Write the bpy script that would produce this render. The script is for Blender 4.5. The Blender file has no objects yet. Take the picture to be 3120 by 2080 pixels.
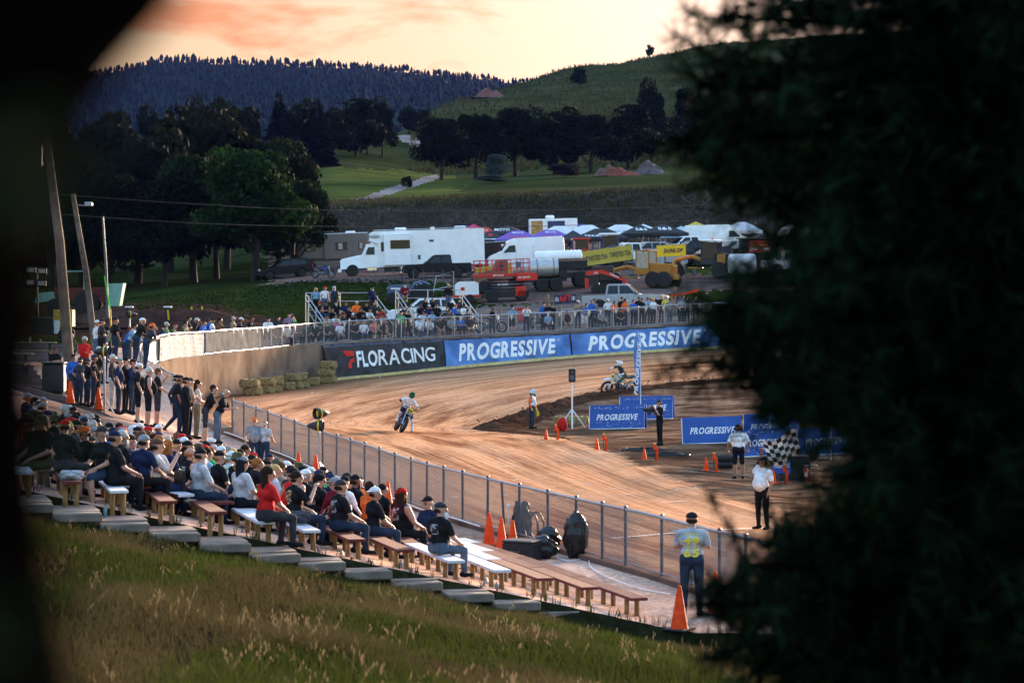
import bpy, bmesh, math, random
import numpy as np
from mathutils import Vector, Matrix, Euler
R = math.radians
rnd = random.Random(11)
nrs = np.random.RandomState(5)
scene = bpy.context.scene
COL = scene.collection
# ---------------------------------------------------------------- camera
F, H0, UC, VH = 7367.0, 6.3, 1560.0, 870.0      # focal length in photo pixels, eye height, principal column, horizon row
cam_d = bpy.data.cameras.new('camera'); cam = bpy.data.objects.new('camera', cam_d); COL.objects.link(cam)
cam.location = (0, 0, H0); cam.rotation_euler = (R(90), 0, 0)
cam_d.sensor_width = 36; cam_d.lens = F/3120*36; cam_d.shift_y = (VH-1040)/3120
cam_d.clip_start = .05; cam_d.clip_end = 9000
cam_d.dof.use_dof = True; cam_d.dof.focus_distance = 85; cam_d.dof.aperture_fstop = 4.0
scene.camera = cam
# ---------------------------------------------------------------- sky, sun, exposure
SUN_AZ, SUN_EL = R(26), R(7)
SKY_POW = -.82
world = bpy.data.worlds.new('World'); scene.world = world; world.use_nodes = True
wn, wl = world.node_tree.nodes, world.node_tree.links
wn.clear()
def wnode(t, **k):
    n = wn.new(t)
    for a, b in k.items(): setattr(n, a, b)
    return n
out = wnode('ShaderNodeOutputWorld'); bg = wnode('ShaderNodeBackground'); wl.new(bg.outputs[0], out.inputs[0])
sky = wnode('ShaderNodeTexSky', sky_type='NISHITA'); sky.sun_disc = False
sky.sun_elevation = SUN_EL; sky.sun_rotation = SUN_AZ; sky.altitude = 1000; sky.air_density = 1.1; sky.dust_density = 2.5; sky.ozone_density = 1.5
tc = wnode('ShaderNodeTexCoord'); sep = wnode('ShaderNodeSeparateXYZ'); wl.new(tc.outputs['Generated'], sep.inputs[0])
def wmath(op, a, b=None):
    n = wnode('ShaderNodeMath', operation=op)
    for i, x in enumerate((a, b)):
        if x is None: continue
        if isinstance(x, (int, float)): n.inputs[i].default_value = x
        else: wl.new(x, n.inputs[i])
    return n.outputs[0]
zz = wmath('ADD', wmath('MAXIMUM', sep.outputs[2], 0.0), .07)
comb = wnode('ShaderNodeCombineXYZ'); wl.new(wmath('DIVIDE', sep.outputs[0], zz), comb.inputs[0]); wl.new(wmath('MULTIPLY', wmath('DIVIDE', sep.outputs[1], zz), .55), comb.inputs[1])
cn = wnode('ShaderNodeTexNoise'); cn.inputs['Scale'].default_value = 2.1; cn.inputs['Detail'].default_value = 7; cn.inputs['Roughness'].default_value = .58; cn.inputs['Distortion'].default_value = .25
mp = wnode('ShaderNodeMapping'); mp.inputs['Location'].default_value = (16.73, 9.53, 3.2); wl.new(comb.outputs[0], mp.inputs[0]); wl.new(mp.outputs[0], cn.inputs['Vector'])
cr = wnode('ShaderNodeValToRGB'); cr.color_ramp.elements[0].position = .565; cr.color_ramp.elements[0].color = (0, 0, 0, 1); cr.color_ramp.elements[1].position = .70; cr.color_ramp.elements[1].color = (1, 1, 1, 1)
wl.new(cn.outputs[0], cr.inputs[0])
hz = wmath('MULTIPLY', wmath('MINIMUM', wmath('MULTIPLY', wmath('MAXIMUM', sep.outputs[2], 0.0), 18.0), 1.0), .8)
cmul = wnode('ShaderNodeMixRGB', blend_type='MULTIPLY'); cmul.inputs[2].default_value = (.95, .42, .20, 1)
bw = wnode('ShaderNodeRGBToBW'); wl.new(sky.outputs[0], bw.inputs[0])
soft = wnode('ShaderNodeMixRGB', blend_type='MULTIPLY'); soft.inputs[0].default_value = 1      # sky luminance compressed by hand to even out its brightness and ambient light
wl.new(sky.outputs[0], soft.inputs[1]); wl.new(wmath('POWER', wmath('MAXIMUM', bw.outputs[0], .01), SKY_POW), soft.inputs[2])
low = wmath('MAXIMUM', wmath('SUBTRACT', 1.0, wmath('POWER', wmath('DIVIDE', wmath('MAXIMUM', sep.outputs[2], 0.0), .45), 2.0)), 0.0)
dotn = wnode('ShaderNodeVectorMath', operation='DOT_PRODUCT'); wl.new(tc.outputs['Generated'], dotn.inputs[0]); dotn.inputs[1].default_value = (math.sin(SUN_AZ)*math.cos(SUN_EL), math.cos(SUN_AZ)*math.cos(SUN_EL), math.sin(SUN_EL))
low = wmath('MULTIPLY', low, wmath('MAXIMUM', wmath('MULTIPLY', wmath('ADD', dotn.outputs['Value'], .25), .8), 0.0))      # the side away from the sun stays cool
warm = wnode('ShaderNodeMixRGB', blend_type='MULTIPLY'); warm.inputs[2].default_value = (.50, .235, .06, 1); wl.new(low, warm.inputs[0]); wl.new(soft.outputs[0], warm.inputs[1])
glow = wmath('MULTIPLY', wmath('POWER', wmath('MAXIMUM', dotn.outputs['Value'], 0.0), 13.0), 1.75)
gcol = wnode('ShaderNodeMixRGB', blend_type='MULTIPLY'); gcol.inputs[0].default_value = 1; gcol.inputs[1].default_value = (.92, .92, .95, 1); wl.new(glow, gcol.inputs[2])
gadd = wnode('ShaderNodeMixRGB', blend_type='ADD'); gadd.inputs[0].default_value = 1; wl.new(warm.outputs[0], gadd.inputs[1]); wl.new(gcol.outputs[0], gadd.inputs[2])
wl.new(gadd.outputs[0], cmul.inputs[1]); wl.new(wmath('MULTIPLY', cr.outputs[0], hz), cmul.inputs[0])
wl.new(cmul.outputs[0], bg.inputs[0]); bg.inputs[1].default_value = .15
sun_d = bpy.data.lights.new('sun', 'SUN'); sun = bpy.data.objects.new('sun', sun_d); COL.objects.link(sun)
sun_d.energy = 4.6; sun_d.angle = R(10); sun_d.color = (1, .74, .5)
sdir = Vector((math.sin(SUN_AZ)*math.cos(SUN_EL), math.cos(SUN_AZ)*math.cos(SUN_EL), math.sin(SUN_EL)))
sun.rotation_euler = (-sdir).to_track_quat('-Z', 'Y').to_euler()
scene.view_settings.view_transform = 'Standard'; scene.view_settings.look = 'None'; scene.view_settings.gamma = 1
scene.view_settings.exposure = 2.9
cy = scene.cycles
cy.max_bounces = 6; cy.diffuse_bounces = 2; cy.glossy_bounces = 2; cy.transmission_bounces = 4; cy.volume_bounces = 0; cy.transparent_max_bounces = 8
cy.caustics_reflective = False; cy.caustics_refractive = False; cy.use_denoising = True; cy.sample_clamp_indirect = 4

# ---------------------------------------------------------------- helpers
def at(u, v, Y): return Vector(((u-UC)*Y/F, Y, H0-(v-VH)*Y/F))
def proj(p): return UC+F*p[0]/p[1], VH-F*(p[2]-H0)/p[1]
MATS = {}
def mat(name, col, rough=.7, metal=0., var=.18, scale=6., bump=0., bscale=60., spec=.4, col2=None, det=4, coat=0., alpha=1., emit=0.):
    if name in MATS: return MATS[name]
    m = bpy.data.materials.new(name); m.use_nodes = True; MATS[name] = m
    nt = m.node_tree; n, l = nt.nodes, nt.links; b = n['Principled BSDF']
    c = (*col[:3], 1)
    b.inputs['Roughness'].default_value = rough; b.inputs['Metallic'].default_value = metal; b.inputs['Specular IOR Level'].default_value = spec
    if coat: b.inputs['Coat Weight'].default_value = coat
    tcn = n.new('ShaderNodeTexCoord')
    if var or col2:
        no = n.new('ShaderNodeTexNoise'); no.inputs['Scale'].default_value = scale; no.inputs['Detail'].default_value = det; l.new(tcn.outputs['Object'], no.inputs['Vector'])
        ra = n.new('ShaderNodeValToRGB'); l.new(no.outputs[0], ra.inputs[0])
        ra.color_ramp.elements[0].position = .32; ra.color_ramp.elements[1].position = .7
        ra.color_ramp.elements[0].color = (*[x*(1-var) for x in col[:3]], 1)
        ra.color_ramp.elements[1].color = (*(col2 if col2 else [min(1, x*(1+var)) for x in col[:3]]), 1)
        l.new(ra.outputs[0], b.inputs['Base Color'])
    else: b.inputs['Base Color'].default_value = c
    if bump:
        bn = n.new('ShaderNodeTexNoise'); bn.inputs['Scale'].default_value = bscale; bn.inputs['Detail'].default_value = 4; l.new(tcn.outputs['Object'], bn.inputs['Vector'])
        bp = n.new('ShaderNodeBump'); bp.inputs['Strength'].default_value = bump; bp.inputs['Distance'].default_value = .02
        l.new(bn.outputs[0], bp.inputs['Height']); l.new(bp.outputs[0], b.inputs['Normal'])
    if emit:
        b.inputs['Emission Color'].default_value = c; b.inputs['Emission Strength'].default_value = emit
    return m
def glassm():
    return mat('window_glass', (.012, .015, .02), .12, 0, 0, spec=.3)
class MB:
    def __init__(s): s.v = []; s.f = []
    def add(s, vs, fs, M=None):
        o = len(s.v)
        s.v += [tuple(M @ Vector(p)) for p in vs] if M is not None else [tuple(p) for p in vs]
        s.f += [tuple(i+o for i in f) for f in fs]; return s
    def box(s, c, d, bev=0., M=None):
        x, y, z = d[0]/2, d[1]/2, d[2]/2
        if bev <= 0:
            vs = [(c[0]+i*x, c[1]+j*y, c[2]+k*z) for k in (-1, 1) for j in (-1, 1) for i in (-1, 1)]
            return s.add(vs, [(0, 2, 3, 1), (4, 5, 7, 6), (0, 1, 5, 4), (2, 6, 7, 3), (0, 4, 6, 2), (1, 3, 7, 5)], M)
        b = min(bev, x*.99, y*.99, z*.99); rings = []
        for zz_, ins in ((-z, b), (-z+b, 0), (z-b, 0), (z, b)):
            X, Y_ = x-ins, y-ins
            rings.append([(c[0]+a, c[1]+q, c[2]+zz_) for a, q in ((-X+b, -Y_), (X-b, -Y_), (X, -Y_+b), (X, Y_-b), (X-b, Y_), (-X+b, Y_), (-X, Y_-b), (-X, -Y_+b))])
        return s.loft(rings, M=M)
    def loft(s, rings, cap=True, M=None, closed=True):
        n = len(rings[0]); vs = [p for r in rings for p in r]; fs = []
        for i in range(len(rings)-1):
            for j in range(n if closed else n-1):
                k = (j+1) % n; fs.append((i*n+j, i*n+k, (i+1)*n+k, (i+1)*n+j))
        if cap and closed: fs += [tuple(reversed(range(n))), tuple(range((len(rings)-1)*n, len(rings)*n))]
        return s.add(vs, fs, M)
    def cyl(s, p0, p1, r0, r1=None, n=10, cap=True, M=None):
        p0, p1 = Vector(p0), Vector(p1); r1 = r0 if r1 is None else r1
        d = (p1-p0).normalized(); a = d.orthogonal().normalized(); b = d.cross(a)
        return s.loft([[p+(a*math.cos(t)+b*math.sin(t))*r for t in [2*math.pi*i/n for i in range(n)]] for p, r in ((p0, r0), (p1, r1))], cap, M)
    def tube(s, pts, r, n=6, M=None, cap=True):
        pts = [Vector(p) for p in pts]; rr = r if isinstance(r, (list, tuple)) else [r]*len(pts); rings = []
        a = None
        for i, p in enumerate(pts):
            d = (pts[min(i+1, len(pts)-1)]-pts[max(i-1, 0)]).normalized()
            if a is None: a = d.orthogonal().normalized()
            a = (a-d*a.dot(d)).normalized(); b = d.cross(a)
            rings.append([p+(a*math.cos(t)+b*math.sin(t))*rr[i] for t in [2*math.pi*k/n for k in range(n)]])
        return s.loft(rings, cap, M)
    def ell(s, c, r, nu=12, nv=8, M=None, z0=-1., z1=1.):
        rings = []
        for i in range(nv+1):
            t = math.asin(z0)+(math.asin(z1)-math.asin(z0))*i/nv
            q = max(math.cos(t), .02)
            rings.append([(c[0]+r[0]*q*math.cos(a), c[1]+r[1]*q*math.sin(a), c[2]+r[2]*math.sin(t)) for a in [2*math.pi*j/nu for j in range(nu)]])
        return s.loft(rings, True, M)
    def ext(s, poly, w, M=None, w0=None):
        """side polygon (x,z) spread across y; w may be a function of z"""
        wf = w if callable(w) else (lambda z: w)
        w0f = (lambda z: -wf(z)) if w0 is None else (w0 if callable(w0) else (lambda z: w0))
        return s.loft([[(x, w0f(z), z) for x, z in poly], [(x, wf(z), z) for x, z in poly]], M=M)
    def lathe(s, prof, c=(0, 0, 0), n=16, M=None, axis='z'):
        rings = []
        for r, h in prof:
            ring = []
            for j in range(n):
                a = 2*math.pi*j/n; q = (r*math.cos(a), r*math.sin(a), h)
                if axis == 'y': q = (q[0], q[2], q[1])
                if axis == 'x': q = (q[2], q[0], q[1])
                ring.append((c[0]+q[0], c[1]+q[1], c[2]+q[2]))
            rings.append(ring)
        return s.loft(rings, True, M)
    def tor(s, c, Rr, r, axis='y', n=20, m=8, M=None, flat=1.):
        vs, fs = [], []
        for i in range(n):
            a = 2*math.pi*i/n
            for j in range(m):
                b = 2*math.pi*j/m; q = Rr+r*math.cos(b); h = r*flat*math.sin(b); p = (q*math.cos(a), q*math.sin(a), h)
                if axis == 'y': p = (p[0], p[2], p[1])
                if axis == 'x': p = (p[2], p[0], p[1])
                vs.append((c[0]+p[0], c[1]+p[1], c[2]+p[2]))
                fs.append((i*m+j, ((i+1) % n)*m+j, ((i+1) % n)*m+(j+1) % m, i*m+(j+1) % m))
        return s.add(vs, fs, M)
    def mesh(s, name, smooth=False, ang=40):
        me = bpy.data.meshes.new(name); me.from_pydata([tuple(p) for p in s.v], [], s.f)
        bm = bmesh.new(); bm.from_mesh(me); bmesh.ops.recalc_face_normals(bm, faces=bm.faces); bm.to_mesh(me); bm.free()
        if smooth:
            me.shade_smooth(); me.set_sharp_from_angle(angle=R(ang))
        return me
def link(name, me, parent=None, m=None, loc=None, rot=None):
    o = bpy.data.objects.new(name, me); COL.objects.link(o)
    if m is not None and me is not None and not me.materials: me.materials.append(m)
    if parent is not None: o.parent = parent
    if loc is not None: o.location = loc
    if rot is not None: o.rotation_euler = rot
    return o
def part(name, mb, m, parent=None, smooth=False, loc=None, rot=None, ang=40):
    return link(name, mb.mesh(name, smooth, ang), parent, m, loc, rot)
THINGS = []
def tag(o, label, cat, group=None):
    o['label'] = label; o['category'] = cat
    if group: o['group'] = group
    THINGS.append(o); return o
def thing(name, label, cat, loc=(0, 0, 0), rz=0, group=None, rot=None):
    o = bpy.data.objects.new(name, None); COL.objects.link(o); o.empty_display_size = .1
    o.location = loc; o.rotation_euler = rot if rot is not None else (0, 0, rz)
    return tag(o, label, cat, group)
def struct(o, kind='structure'):
    o['kind'] = kind; return o
def dup(root, loc=None, rot=None, label=None, parent=None):
    r = root.copy(); COL.objects.link(r)
    if parent is not None: r.parent = parent
    if loc is not None: r.location = loc
    if rot is not None: r.rotation_euler = rot
    if label: r['label'] = label
    if parent is None: THINGS.append(r)
    for ch in list(root.children): dup(ch, parent=r)
    return r
GLY = {}
def glyph(ch, bold):
    if (ch, bold) not in GLY:
        cu = bpy.data.curves.new('lettering', 'FONT'); cu.body = ch; cu.offset = bold; cu.resolution_u = 3
        o = bpy.data.objects.new('t', cu); COL.objects.link(o)
        dg = bpy.context.evaluated_depsgraph_get(); me = bpy.data.meshes.new_from_object(o.evaluated_get(dg))
        GLY[ch, bold] = ([tuple(v.co) for v in me.vertices], [tuple(p.vertices) for p in me.polygons]); bpy.data.objects.remove(o); bpy.data.meshes.remove(me)
    return GLY[ch, bold]
def text_mesh(body, w, h, shear=0., bold=0., space=1.):
    """flat lettering in the xz plane, centred, fitted to w by h; letters are laid out one by one"""
    V, Fs, x = [], [], 0.
    for ch in body:
        if ch == ' ': x += .28; continue
        gv, gf = glyph(ch, bold); mn = min(p[0] for p in gv); mxx = max(p[0] for p in gv); o = len(V)
        V += [(p[0]-mn+x+shear*p[1], p[1]) for p in gv]; Fs += [tuple(i+o for i in f) for f in gf]; x += mxx-mn+.075*space
    xs = [p[0] for p in V]; ys = [p[1] for p in V]; cx, cy_ = (min(xs)+max(xs))/2, (min(ys)+max(ys))/2
    sx, sy = w/(max(xs)-min(xs)), h/(max(ys)-min(ys))
    return [((p[0]-cx)*sx, 0, (p[1]-cy_)*sy) for p in V], Fs
def refine(V, Fs, n=3):
    """split long faces so that lettering can follow a curved surface"""
    bm = bmesh.new(); vs = [bm.verts.new(p) for p in V]
    for f in Fs:
        try: bm.faces.new([vs[i] for i in f])
        except ValueError: pass
    bmesh.ops.triangulate(bm, faces=bm.faces[:]); h = max(p[2] for p in V)-min(p[2] for p in V); w = max(p[0] for p in V)-min(p[0] for p in V)
    for _ in range(n):
        es = [e for e in bm.edges if abs(e.verts[0].co.z-e.verts[1].co.z)/h > .2 or abs(e.verts[0].co.x-e.verts[1].co.x)/w > .05]
        if not es: break
        bmesh.ops.subdivide_edges(bm, edges=es, cuts=1); bmesh.ops.triangulate(bm, faces=bm.faces[:])
    bm.verts.index_update(); r = [tuple(v.co) for v in bm.verts], [tuple(v.index for v in f.verts) for f in bm.faces]; bm.free(); return r
def lettering(body, w, h, M, m, parent, shear=0., bold=0., space=1., name='lettering', fn=None):
    V, Fs = text_mesh(body, w, h, shear, bold, space)
    me = bpy.data.meshes.new(name)
    V = [M @ Vector(p) for p in V]
    if fn: V = [fn(p) for p in V]
    me.from_pydata([tuple(p) for p in V], [], Fs)
    return link(name, me, parent, m)
def fast_mesh(name, V, faces4=None, tris=None, m=None):
    """numpy arrays to a mesh"""
    me = bpy.data.meshes.new(name); V = np.asarray(V, dtype=np.float32)
    fa = np.asarray(faces4 if faces4 is not None else tris, dtype=np.int32); k = fa.shape[1]
    me.vertices.add(len(V)); me.vertices.foreach_set('co', V.ravel())
    me.loops.add(fa.size); me.loops.foreach_set('vertex_index', fa.ravel())
    me.polygons.add(len(fa)); me.polygons.foreach_set('loop_start', np.arange(0, fa.size, k, dtype=np.int32))
    me.update(calc_edges=True)
    if m: me.materials.append(m)
    return me
# ================================================================ ground
def smooth_curve(pts, n):
    """Catmull-Rom through pts (x,y,z), resampled evenly"""
    P = [Vector(p) for p in pts]; P = [2*P[0]-P[1]]+P+[2*P[-1]-P[-2]]; o = []
    for i in range(1, len(P)-2):
        for k in range(12):
            t = k/12; a, b, c, d = P[i-1:i+3]
            o.append(.5*((2*b)+(c-a)*t+(2*a-5*b+4*c-d)*t*t+(3*b-a-3*c+d)*t**3))
    o.append(P[-2]); o = np.array([tuple(p) for p in o])
    s = np.concatenate([[0], np.cumsum(np.linalg.norm(np.diff(o[:, :2], axis=0), axis=1))]); q = np.linspace(0, s[-1], n)
    return np.stack([np.interp(q, s, o[:, k]) for k in range(3)], 1)
def polar(lst): return [tuple(at(u, v, F/s)) for u, v, s in lst]
# near fence line (top of its kerb) and the far concrete wall (base)
FENCE = [(9.5, 27, .45), (7.2, 34, .47), (5.4, 39.6, .5)] + polar([(2280, 1851, 172), (2187, 1823, 165), (2030, 1772, 155), (1944, 1747, 152), (1801, 1706, 143), (1610, 1652, 134), (1498, 1622, 130), (1389, 1590, 125), (1241, 1541, 116), (1109, 1487, 108.5), (1029, 1459, 104), (953, 1428, 100), (847, 1384, 95), (700, 1325, 88)]) 
FC = smooth_curve(FENCE, 240)
WALL_TOP = [(-9.9, 83.9, 1.25), (-12.2, 88.5, 1.7), (-14.4, 95, 2.2), (-15.6, 102, 2.62)] + polar([(510, 1102, 67), (600, 1091, 63), (700, 1079, 60), (815, 1068, 57), (960, 1052, 54.2), (1150, 1040, 53), (1350, 1031, 52), (1735, 1012, 50.5), (2170, 985, 49)]) + [(22, 152, 3.9), (34, 151, 4.1), (48, 146, 4.2)]
WC = smooth_curve(WALL_TOP, 260)
poly_track = np.concatenate([FC[:, :2], WC[:, :2], [[70, 130], [70, 27]]])
def inside(poly, x, y):
    r = np.zeros(x.shape, bool); n = len(poly); j = n-1
    for i in range(n):
        xi, yi, xj, yj = *poly[i], *poly[j]
        c = ((yi > y) != (yj > y)); 
        if yj != yi: r ^= c & (x < (xj-xi)*(y-yi)/(yj-yi)+xi)
        j = i
    return r
def nearest(curve, x, y):
    x = np.atleast_1d(np.asarray(x, float)).ravel(); y = np.atleast_1d(np.asarray(y, float)).ravel()
    D = np.full(x.shape, 1e9); Z = np.zeros(x.shape); I = np.zeros(x.shape, int)
    for c0 in range(0, len(x), 20000):
        sl = slice(c0, c0+20000)
        d = (x[sl, None]-curve[None, :, 0])**2+(y[sl, None]-curve[None, :, 1])**2
        k = d.argmin(1); D[sl] = np.sqrt(d[np.arange(len(k)), k]); Z[sl] = curve[k, 2]; I[sl] = k
    return D, Z, I
# track heights: thin plate through measured points
TP = np.array([(9.5, 27, .15), (5.4, 39.6, .15), (3.0, 47.5, .15), (.37, 55, .15), (-2.75, 63.5, .2), (-6, 73.7, .4), (-9.8, 84, .75), (-13.8, 96, .8), (-14.8, 108, .7)]
    + polar([(600, 1212, 63), (800, 1190, 57.4), (960, 1160, 54.2), (1350, 1120, 52), (1735, 1085, 50.5), (2170, 1058, 49), (1225, 1313, 76), (1890, 1198, 63), (1620, 1307, 69), (2010, 1359, 81), (2250, 1459, 93), (2320, 1612, 121), (1500, 1300, 69), (2500, 1330, 80), (2600, 1600, 118)]) + [(30, 150, 2.6), (45, 120, 1.6), (45, 60, .4), (30, 35, .2), (-25, 100, 1)])
def tps(P):
    A = P[:, :2]/40.; n = len(P)
    def U(d2): return np.where(d2 > 0, d2*np.log(d2+1e-12), 0)
    K = U(((A[:, None]-A[None])**2).sum(2))+np.eye(n)*.03; Q = np.concatenate([np.ones((n, 1)), A], 1)
    Mx = np.block([[K, Q], [Q.T, np.zeros((3, 3))]]); w = np.linalg.solve(Mx, np.concatenate([P[:, 2], np.zeros(3)]))
    def f(x, y):
        x = np.asarray(x, float)/40; y = np.asarray(y, float)/40; sh = x.shape; x = x.ravel(); y = y.ravel(); r = np.empty(x.shape)
        for c0 in range(0, len(x), 50000):
            sl = slice(c0, c0+50000)
            r[sl] = U((x[sl, None]-A[None, :, 0])**2+(y[sl, None]-A[None, :, 1])**2) @ w[:n]+w[n]+w[n+1]*x[sl]+w[n+2]*y[sl]
        return r.reshape(sh)
    return f
HT = tps(TP)
def ht(x, y): return float(HT(np.array([x]), np.array([y]))[0])
# land outside the track: picture row of the ground by column and distance
COLS = {
 0: [(95, 1150), (123, 1046), (175, 955), (210, 905), (240, 865), (300, 800), (420, 690), (600, 560), (900, 470)],
 300: [(95, 1160), (123, 1052), (175, 955), (210, 905), (240, 865), (300, 790), (420, 690), (600, 560), (900, 470)],
 620: [(95, 1180), (117, 1092), (126, 1062), (150, 985), (170, 935), (200, 885), (230, 850), (300, 780), (420, 670), (600, 550), (900, 470)],
 960: [(95, 1200), (136, 1054), (150, 1035), (165, 985), (185, 900), (200, 852), (215, 838), (255, 775), (275, 745), (292, 634), (330, 590), (450, 480), (520, 440), (600, 520), (900, 560)],
 1160: [(95, 1200), (138, 1041), (152, 1028), (166, 975), (185, 900), (200, 850), (215, 836), (255, 770), (276, 740), (293, 625), (335, 585), (450, 500), (560, 415), (640, 420), (760, 500), (900, 560)],
 1350: [(95, 1200), (141.5, 1032), (155, 1014), (170, 955), (185, 912), (203, 844), (211, 836), (228, 793), (255, 762), (278, 735), (294, 612), (340, 575), (420, 540), (470, 520), (560, 425), (700, 305), (760, 320), (900, 400)],
 1735: [(95, 1200), (146, 1013), (157, 985), (170, 930), (185, 900), (205, 826), (212, 811), (228, 783), (260, 748), (283, 715), (299, 590), (345, 560), (420, 525), (500, 450), (620, 330), (800, 200), (860, 220), (1100, 330)],
 2170: [(95, 1200), (150.3, 986), (160, 958), (175, 905), (190, 865), (205, 826), (225, 785), (260, 740), (285, 705), (303, 565), (350, 545), (420, 515), (500, 440), (650, 290), (900, 128), (980, 150), (1200, 250)],
 2700: [(95, 1150), (155, 965), (175, 890), (205, 820), (260, 720), (302, 560), (350, 540), (420, 510), (650, 270), (950, 88), (1050, 110), (1300, 200)]}
NU, NY = 200, 400
LY = np.linspace(math.log(80), math.log(1400), NY); CU = np.array(sorted(COLS))
prof = np.array([np.interp(LY, np.log([a for a, _ in COLS[u]]), [b for _, b in COLS[u]]) for u in CU])
ker = np.exp(-np.linspace(-2, 2, 9)**2); ker /= ker.sum()
prof = np.array([np.convolve(np.pad(p, 4, mode='edge'), ker, 'valid') for p in prof])
US = np.linspace(-1200, 4400, NU)
GV = np.array([[0.]*NY]*NU)
for j in range(NY):
    GV[:, j] = np.interp(US, CU, prof[:, j])
ku = np.exp(-np.linspace(-2, 2, 11)**2); ku /= ku.sum()
for j in range(NY): GV[:, j] = np.convolve(np.pad(GV[:, j], 5, mode='edge'), ku, 'valid')
def HO(x, y):
    x = np.asarray(x, float); y = np.maximum(np.asarray(y, float), .5); sh = x.shape; x = x.ravel(); y = y.ravel()
    u = np.clip(UC+F*x/y, US[0], US[-1]); ly = np.clip(np.log(y), LY[0], LY[-1])
    a = (u-US[0])/(US[1]-US[0]); b = (ly-LY[0])/(LY[1]-LY[0]); i = np.clip(a.astype(int), 0, NU-2); j = np.clip(b.astype(int), 0, NY-2); a -= i; b -= j
    v = GV[i, j]*(1-a)*(1-b)+GV[i+1, j]*a*(1-b)+GV[i, j+1]*(1-a)*b+GV[i+1, j+1]*a*b
    far = H0-(v-VH)*y/F
    far += (.5*np.sin(x*.045+.013*y+1)*np.sin(y*.021+.02*x)+.25*np.sin(x*.13+2+.05*y))*np.clip((y-330)/150, 0, 1)
    # seating side
    def side(xx, yy):
        d, z, _ = nearest(FC, xx, yy); sx = np.interp(yy, FC[:, 1], FC[:, 0]); d = np.where(xx > sx, 0, d)
        off = np.interp(yy, [60, 76], [2.0, .9])
        return np.minimum(z+np.interp(yy, [62, 78], [.2215, .30])*np.maximum(0, d-off)-.05*np.clip(d-off, 0, .6), 3.5+np.maximum(0, d-12)*.03)
    near = np.zeros_like(far); mk = y < 125
    if mk.any(): near[mk] = side(x[mk], np.maximum(y[mk], 40.2))
    z = near.copy()
    t = np.clip((y-86)/22, 0, 1); t = t*t*(3-2*t); z = near*(1-t)+far*t; z[y >= 125] = far[y >= 125]
    bk = y < 40.2; q = np.clip(y/40.2, 0, 1)
    z = np.where(bk, 4.72*(1-q)+(near-.34*np.clip((q-.55)/.40, 0, 1))*q+.10*np.sin(x*.9+y*.5)*np.sin(y*.33)*q*(1-q)*4, z)
    return z.reshape(sh)
def ho(x, y): return float(HO(np.array([x]), np.array([y]))[0])
def gpt(u, Y, dz=0.):        # ground point (outer land) at picture column u and distance Y
    x = (u-UC)*Y/F; return Vector((x, Y, ho(x, Y)+dz))
def tpt(u, Y, dz=0.):
    x = (u-UC)*Y/F; return Vector((x, Y, ht(x, Y)+dz))
def hit(u, v, y0=40, y1=150, fn=HT):
    Y = np.linspace(y0, y1, 1500); X = (u-UC)*Y/F; Z = fn(X, Y); vv = VH-F*(Z-H0)/Y
    k = int(np.argmax(vv <= v)); return Vector((X[k], Y[k], Z[k]))
# ---- ground materials
def ground_mat(name, cols, scale, rough=.95, bump=.4, bscale=3., stretch=(1, 1, 1), fine=None, big=None):
    m = bpy.data.materials.new(name); m.use_nodes = True; n, l = m.node_tree.nodes, m.node_tree.links; b = n['Principled BSDF']; MATS[name] = m
    b.inputs['Roughness'].default_value = 1; b.inputs['Specular IOR Level'].default_value = 0
    g = n.new('ShaderNodeNewGeometry'); mp_ = n.new('ShaderNodeMapping'); mp_.inputs['Scale'].default_value = stretch; l.new(g.outputs['Position'], mp_.inputs[0])
    no = n.new('ShaderNodeTexNoise'); no.inputs['Scale'].default_value = scale; no.inputs['Detail'].default_value = 8; no.inputs['Roughness'].default_value = .62; l.new(mp_.outputs[0], no.inputs['Vector'])
    ra = n.new('ShaderNodeValToRGB'); l.new(no.outputs[0], ra.inputs[0]); els = ra.color_ramp.elements
    for i, c in enumerate(cols):
        p = .3+.42*i/max(1, len(cols)-1)
        e = els[i] if i < 2 else els.new(p)
        e.position = p; e.color = (*c, 1)
    last = ra.outputs[0]
    for sc, amt in ((fine or (scale*9, .35)), (big or (scale*.13, .4))):
        n2 = n.new('ShaderNodeTexNoise'); n2.inputs['Scale'].default_value = sc; n2.inputs['Detail'].default_value = 5; l.new(mp_.outputs[0], n2.inputs['Vector'])
        r2 = n.new('ShaderNodeMapRange'); r2.inputs[1].default_value = .3; r2.inputs[2].default_value = .7; r2.inputs[3].default_value = 1-amt; r2.inputs[4].default_value = 1+amt; l.new(n2.outputs[0], r2.inputs[0])
        mx = n.new('ShaderNodeMixRGB'); mx.blend_type = 'MULTIPLY'; mx.inputs[0].default_value = 1; l.new(last, mx.inputs[1]); l.new(r2.outputs[0], mx.inputs[2]); last = mx.outputs[0]
    l.new(last, b.inputs['Base Color'])
    bn = n.new('ShaderNodeTexNoise'); bn.inputs['Scale'].default_value = bscale; bn.inputs['Detail'].default_value = 6; l.new(mp_.outputs[0], bn.inputs['Vector'])
    bp = n.new('ShaderNodeBump'); bp.inputs['Strength'].default_value = bump; bp.inputs['Distance'].default_value = .15; l.new(bn.outputs[0], bp.inputs['Height']); l.new(bp.outputs[0], b.inputs['Normal'])
    return m
G_BANK = ground_mat('bank_soil', [(.009, .009, .005), (.016, .016, .007), (.024, .02, .010)], .9)
G_WALK = ground_mat('dusty_concrete', [(.32, .185, .135), (.45, .28, .21), (.54, .35, .27)], 1.2, bump=.15, bscale=14)
G_PLAZA = ground_mat('dark_asphalt', [(.035, .032, .036), (.05, .045, .05), (.065, .06, .062)], 1.5, bump=.15, bscale=20)
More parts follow.
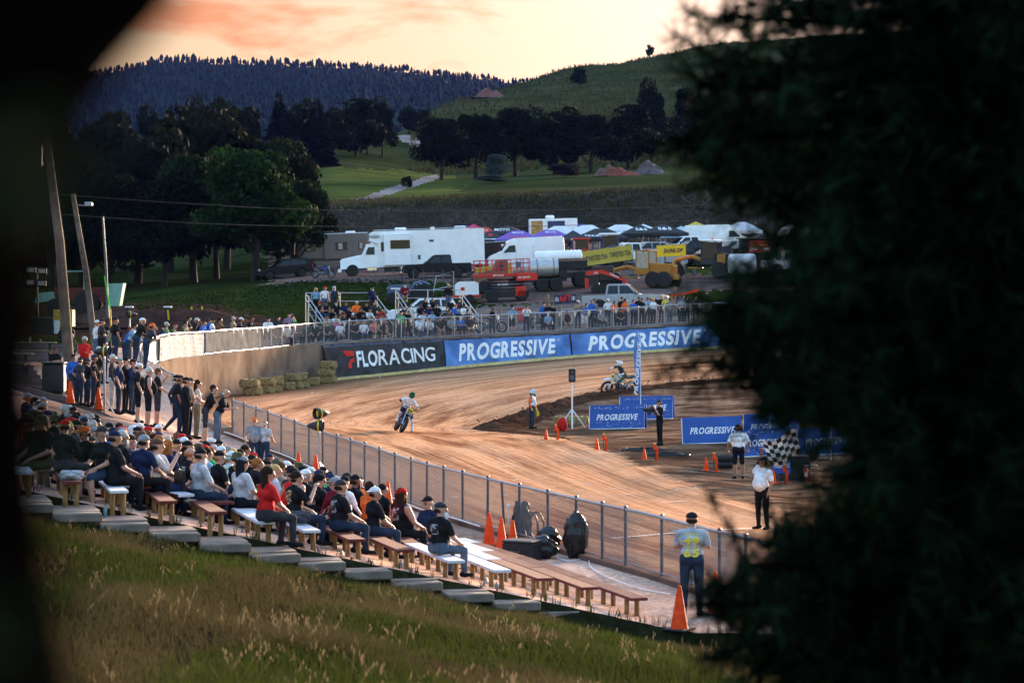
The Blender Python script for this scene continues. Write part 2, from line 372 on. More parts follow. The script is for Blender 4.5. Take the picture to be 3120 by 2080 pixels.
G_PLAT = ground_mat('platform_concrete', [(.07, .055, .05), (.12, .095, .085), (.16, .13, .12)], .8, bump=.2, bscale=6)
G_LAWN = ground_mat('lawn', [(.009, .013, .005), (.018, .028, .007), (.034, .042, .011)], .10, bump=.5, bscale=2.2)
G_DIRT = ground_mat('dirt_bank', [(.028, .015, .012), (.048, .026, .02), (.065, .036, .027)], .25, bump=.5, bscale=1.5)
G_LOT = ground_mat('gravel_lot', [(.07, .045, .04), (.11, .075, .066), (.15, .11, .10)], .35, bump=.4, bscale=5)
G_EMB = ground_mat('dry_embankment', [(.018, .016, .014), (.04, .033, .026), (.075, .06, .045)], .22, bump=.7, bscale=1.2, stretch=(1, .5, 1.2))
G_FIELD = ground_mat('meadow', [(.03, .042, .012), (.07, .08, .02), (.115, .10, .036)], .05, bump=.4, bscale=1., stretch=(.5, 1.4, 1))
G_OLIVE = ground_mat('olive_terraces', [(.018, .024, .009), (.035, .042, .014), (.065, .056, .026)], .12, bump=.5, bscale=1.2, stretch=(.25, 1.6, 1))
G_HILL = ground_mat('hill_grass', [(.016, .024, .008), (.034, .04, .014), (.065, .055, .027)], .03, bump=.5, bscale=.8, stretch=(.6, 1, 1))
G_ROAD = ground_mat('pale_road', [(.15, .12, .12), (.2, .165, .16), (.25, .2, .19)], .4, bump=.2, bscale=4)
# ---- one fan-shaped sheet, cut into named zones
us = np.concatenate([np.arange(-2600, -250, 60), np.arange(-250, 2700, 11), np.arange(2700, 5800, 60)]).astype(float)
ys = np.concatenate([np.linspace(1.5, 14, 14), np.exp(np.arange(math.log(14.5), math.log(300), .0075)), np.exp(np.linspace(math.log(301), math.log(1400), 110))])
UU, YY = np.meshgrid(us, ys, indexing='ij'); XX = (UU-UC)*YY/F; ZZ = HO(XX, YY); VV = VH-F*(ZZ-H0)/YY
idx = np.arange(UU.size).reshape(UU.shape)
quads = np.stack([idx[:-1, :-1], idx[1:, :-1], idx[1:, 1:], idx[:-1, 1:]], -1).reshape(-1, 4)
def cc(A): return (.25*(A[:-1, :-1]+A[1:, :-1]+A[1:, 1:]+A[:-1, 1:])).ravel()
cu, cyy, cx, cv = cc(UU), cc(YY), cc(XX), cc(VV)
zone = np.zeros(len(quads), int)
dF = np.full(len(quads), 99.); dW = np.full(len(quads), 99.)
mk = (cyy > 36) & (cyy < 128); dF[mk] = nearest(FC, cx[mk], cyy[mk])[0]
mk = (cyy > 80) & (cyy < 165); dW[mk] = nearest(WC, cx[mk], cyy[mk])[0]
cu0, cyy0 = cu.copy(), cyy.copy(); jr = np.random.RandomState(8); jf = np.clip((cyy-120)/60, 0, 1); cu = cu+jr.normal(0, 13, len(cu))*jf; cyy = cyy*(1+jr.normal(0, .0045, len(cu))*jf)      # ragged, not ruled, edges
wob = 6*np.sin(cu*.021)+5*np.sin(cu*.057+1)
names = ['grass_bank', 'walkway', 'plaza', 'platform', 'lawn', 'dirt_bank', 'gravel_lot', 'embankment', 'field', 'hillside', 'road', 'service_track', 'terraced_field']
zone[:] = 4
zone[cyy < 40.2] = 0
s_ = (cyy >= 40.2) & (cyy < 124); zone[s_] = 2
zone[s_ & (np.minimum(dF, dW) < 5.2)] = 1
zone[s_ & (cyy < 76)] = 1
zone[(cyy >= 76) & (cyy < 175) & (dW < 6.5+.02*wob) & (cu > 440) & (cyy > 92)] = 3
zone[(cu > 1420) & (cyy > 150) & (cyy < 175) & (zone == 4)] = 3
cu = cu+18*np.sin(cyy0*.6)*jf
lotedge = np.interp(cu, [850, 1400, 1500, 2400], [199, 197, 176, 172])+wob*.12
zone[(zone == 4) & (cyy > lotedge) & (cu > 830)] = 6
zone[(cu < 900) & (cyy > 134) & (cyy < np.interp(cu, [0, 420, 700, 900], [196, 190, 172, 160])) & (zone == 4)] = 5
zone[(cu > 2040) & (cyy > 160) & (cyy < 181+wob*.2)] = 4
zone[(cu > 1960) & (cyy > 201+wob*.2) & (cyy < 214)] = 4
embf = np.interp(cu, [830, 960, 2170], [280, 276, 286]); embb = np.interp(cu, [830, 960, 1735, 2170], [284, 293, 300, 304])
zone[(cyy > embf) & (cyy <= embb) & (cu > 830)] = 7
zone[(cyy > embb+.1*wob) & (cyy < 470)] = 8
zone[(zone == 8) & (cu > 1400+.8*(cyy-300)*0)] = 12
zone[(cyy >= 430+wob)] = 9
zone[(cyy > 262) & (cu < 830)] = 9
def roadmask(pts, lo=280, hi=620):
    u0 = np.array([p[0] for p in pts]); v0 = np.array([p[1] for p in pts]); w0 = np.array([p[2] for p in pts]); r = np.zeros(len(quads), bool)
    m_ = (cyy > lo) & (cyy < hi) & (cu > u0.min()-40) & (cu < u0.max()+40); cuM, cvM = cu[m_], cv[m_]; best = np.zeros(cuM.shape, bool)
    for k in range(len(pts)-1):
        for t in np.linspace(0, 1, 60):
            pu, pv, pw = u0[k]+(u0[k+1]-u0[k])*t, v0[k]+(v0[k+1]-v0[k])*t, w0[k]+(w0[k+1]-w0[k])*t
            best |= ((cuM-pu)/2.6)**2+(cvM-pv)**2 < pw**2
    r[m_] = best; return r
cu, cyy = cu0+jr.normal(0, 3, len(cu0)), cyy0
zone[roadmask([(1015, 633, 5), (1130, 602, 7), (1240, 566, 8), (1320, 540, 7)])] = 10
zone[roadmask([(1175, 408, 4), (1210, 412, 10), (1245, 425, 10), (1280, 440, 8)], 480, 600)] = 10
zone[roadmask([(1640, 591, 2.2), (1800, 585, 2.5), (2000, 575, 3), (2250, 558, 3)])] = 11
cu, cyy = cu0, cyy0
inn = np.zeros(len(quads), bool); mk = (cyy > 26) & (cyy < 155); inn[mk] = inside(poly_track, cx[mk], cyy[mk])
inn |= (cyy > 26) & (cyy < 130) & (cu > UC) & (cx > np.interp(cyy, FC[:, 1], FC[:, 0]))
gm = [G_BANK, G_WALK, G_PLAZA, G_PLAT, G_LAWN, G_DIRT, G_LOT, G_EMB, G_FIELD, G_HILL, G_ROAD, G_ROAD, G_OLIVE]
allv = np.stack([XX, YY, ZZ], -1).reshape(-1, 3)
for zi, nm in enumerate(names):
    q = quads[(zone == zi) & ~inn]
    if not len(q): continue
    uq, inv = np.unique(q, return_inverse=True)
    me = fast_mesh(nm, allv[uq], faces4=inv.reshape(-1, 4), m=gm[zi]); me.shade_smooth()
    struct(link(nm, me))
# behind and beside the photographer the bank simply goes on
mb = MB(); mb.add([(-400, -300, 4.4), (400, -300, 4.4), (400, 1.5, 4.7), (-400, 1.5, 4.7)], [(0, 1, 2, 3)])
struct(part('grass_bank', mb, G_BANK))
# ---- the track sheet
def track_mat():
    m = bpy.data.materials.new('track_dirt'); m.use_nodes = True; n, l = m.node_tree.nodes, m.node_tree.links; b = n['Principled BSDF']
    b.inputs['Roughness'].default_value = 1; b.inputs['Specular IOR Level'].default_value = 0
    uv = n.new('ShaderNodeUVMap'); uv.uv_map = 'lane'; sp = n.new('ShaderNodeSeparateXYZ'); l.new(uv.outputs[0], sp.inputs[0])
    g = n.new('ShaderNodeNewGeometry')
    def noise(vec, sc, det=6, sx=1, sy=1, ro=.6):
        mp_ = n.new('ShaderNodeMapping'); mp_.inputs['Scale'].default_value = (sx, sy, 1); l.new(vec, mp_.inputs[0])
        q = n.new('ShaderNodeTexNoise'); q.inputs['Scale'].default_value = sc; q.inputs['Detail'].default_value = det; q.inputs['Roughness'].default_value = ro; l.new(mp_.outputs[0], q.inputs['Vector']); return q.outputs[0]
    def mr(x, a, c, d, e):
        r = n.new('ShaderNodeMapRange'); r.inputs[1].default_value = a; r.inputs[2].default_value = c; r.inputs[3].default_value = d; r.inputs[4].default_value = e; l.new(x, r.inputs[0]); return r.outputs[0]
    def mx(f, a, c, bt='MIX'):
        q = n.new('ShaderNodeMixRGB'); q.blend_type = bt
        for i, x in enumerate((f, a, c)):
            if isinstance(x, tuple): q.inputs[i].default_value = (*x, 1)
            elif isinstance(x, (int, float)): q.inputs[i].default_value = x
            else: l.new(x, q.inputs[i])
        return q.outputs[0]
    def mt(op, a, c):
        q = n.new('ShaderNodeMath'); q.operation = op
        for i, x in enumerate((a, c)):
            if isinstance(x, (int, float)): q.inputs[i].default_value = x
            else: l.new(x, q.inputs[i])
        return q.outputs[0]
    streak = noise(uv.outputs[0], 1., 7, .55, .62); streak2 = noise(uv.outputs[0], 1., 5, 1.1, 3.6); patch = noise(g.outputs['Position'], .09, 5); fine = noise(g.outputs['Position'], 4., 6)
    base = mx(mr(streak, .38, .58, 0, 1), (.20, .073, .032), (.57, .285, .145))
    base = mx(mr(patch, .4, .65, 0, .6), base, (.58, .32, .19))
    base = mx(mr(streak2, .6, .72, 0, .5), base, (.62, .39, .26))
    base = mx(mr(streak2, .46, .32, 0, .8), base, (.125, .05, .028))
    # loose dark soil thrown to the outside wall and kept near the inner berm
    edge = mt('ADD', sp.outputs[1], mr(streak, .3, .7, -1.6, 1.6))
    base = mx(mr(edge, 20.5, 24.5, 0, .85), base, (.085, .042, .024))
    att = n.new('ShaderNodeAttribute'); att.attribute_name = 'infield'
    inf = mx(mr(noise(g.outputs['Position'], .55, 8, 1, 1.8), .4, .62, 0, 1), (.065, .034, .021), (.29, .17, .105))
    inf = mx(mr(patch, .42, .62, 0, .75), inf, (.075, .038, .022))
    f2 = mt('ADD', att.outputs['Fac'], mr(noise(g.outputs['Position'], .5, 6), .3, .7, -.35, .35))
    base = mx(mr(f2, .35, .65, 0, 1), base, inf)
    base = mx(1, base, mr(fine, .25, .75, .72, 1.25), 'MULTIPLY')
    l.new(base, b.inputs['Base Color'])
    bp = n.new('ShaderNodeBump'); bp.inputs['Strength'].default_value = .6; bp.inputs['Distance'].default_value = .12
    l.new(mt('ADD', mt('MULTIPLY', streak2, 1.0), mt('MULTIPLY', fine, .6)), bp.inputs['Height']); l.new(bp.outputs[0], b.inputs['Normal'])
    return m
BERM = smooth_curve(polar([(3100, 1175, 58), (2500, 1165, 59), (2150, 1172, 60.5), (1950, 1190, 62), (1800, 1206, 63.5), (1690, 1226, 65), (1600, 1250, 67), (1535, 1278, 69), (1508, 1300, 70.5), (1530, 1322, 72.5), (1600, 1340, 74.5), (1720, 1362, 77.5), (1900, 1420, 86), (2150, 1500, 99), (2500, 1600, 117), (3000, 1720, 140)]), 260)
poly_in = np.concatenate([BERM[:, :2], [[70, 55], [70, 125]]])
tu = np.arange(-300, 4600, 16.); ty = np.exp(np.arange(math.log(24), math.log(158), .0085))
UU, YY = np.meshgrid(tu, ty, indexing='ij'); XX = (UU-UC)*YY/F; ZZ = HT(XX, YY)
dO = np.minimum(nearest(FC, XX.ravel(), YY.ravel())[0], nearest(WC, XX.ravel(), YY.ravel())[0]); dwall = nearest(WC, XX.ravel(), YY.ravel())[0]; dB, _, iB = nearest(BERM, XX.ravel(), YY.ravel())
ins = inside(poly_in, XX.ravel(), YY.ravel())
lane = np.where(ins, 0, dwall)
ang = np.arctan2(YY.ravel()-100, (XX.ravel()-14)/1.2)
ZZ = ZZ.ravel()+.05*np.sin(dB*2.1)*np.exp(-dB/6)
idx = np.arange(UU.size).reshape(UU.shape); q = np.stack([idx[:-1, :-1], idx[1:, :-1], idx[1:, 1:], idx[:-1, 1:]], -1).reshape(-1, 4)
xc, yc = XX.ravel()[q].mean(1), YY.ravel()[q].mean(1)
keep = inside(np.array([[-60, 20], [-60, 160], [90, 160], [90, 20]]), xc, yc)
inn = inside(poly_track, xc, yc) | (xc > np.interp(yc, FC[:, 1], FC[:, 0])-.6) & (yc < 84) | (nearest(WC, xc, yc)[0] < .5)
q = q[inn]
uq, inv = np.unique(q, return_inverse=True)
me = fast_mesh('dirt_track', np.stack([XX.ravel(), YY.ravel(), ZZ], 1)[uq], faces4=inv.reshape(-1, 4), m=track_mat()); me.shade_smooth()
lay = me.uv_layers.new(name='lane'); li = np.zeros(len(me.loops), np.int32); me.loops.foreach_get('vertex_index', li)
pos_lane = np.where(dwall < 60, dwall, 60)
uvs = np.stack([ang*4., np.minimum(dO, 30+0*dO)], 1)
# lane coordinate: how far from the outside edge, counted along a line that bends with the turn
uvs[:, 1] = dB/(dB+dO+.01)*26.; uvs[:, 0] = np.arctan2(YY.ravel()-101, XX.ravel()-7)*5.
uvs = uvs[uq][li]; lay.data.foreach_set('uv', uvs.astype(np.float32).ravel())
at_ = me.attributes.new('infield', 'FLOAT', 'POINT'); at_.data.foreach_set('value', np.where(ins, np.clip(.5+dB/2.4, 0, 1), np.clip(.5-dB/2.4, 0, 1))[uq].astype(np.float32))
struct(link('dirt_track', me))
# ---- berm of loose soil round the infield
M_BERM = ground_mat('loose_soil', [(.035, .017, .010), (.06, .03, .018), (.10, .055, .034)], 2.2, bump=1., bscale=5)
V, Fq = [], []; nb = len(BERM); pr = 13; NB = int(np.argmin(UC+F*BERM[:, 0]/BERM[:, 1]))
for i, (x, y, z) in enumerate(BERM):
    t = BERM[min(i+1, nb-1), :2]-BERM[max(i-1, 0), :2]; t /= np.linalg.norm(t); nrm = np.array([-t[1], t[0]])
    amp = np.interp(i, [0, 60, NB-25, NB, NB+8, NB+20, NB+34, 259], [.13, .15, .27, .28, .16, .05, 0, 0]); wd = np.interp(i, [0, NB-40, NB-10, NB+10, NB+25, 259], [.85, .9, 1.25, .95, .5, .3])
    for k in range(pr):
        w = (k/(pr-1)-.5)*2; px, py = x+nrm[0]*w*wd, y+nrm[1]*w*wd
        h = amp*max(0, 1-w*w)**1.2*(1+.35*math.sin(i*1.7+k)*math.sin(i*.61+2*k))+(.05*rnd.uniform(-1, 1)*amp if abs(w) < .95 else -.04)
        V.append((px, py, ht(px, py)+h))
Fq = [(i*pr+k, i*pr+k+1, (i+1)*pr+k+1, (i+1)*pr+k) for i in range(nb-1) for k in range(pr-1)]
me = fast_mesh('berm', V, faces4=Fq, m=M_BERM); me.shade_smooth(); struct(link('berm', me))
clod = MB()
for k in range(420):
    i = rnd.randrange(20, NB+14); w = rnd.gauss(0, 1.1); x, y, z = BERM[i]; px, py = x+rnd.gauss(0, .5), y+w*.7; r = rnd.uniform(.02, .06)
    clod.ell((px, py, ht(px, py)+r*.3+.25*max(0, 1-(w/1.2)**2)*(i < NB)), (r*rnd.uniform(.8, 1.4), r, r*.7), 5, 3)
o = part('soil_clods', clod, M_BERM); o['label'] = 'loose dark soil clods along the infield berm'; o['category'] = 'soil'; struct(o, 'stuff')
# ---- kerb, walls
M_CONC = mat('wall_concrete', (.205, .15, .115), 1, 0, .35, .7, .3, 5, det=9, spec=0)
M_KERB = mat('kerb_concrete', (.14, .085, .068), 1, 0, .3, 1.2, .3, 8, spec=0)
def ribbon(curve, i0, i1, prof_fn):
    rings = []
    for i in range(i0, i1):
        t = curve[min(i+1, len(curve)-1), :2]-curve[max(i-1, 0), :2]; t = t/np.linalg.norm(t); nrm = np.array([-t[1], t[0]])   # left of travel
        rings.append([(curve[i, 0]+nrm[0]*a, curve[i, 1]+nrm[1]*a, z) for a, z in prof_fn(i, curve[i])])
    return rings
mb = MB(); mb.loft(ribbon(FC, 0, 240, lambda i, p: [(.16, p[2]-.6), (.16, p[2]+.1), (-.16, p[2]+.1), (-.16, p[2]-.9)]))
o = part('concrete_kerb', mb, M_KERB); tag(o, 'low brown concrete kerb under the near chain-link fence', 'kerb')
wall = thing('concrete_wall', 'long curved tan concrete retaining wall behind the far turn', 'wall', tuple(WC[60]))
# cast sections, each a piece of its own with a joint
step = 10
for a in range(0, 250, step):
    mb = MB()
    def pf(i, p):
        zb = ht(p[0], p[1])-.5; zt = p[2]+.12; return [(.15, zb), (.15, zt-.03), (.12, zt), (-.22, zt), (-.25, zt-.03), (-.25, zb)]
    rg = ribbon(WC, a, min(a+step+1, 260), pf)
    d0 = (Vector(rg[1][0])-Vector(rg[0][0])).normalized()*.012
    rg[0] = [Vector(p)+d0 for p in rg[0]]; rg[-1] = [Vector(p)-d0 for p in rg[-1]]
    me = mb.loft(rg).mesh('wall_section'); o = link('wall_section', me, wall, M_CONC); o.matrix_parent_inverse = Matrix.Translation(-Vector(WC[60]))
# ================================================================ fences, banners, benches
M_GALV = mat('galvanised_steel', (.33, .35, .40), .42, .7, .2, 9)
M_GALVD = mat('weathered_pipe', (.10, .105, .13), .5, .6, .3, 7)
M_WIRE = mat('chain_wire', (.16, .16, .165), .85, 0, 0, spec=.1)
M_WHITE = mat('white_paint', (.72, .72, .74), .6, 0, .1, 5)
M_BLACK = mat('black_plastic', (.012, .012, .014), .5, 0, .2, 5)
M_RUBBER = mat('rubber', (.015, .014, .014), .85, 0, .3, 12, .4, 30)
M_ORANGE = mat('cone_orange', (.80, .055, .004), .6, 0, .15, 7, spec=.15)
M_WOOD = mat('weathered_wood', (.16, .11, .08), .85, 0, .35, 5, .4, 25)
M_POST = mat('bench_post_wood', (.26, .14, .05), .8, 0, .3, 9, .3, 30)
M_LETW = mat('white_print', (.80, .80, .82), .6, 0, .05, 3)
M_LETB = mat('dark_print', (.01, .012, .04), .6, 0, 0)
M_LETY = mat('yellow_print', (.72, .55, .03), .6, 0, 0)
M_LETR = mat('red_print', (.65, .02, .015), .6, 0, 0)
def curve_at(curve, s):
    """point and tangent at arc length s"""
    seg = np.linalg.norm(np.diff(curve[:, :2], axis=0), axis=1); cs = np.concatenate([[0], np.cumsum(seg)])
    p = Vector([np.interp(s, cs, curve[:, k]) for k in range(3)]); q = Vector([np.interp(min(s+.3, cs[-1]), cs, curve[:, k]) for k in range(3)]); r = Vector([np.interp(max(s-.3, 0), cs, curve[:, k]) for k in range(3)])
    return p, (q-r).normalized()
def clen(curve): return float(np.linalg.norm(np.diff(curve[:, :2], axis=0), axis=1).sum())
def s_at_u(curve, u, lo=0, hi=None):
    """arc length where the curve crosses picture column u"""
    seg = np.linalg.norm(np.diff(curve[:, :2], axis=0), axis=1); cs = np.concatenate([[0], np.cumsum(seg)])
    uu = UC+F*curve[:, 0]/curve[:, 1]; hi = hi if hi is not None else cs[-1]
    ok = (cs >= lo) & (cs <= hi); k = np.argmin(np.where(ok, abs(uu-u), 1e9)); return float(cs[k])
def chain_fence(label, curve, s0, s1, dz, h, spacing, rail_m, post_m, wire_r, pitch, bottom=True):
    p0, _ = curve_at(curve, s0); t = thing('chain_link_fence', label, 'fence', (p0.x, p0.y, p0.z+dz)); inv = Matrix.Translation(-Vector(t.location))
    n = max(1, int((s1-s0)/spacing))
    for i in range(n+1):
        p, tg = curve_at(curve, s0+(s1-s0)*i/n); mb = MB(); q = p+Vector((0, 0, dz)); lean = Vector((rnd.uniform(-.012, .012), rnd.uniform(-.012, .012), 0))
        mb.cyl(q-Vector((0, 0, .1)), q+lean+Vector((0, 0, h+.02)), .034, n=8); mb.ell(q+lean+Vector((0, 0, h+.05)), (.045, .045, .03), 8, 4)
        o = part('post', mb, post_m, t, True); o.matrix_parent_inverse = inv
    m = int((s1-s0)/.8); pts = [curve_at(curve, s0+(s1-s0)*i/m)[0] for i in range(m+1)]
    for nm, zz_, r in (('top_rail', h, .03),)+((('bottom_rail', .04, .014),) if bottom else ()):
        mb = MB(); mb.tube([p+Vector((0, 0, dz+zz_)) for p in pts], r, 7); o = part(nm, mb, rail_m, t, True); o.matrix_parent_inverse = inv
    mb = MB(); L = s1-s0; k = int(L/pitch); run = h-.06
    cache = [curve_at(curve, s0+L*i/400)[0] for i in range(401)]
    def cp(s):
        a = min(max((s)/L*400, 0), 399.999); i = int(a); return cache[i].lerp(cache[i+1], a-i)
    for i in range(-int(run/pitch), k):
        for sg in (1, -1):
            pt = []
            for j in range(3):
                s = i*pitch+(run*j/2 if sg > 0 else run*(1-j/2))
                s2 = min(max(s, 0), L); pt.append(cp(s2)+Vector((0, 0, dz+.03+run*j/2)))
            mb.tube(pt, wire_r, 3, cap=False)
    me = bpy.data.meshes.new('chain_mesh'); me.from_pydata(mb.v, [], mb.f); o = link('chain_mesh', me, t, M_WIRE); o['kind'] = 'stuff'; o.matrix_parent_inverse = inv
    return t
LF = clen(FC); LW = clen(WC)
sEnd = s_at_u(FC, 2330, 15); 
chain_fence('galvanised chain-link fence curving along the near side of the track', FC, 2, LF-.4, .1, 1.14, 1.62, M_GALV, M_GALVD, .0048, .065)
sW0 = s_at_u(WC, 815, 30); sW1 = s_at_u(WC, 2330, 30); sWl = s_at_u(WC, 520, 12, 40)
chain_fence('far chain-link fence on top of the concrete wall in front of the bleachers', WC, sW0-1.2, sW1+6, .12, 1.13, 1.75, M_GALV, M_GALV, .004, .075)
chain_fence('chain-link fence with white tarps above the left end of the concrete wall', WC, 4, sW0-1.4, .12, 1.13, 1.9, M_GALV, M_GALV, .004, .09)
# ---- banners on the far wall
def strip_banner(name, label, s0, s1, z0, z1, off, m, cat='banner', sag=.03, n=110, top_sheet=0.):
    p0, _ = curve_at(WC, s0); t = thing(name, label, cat, tuple(p0)); inv = Matrix.Translation(-p0)
    def pos(s, f, o=0.):
        p, tg = curve_at(WC, s); nr = Vector((tg.y, -tg.x, 0))
        base = ht(p.x, p.y) if z0 is None else p.z
        zb = (base+.02) if z0 is None else p.z+z0
        zt = p.z+z1-sag*math.sin((s-s0)*2.2)**2
        wav = .06*math.sin(s*1.9+f*3)+.035*math.sin(s*4.3+f*6)+.018*math.sin(s*9.7-f*9)
        out_ = off+wav*(1-.5*f)+(1-f)*.35+o
        return Vector((p.x, p.y, 0))+nr*out_+Vector((0, 0, zb+(zt-zb)*f))
    V = []; rows = 9
    for i in range(n+1):
        for j in range(rows): V.append(pos(s0+(s1-s0)*i/n, j/(rows-1)))
        if top_sheet:
            V.append(pos(s0+(s1-s0)*i/n, 1.0, -.25)+Vector((0, 0, top_sheet*.5+.02*math.sin(i)))); V.append(pos(s0+(s1-s0)*i/n, 1., -off+.05)+Vector((0, 0, top_sheet)))
    r2 = rows+(2 if top_sheet else 0)
    Fs = [(i*r2+j, (i+1)*r2+j, (i+1)*r2+j+1, i*r2+j+1) for i in range(n) for j in range(rows-1)]
    me = bpy.data.meshes.new('sheet'); me.from_pydata([tuple(p) for p in V], [], Fs); me.shade_smooth(); o = link('sheet', me, t, m); o.matrix_parent_inverse = inv
    if top_sheet:
        Fs = [(i*r2+j, (i+1)*r2+j, (i+1)*r2+j+1, i*r2+j+1) for i in range(n) for j in range(rows-1, r2-1)]
        me = bpy.data.meshes.new('top_flap'); me.from_pydata([tuple(p) for p in V], [], Fs); me.shade_smooth(); o = link('top_flap', me, t, mat('dark_vinyl', (.02, .025, .045), .35, 0, .5, 3)); o.matrix_parent_inverse = inv
    def word(body, sa, sb, fa, fb, m2, name='lettering', **k):
        V, Fs = refine(*text_mesh(body, 1, 1, k.get('shear', 0), k.get('bold', 0), k.get('space', 1)))
        W = [pos(sa+(sb-sa)*(p[0]+.5), fa+(fb-fa)*(p[2]+.5), .02) for p in V]
        me = bpy.data.meshes.new(name); me.from_pydata([tuple(p) for p in W], [], Fs); o = link(name, me, t, m2); o.matrix_parent_inverse = inv
    def shape(pl, m2, name='emblem'):
        W = [pos(s0+(s1-s0)*a, f, .02) for a, f in pl]; me = bpy.data.meshes.new(name); me.from_pydata([tuple(p) for p in W], [], [tuple(range(len(W)))]); o = link(name, me, t, m2); o.matrix_parent_inverse = inv
    return t, word, shape
sA, sB, sC, sD = [s_at_u(WC, u, 30) for u in (962, 1337, 1732, 2172)]
M_FLO = mat('black_vinyl', (.010, .011, .016), .5, 0, .5, 2, .6, 6, col2=(.03, .03, .04)); M_PBLUE = mat('blue_vinyl', (.055, .17, .52), .5, 0, .4, .9, .6, 5, col2=(.12, .27, .62), det=7)
t, word, shape = strip_banner('wall_banner', 'black banner with white racing lettering and red emblem on the concrete wall', sA, sB-.05, None, -.12, .5, M_FLO, top_sheet=.3)
L = sB-sA
word('FLO', sA+L*.29, sA+L*.455, .30, .82, M_LETW, bold=.035); word('RACING', sA+L*.462, sA+L*.925, .30, .82, M_LETW, bold=.012, space=1.0)
shape([(.175, .86), (.275, .84), (.272, .68), (.21, .68)], M_LETR); shape([(.272, .62), (.272, .5), (.25, .46), (.248, .3), (.215, .3), (.22, .46), (.24, .58)], M_LETR)
for k, (a, b, lb) in enumerate(((sB+.05, sC-.06, 'blue vinyl banner with white sponsor name on the wall, nearest the black one'), (sC+.06, sD, 'blue vinyl banner with white sponsor name on the wall, behind the feather flag'), (sD+.08, sD+6, 'end of a blue vinyl banner on the wall, mostly behind the pine'))):
    t, word, shape = strip_banner('wall_banner', lb, a, b, None, -.1, .45, M_PBLUE, top_sheet=.26 if k < 2 else .1)
    if k < 2:
        word('PROGRESSIVE', a+(b-a)*.10, a+(b-a)*.885, .2, .87, M_LETW, shear=.28, bold=.04)
        word('®', a+(b-a)*.90, a+(b-a)*.925, .74, .86, M_LETW)
# pale padding showing under the wall banners
mb = MB(); n = 60
rg = []
for i in range(n+1):
    p, tg = curve_at(WC, sA+.1+(sD-sA)*i/n); nr = Vector((tg.y, -tg.x, 0)); b = Vector((p.x, p.y, ht(p.x, p.y))); w = .05*math.sin(i*1.3)
    rg.append([b+nr*.25, b+nr*.3+Vector((0, 0, .12)), b+nr*(1.08+w)+Vector((0, 0, .10)), b+nr*(1.45+w)+Vector((0, 0, -.03))])
o = part('straw_padding', mb.loft(rg), mat('straw_yellow', (.50, .36, .13), .9, 0, .3, 4, .5, 14), None, True); tag(o, 'pale straw padding along the foot of the banner wall', 'padding')
# tarps and sponsor banner on the left fence
def tarp(label, sa, sb, m, name='fence_banner', zlo=.1, zhi=1.08):
    p0, _ = curve_at(WC, sa); t = thing(name, label, 'banner', tuple(p0)); inv = Matrix.Translation(-p0); V = []
    def pos(s, f, o=0.):
        p, tg = curve_at(WC, s); nr = Vector((tg.y, -tg.x, 0)); return p+nr*(.07+o+.02*math.sin(s*3+f*4))+Vector((0, 0, .12+zlo+(zhi-zlo)*f-.05*abs(math.sin(s*1.4))*(f if f > .5 else f)))
    n = 24; V = [pos(sa+(sb-sa)*i/n, j/4) for i in range(n+1) for j in range(5)]
    me = bpy.data.meshes.new('sheet'); me.from_pydata([tuple(p) for p in V], [], [(i*5+j, (i+1)*5+j, (i+1)*5+j+1, i*5+j+1) for i in range(n) for j in range(4)]); me.shade_smooth()
    o = link('sheet', me, t, m); o.matrix_parent_inverse = inv
    def word(body, a, b, f0, f1, m2, **k):
        Vt, Fs = text_mesh(body, 1, 1, k.get('shear', 0), k.get('bold', 0)); W = [pos(sa+(sb-sa)*(a+(b-a)*(p[0]+.5)), f0+(f1-f0)*(p[2]+.5), .045) for p in Vt]
        me = bpy.data.meshes.new('lettering'); me.from_pydata([tuple(p) for p in W], [], Fs); o = link('lettering', me, t, m2); o.matrix_parent_inverse = inv
    return word
M_TARP = mat('grey_tarp', (.17, .165, .16), .95, 0, .25, 2, .3, 12, spec=0); M_BANW = mat('white_banner', (.42, .41, .42), .9, 0, .1, 2, spec=0)
sU = lambda u: s_at_u(WC, u, 14, sW0+3)
tarp('plain grey-white tarp tied to the fence beside the sponsor banner', sU(621), sU(786), M_TARP)
w = tarp('white sponsor banner with red and blue names on the left fence', sU(484), sU(618), M_BANW, zlo=-.15)
for (bd, a, b, f0, f1, m2) in (("RICE'S", .03, .17, .52, .66, M_LETR), ('RAPID', .03, .2, .33, .46, M_LETB), ('HONDA', .03, .2, .08, .18, M_LETR), ('KTM', .22, .33, .72, .86, mat('ktm_orange', (.8, .2, .02), .6, 0, 0)), ('SUZUKI', .25, .43, .5, .62, M_LETB), ('PARTS', .27, .4, .33, .42, M_LETB), ("RICE'S", .46, .7, .68, .82, M_LETR), ('RAPID MOTORSPORTS', .46, .73, .44, .56, M_LETB), ('HONDA', .5, .73, .1, .22, M_LETR), ('YAMAH', .78, .98, .80, .95, M_LETR), ('SUZUKI', .8, .97, .64, .72, M_LETB), ('KAWASAKI', .8, .97, .46, .55, M_LETR), ('POLARIS', .82, .97, .3, .38, M_LETR), ('PARTS', .82, .97, .14, .22, M_LETB)): w(bd, a, b, f0, f1, m2, bold=.01)
sL = s_at_u(WC, 480, 10, 24)
w = tarp('dark sponsor banner with brown panel left of the white one', max(6, sL-3.6), max(9.6, sL-.1), mat('brown_print', (.05, .03, .02), .6, 0, .6, 3), zlo=-.3, zhi=1.0)
w("RICE'S", .1, .6, .12, .3, M_LETW); w('RAPID CITY', .1, .7, .84, .95, M_LETW)
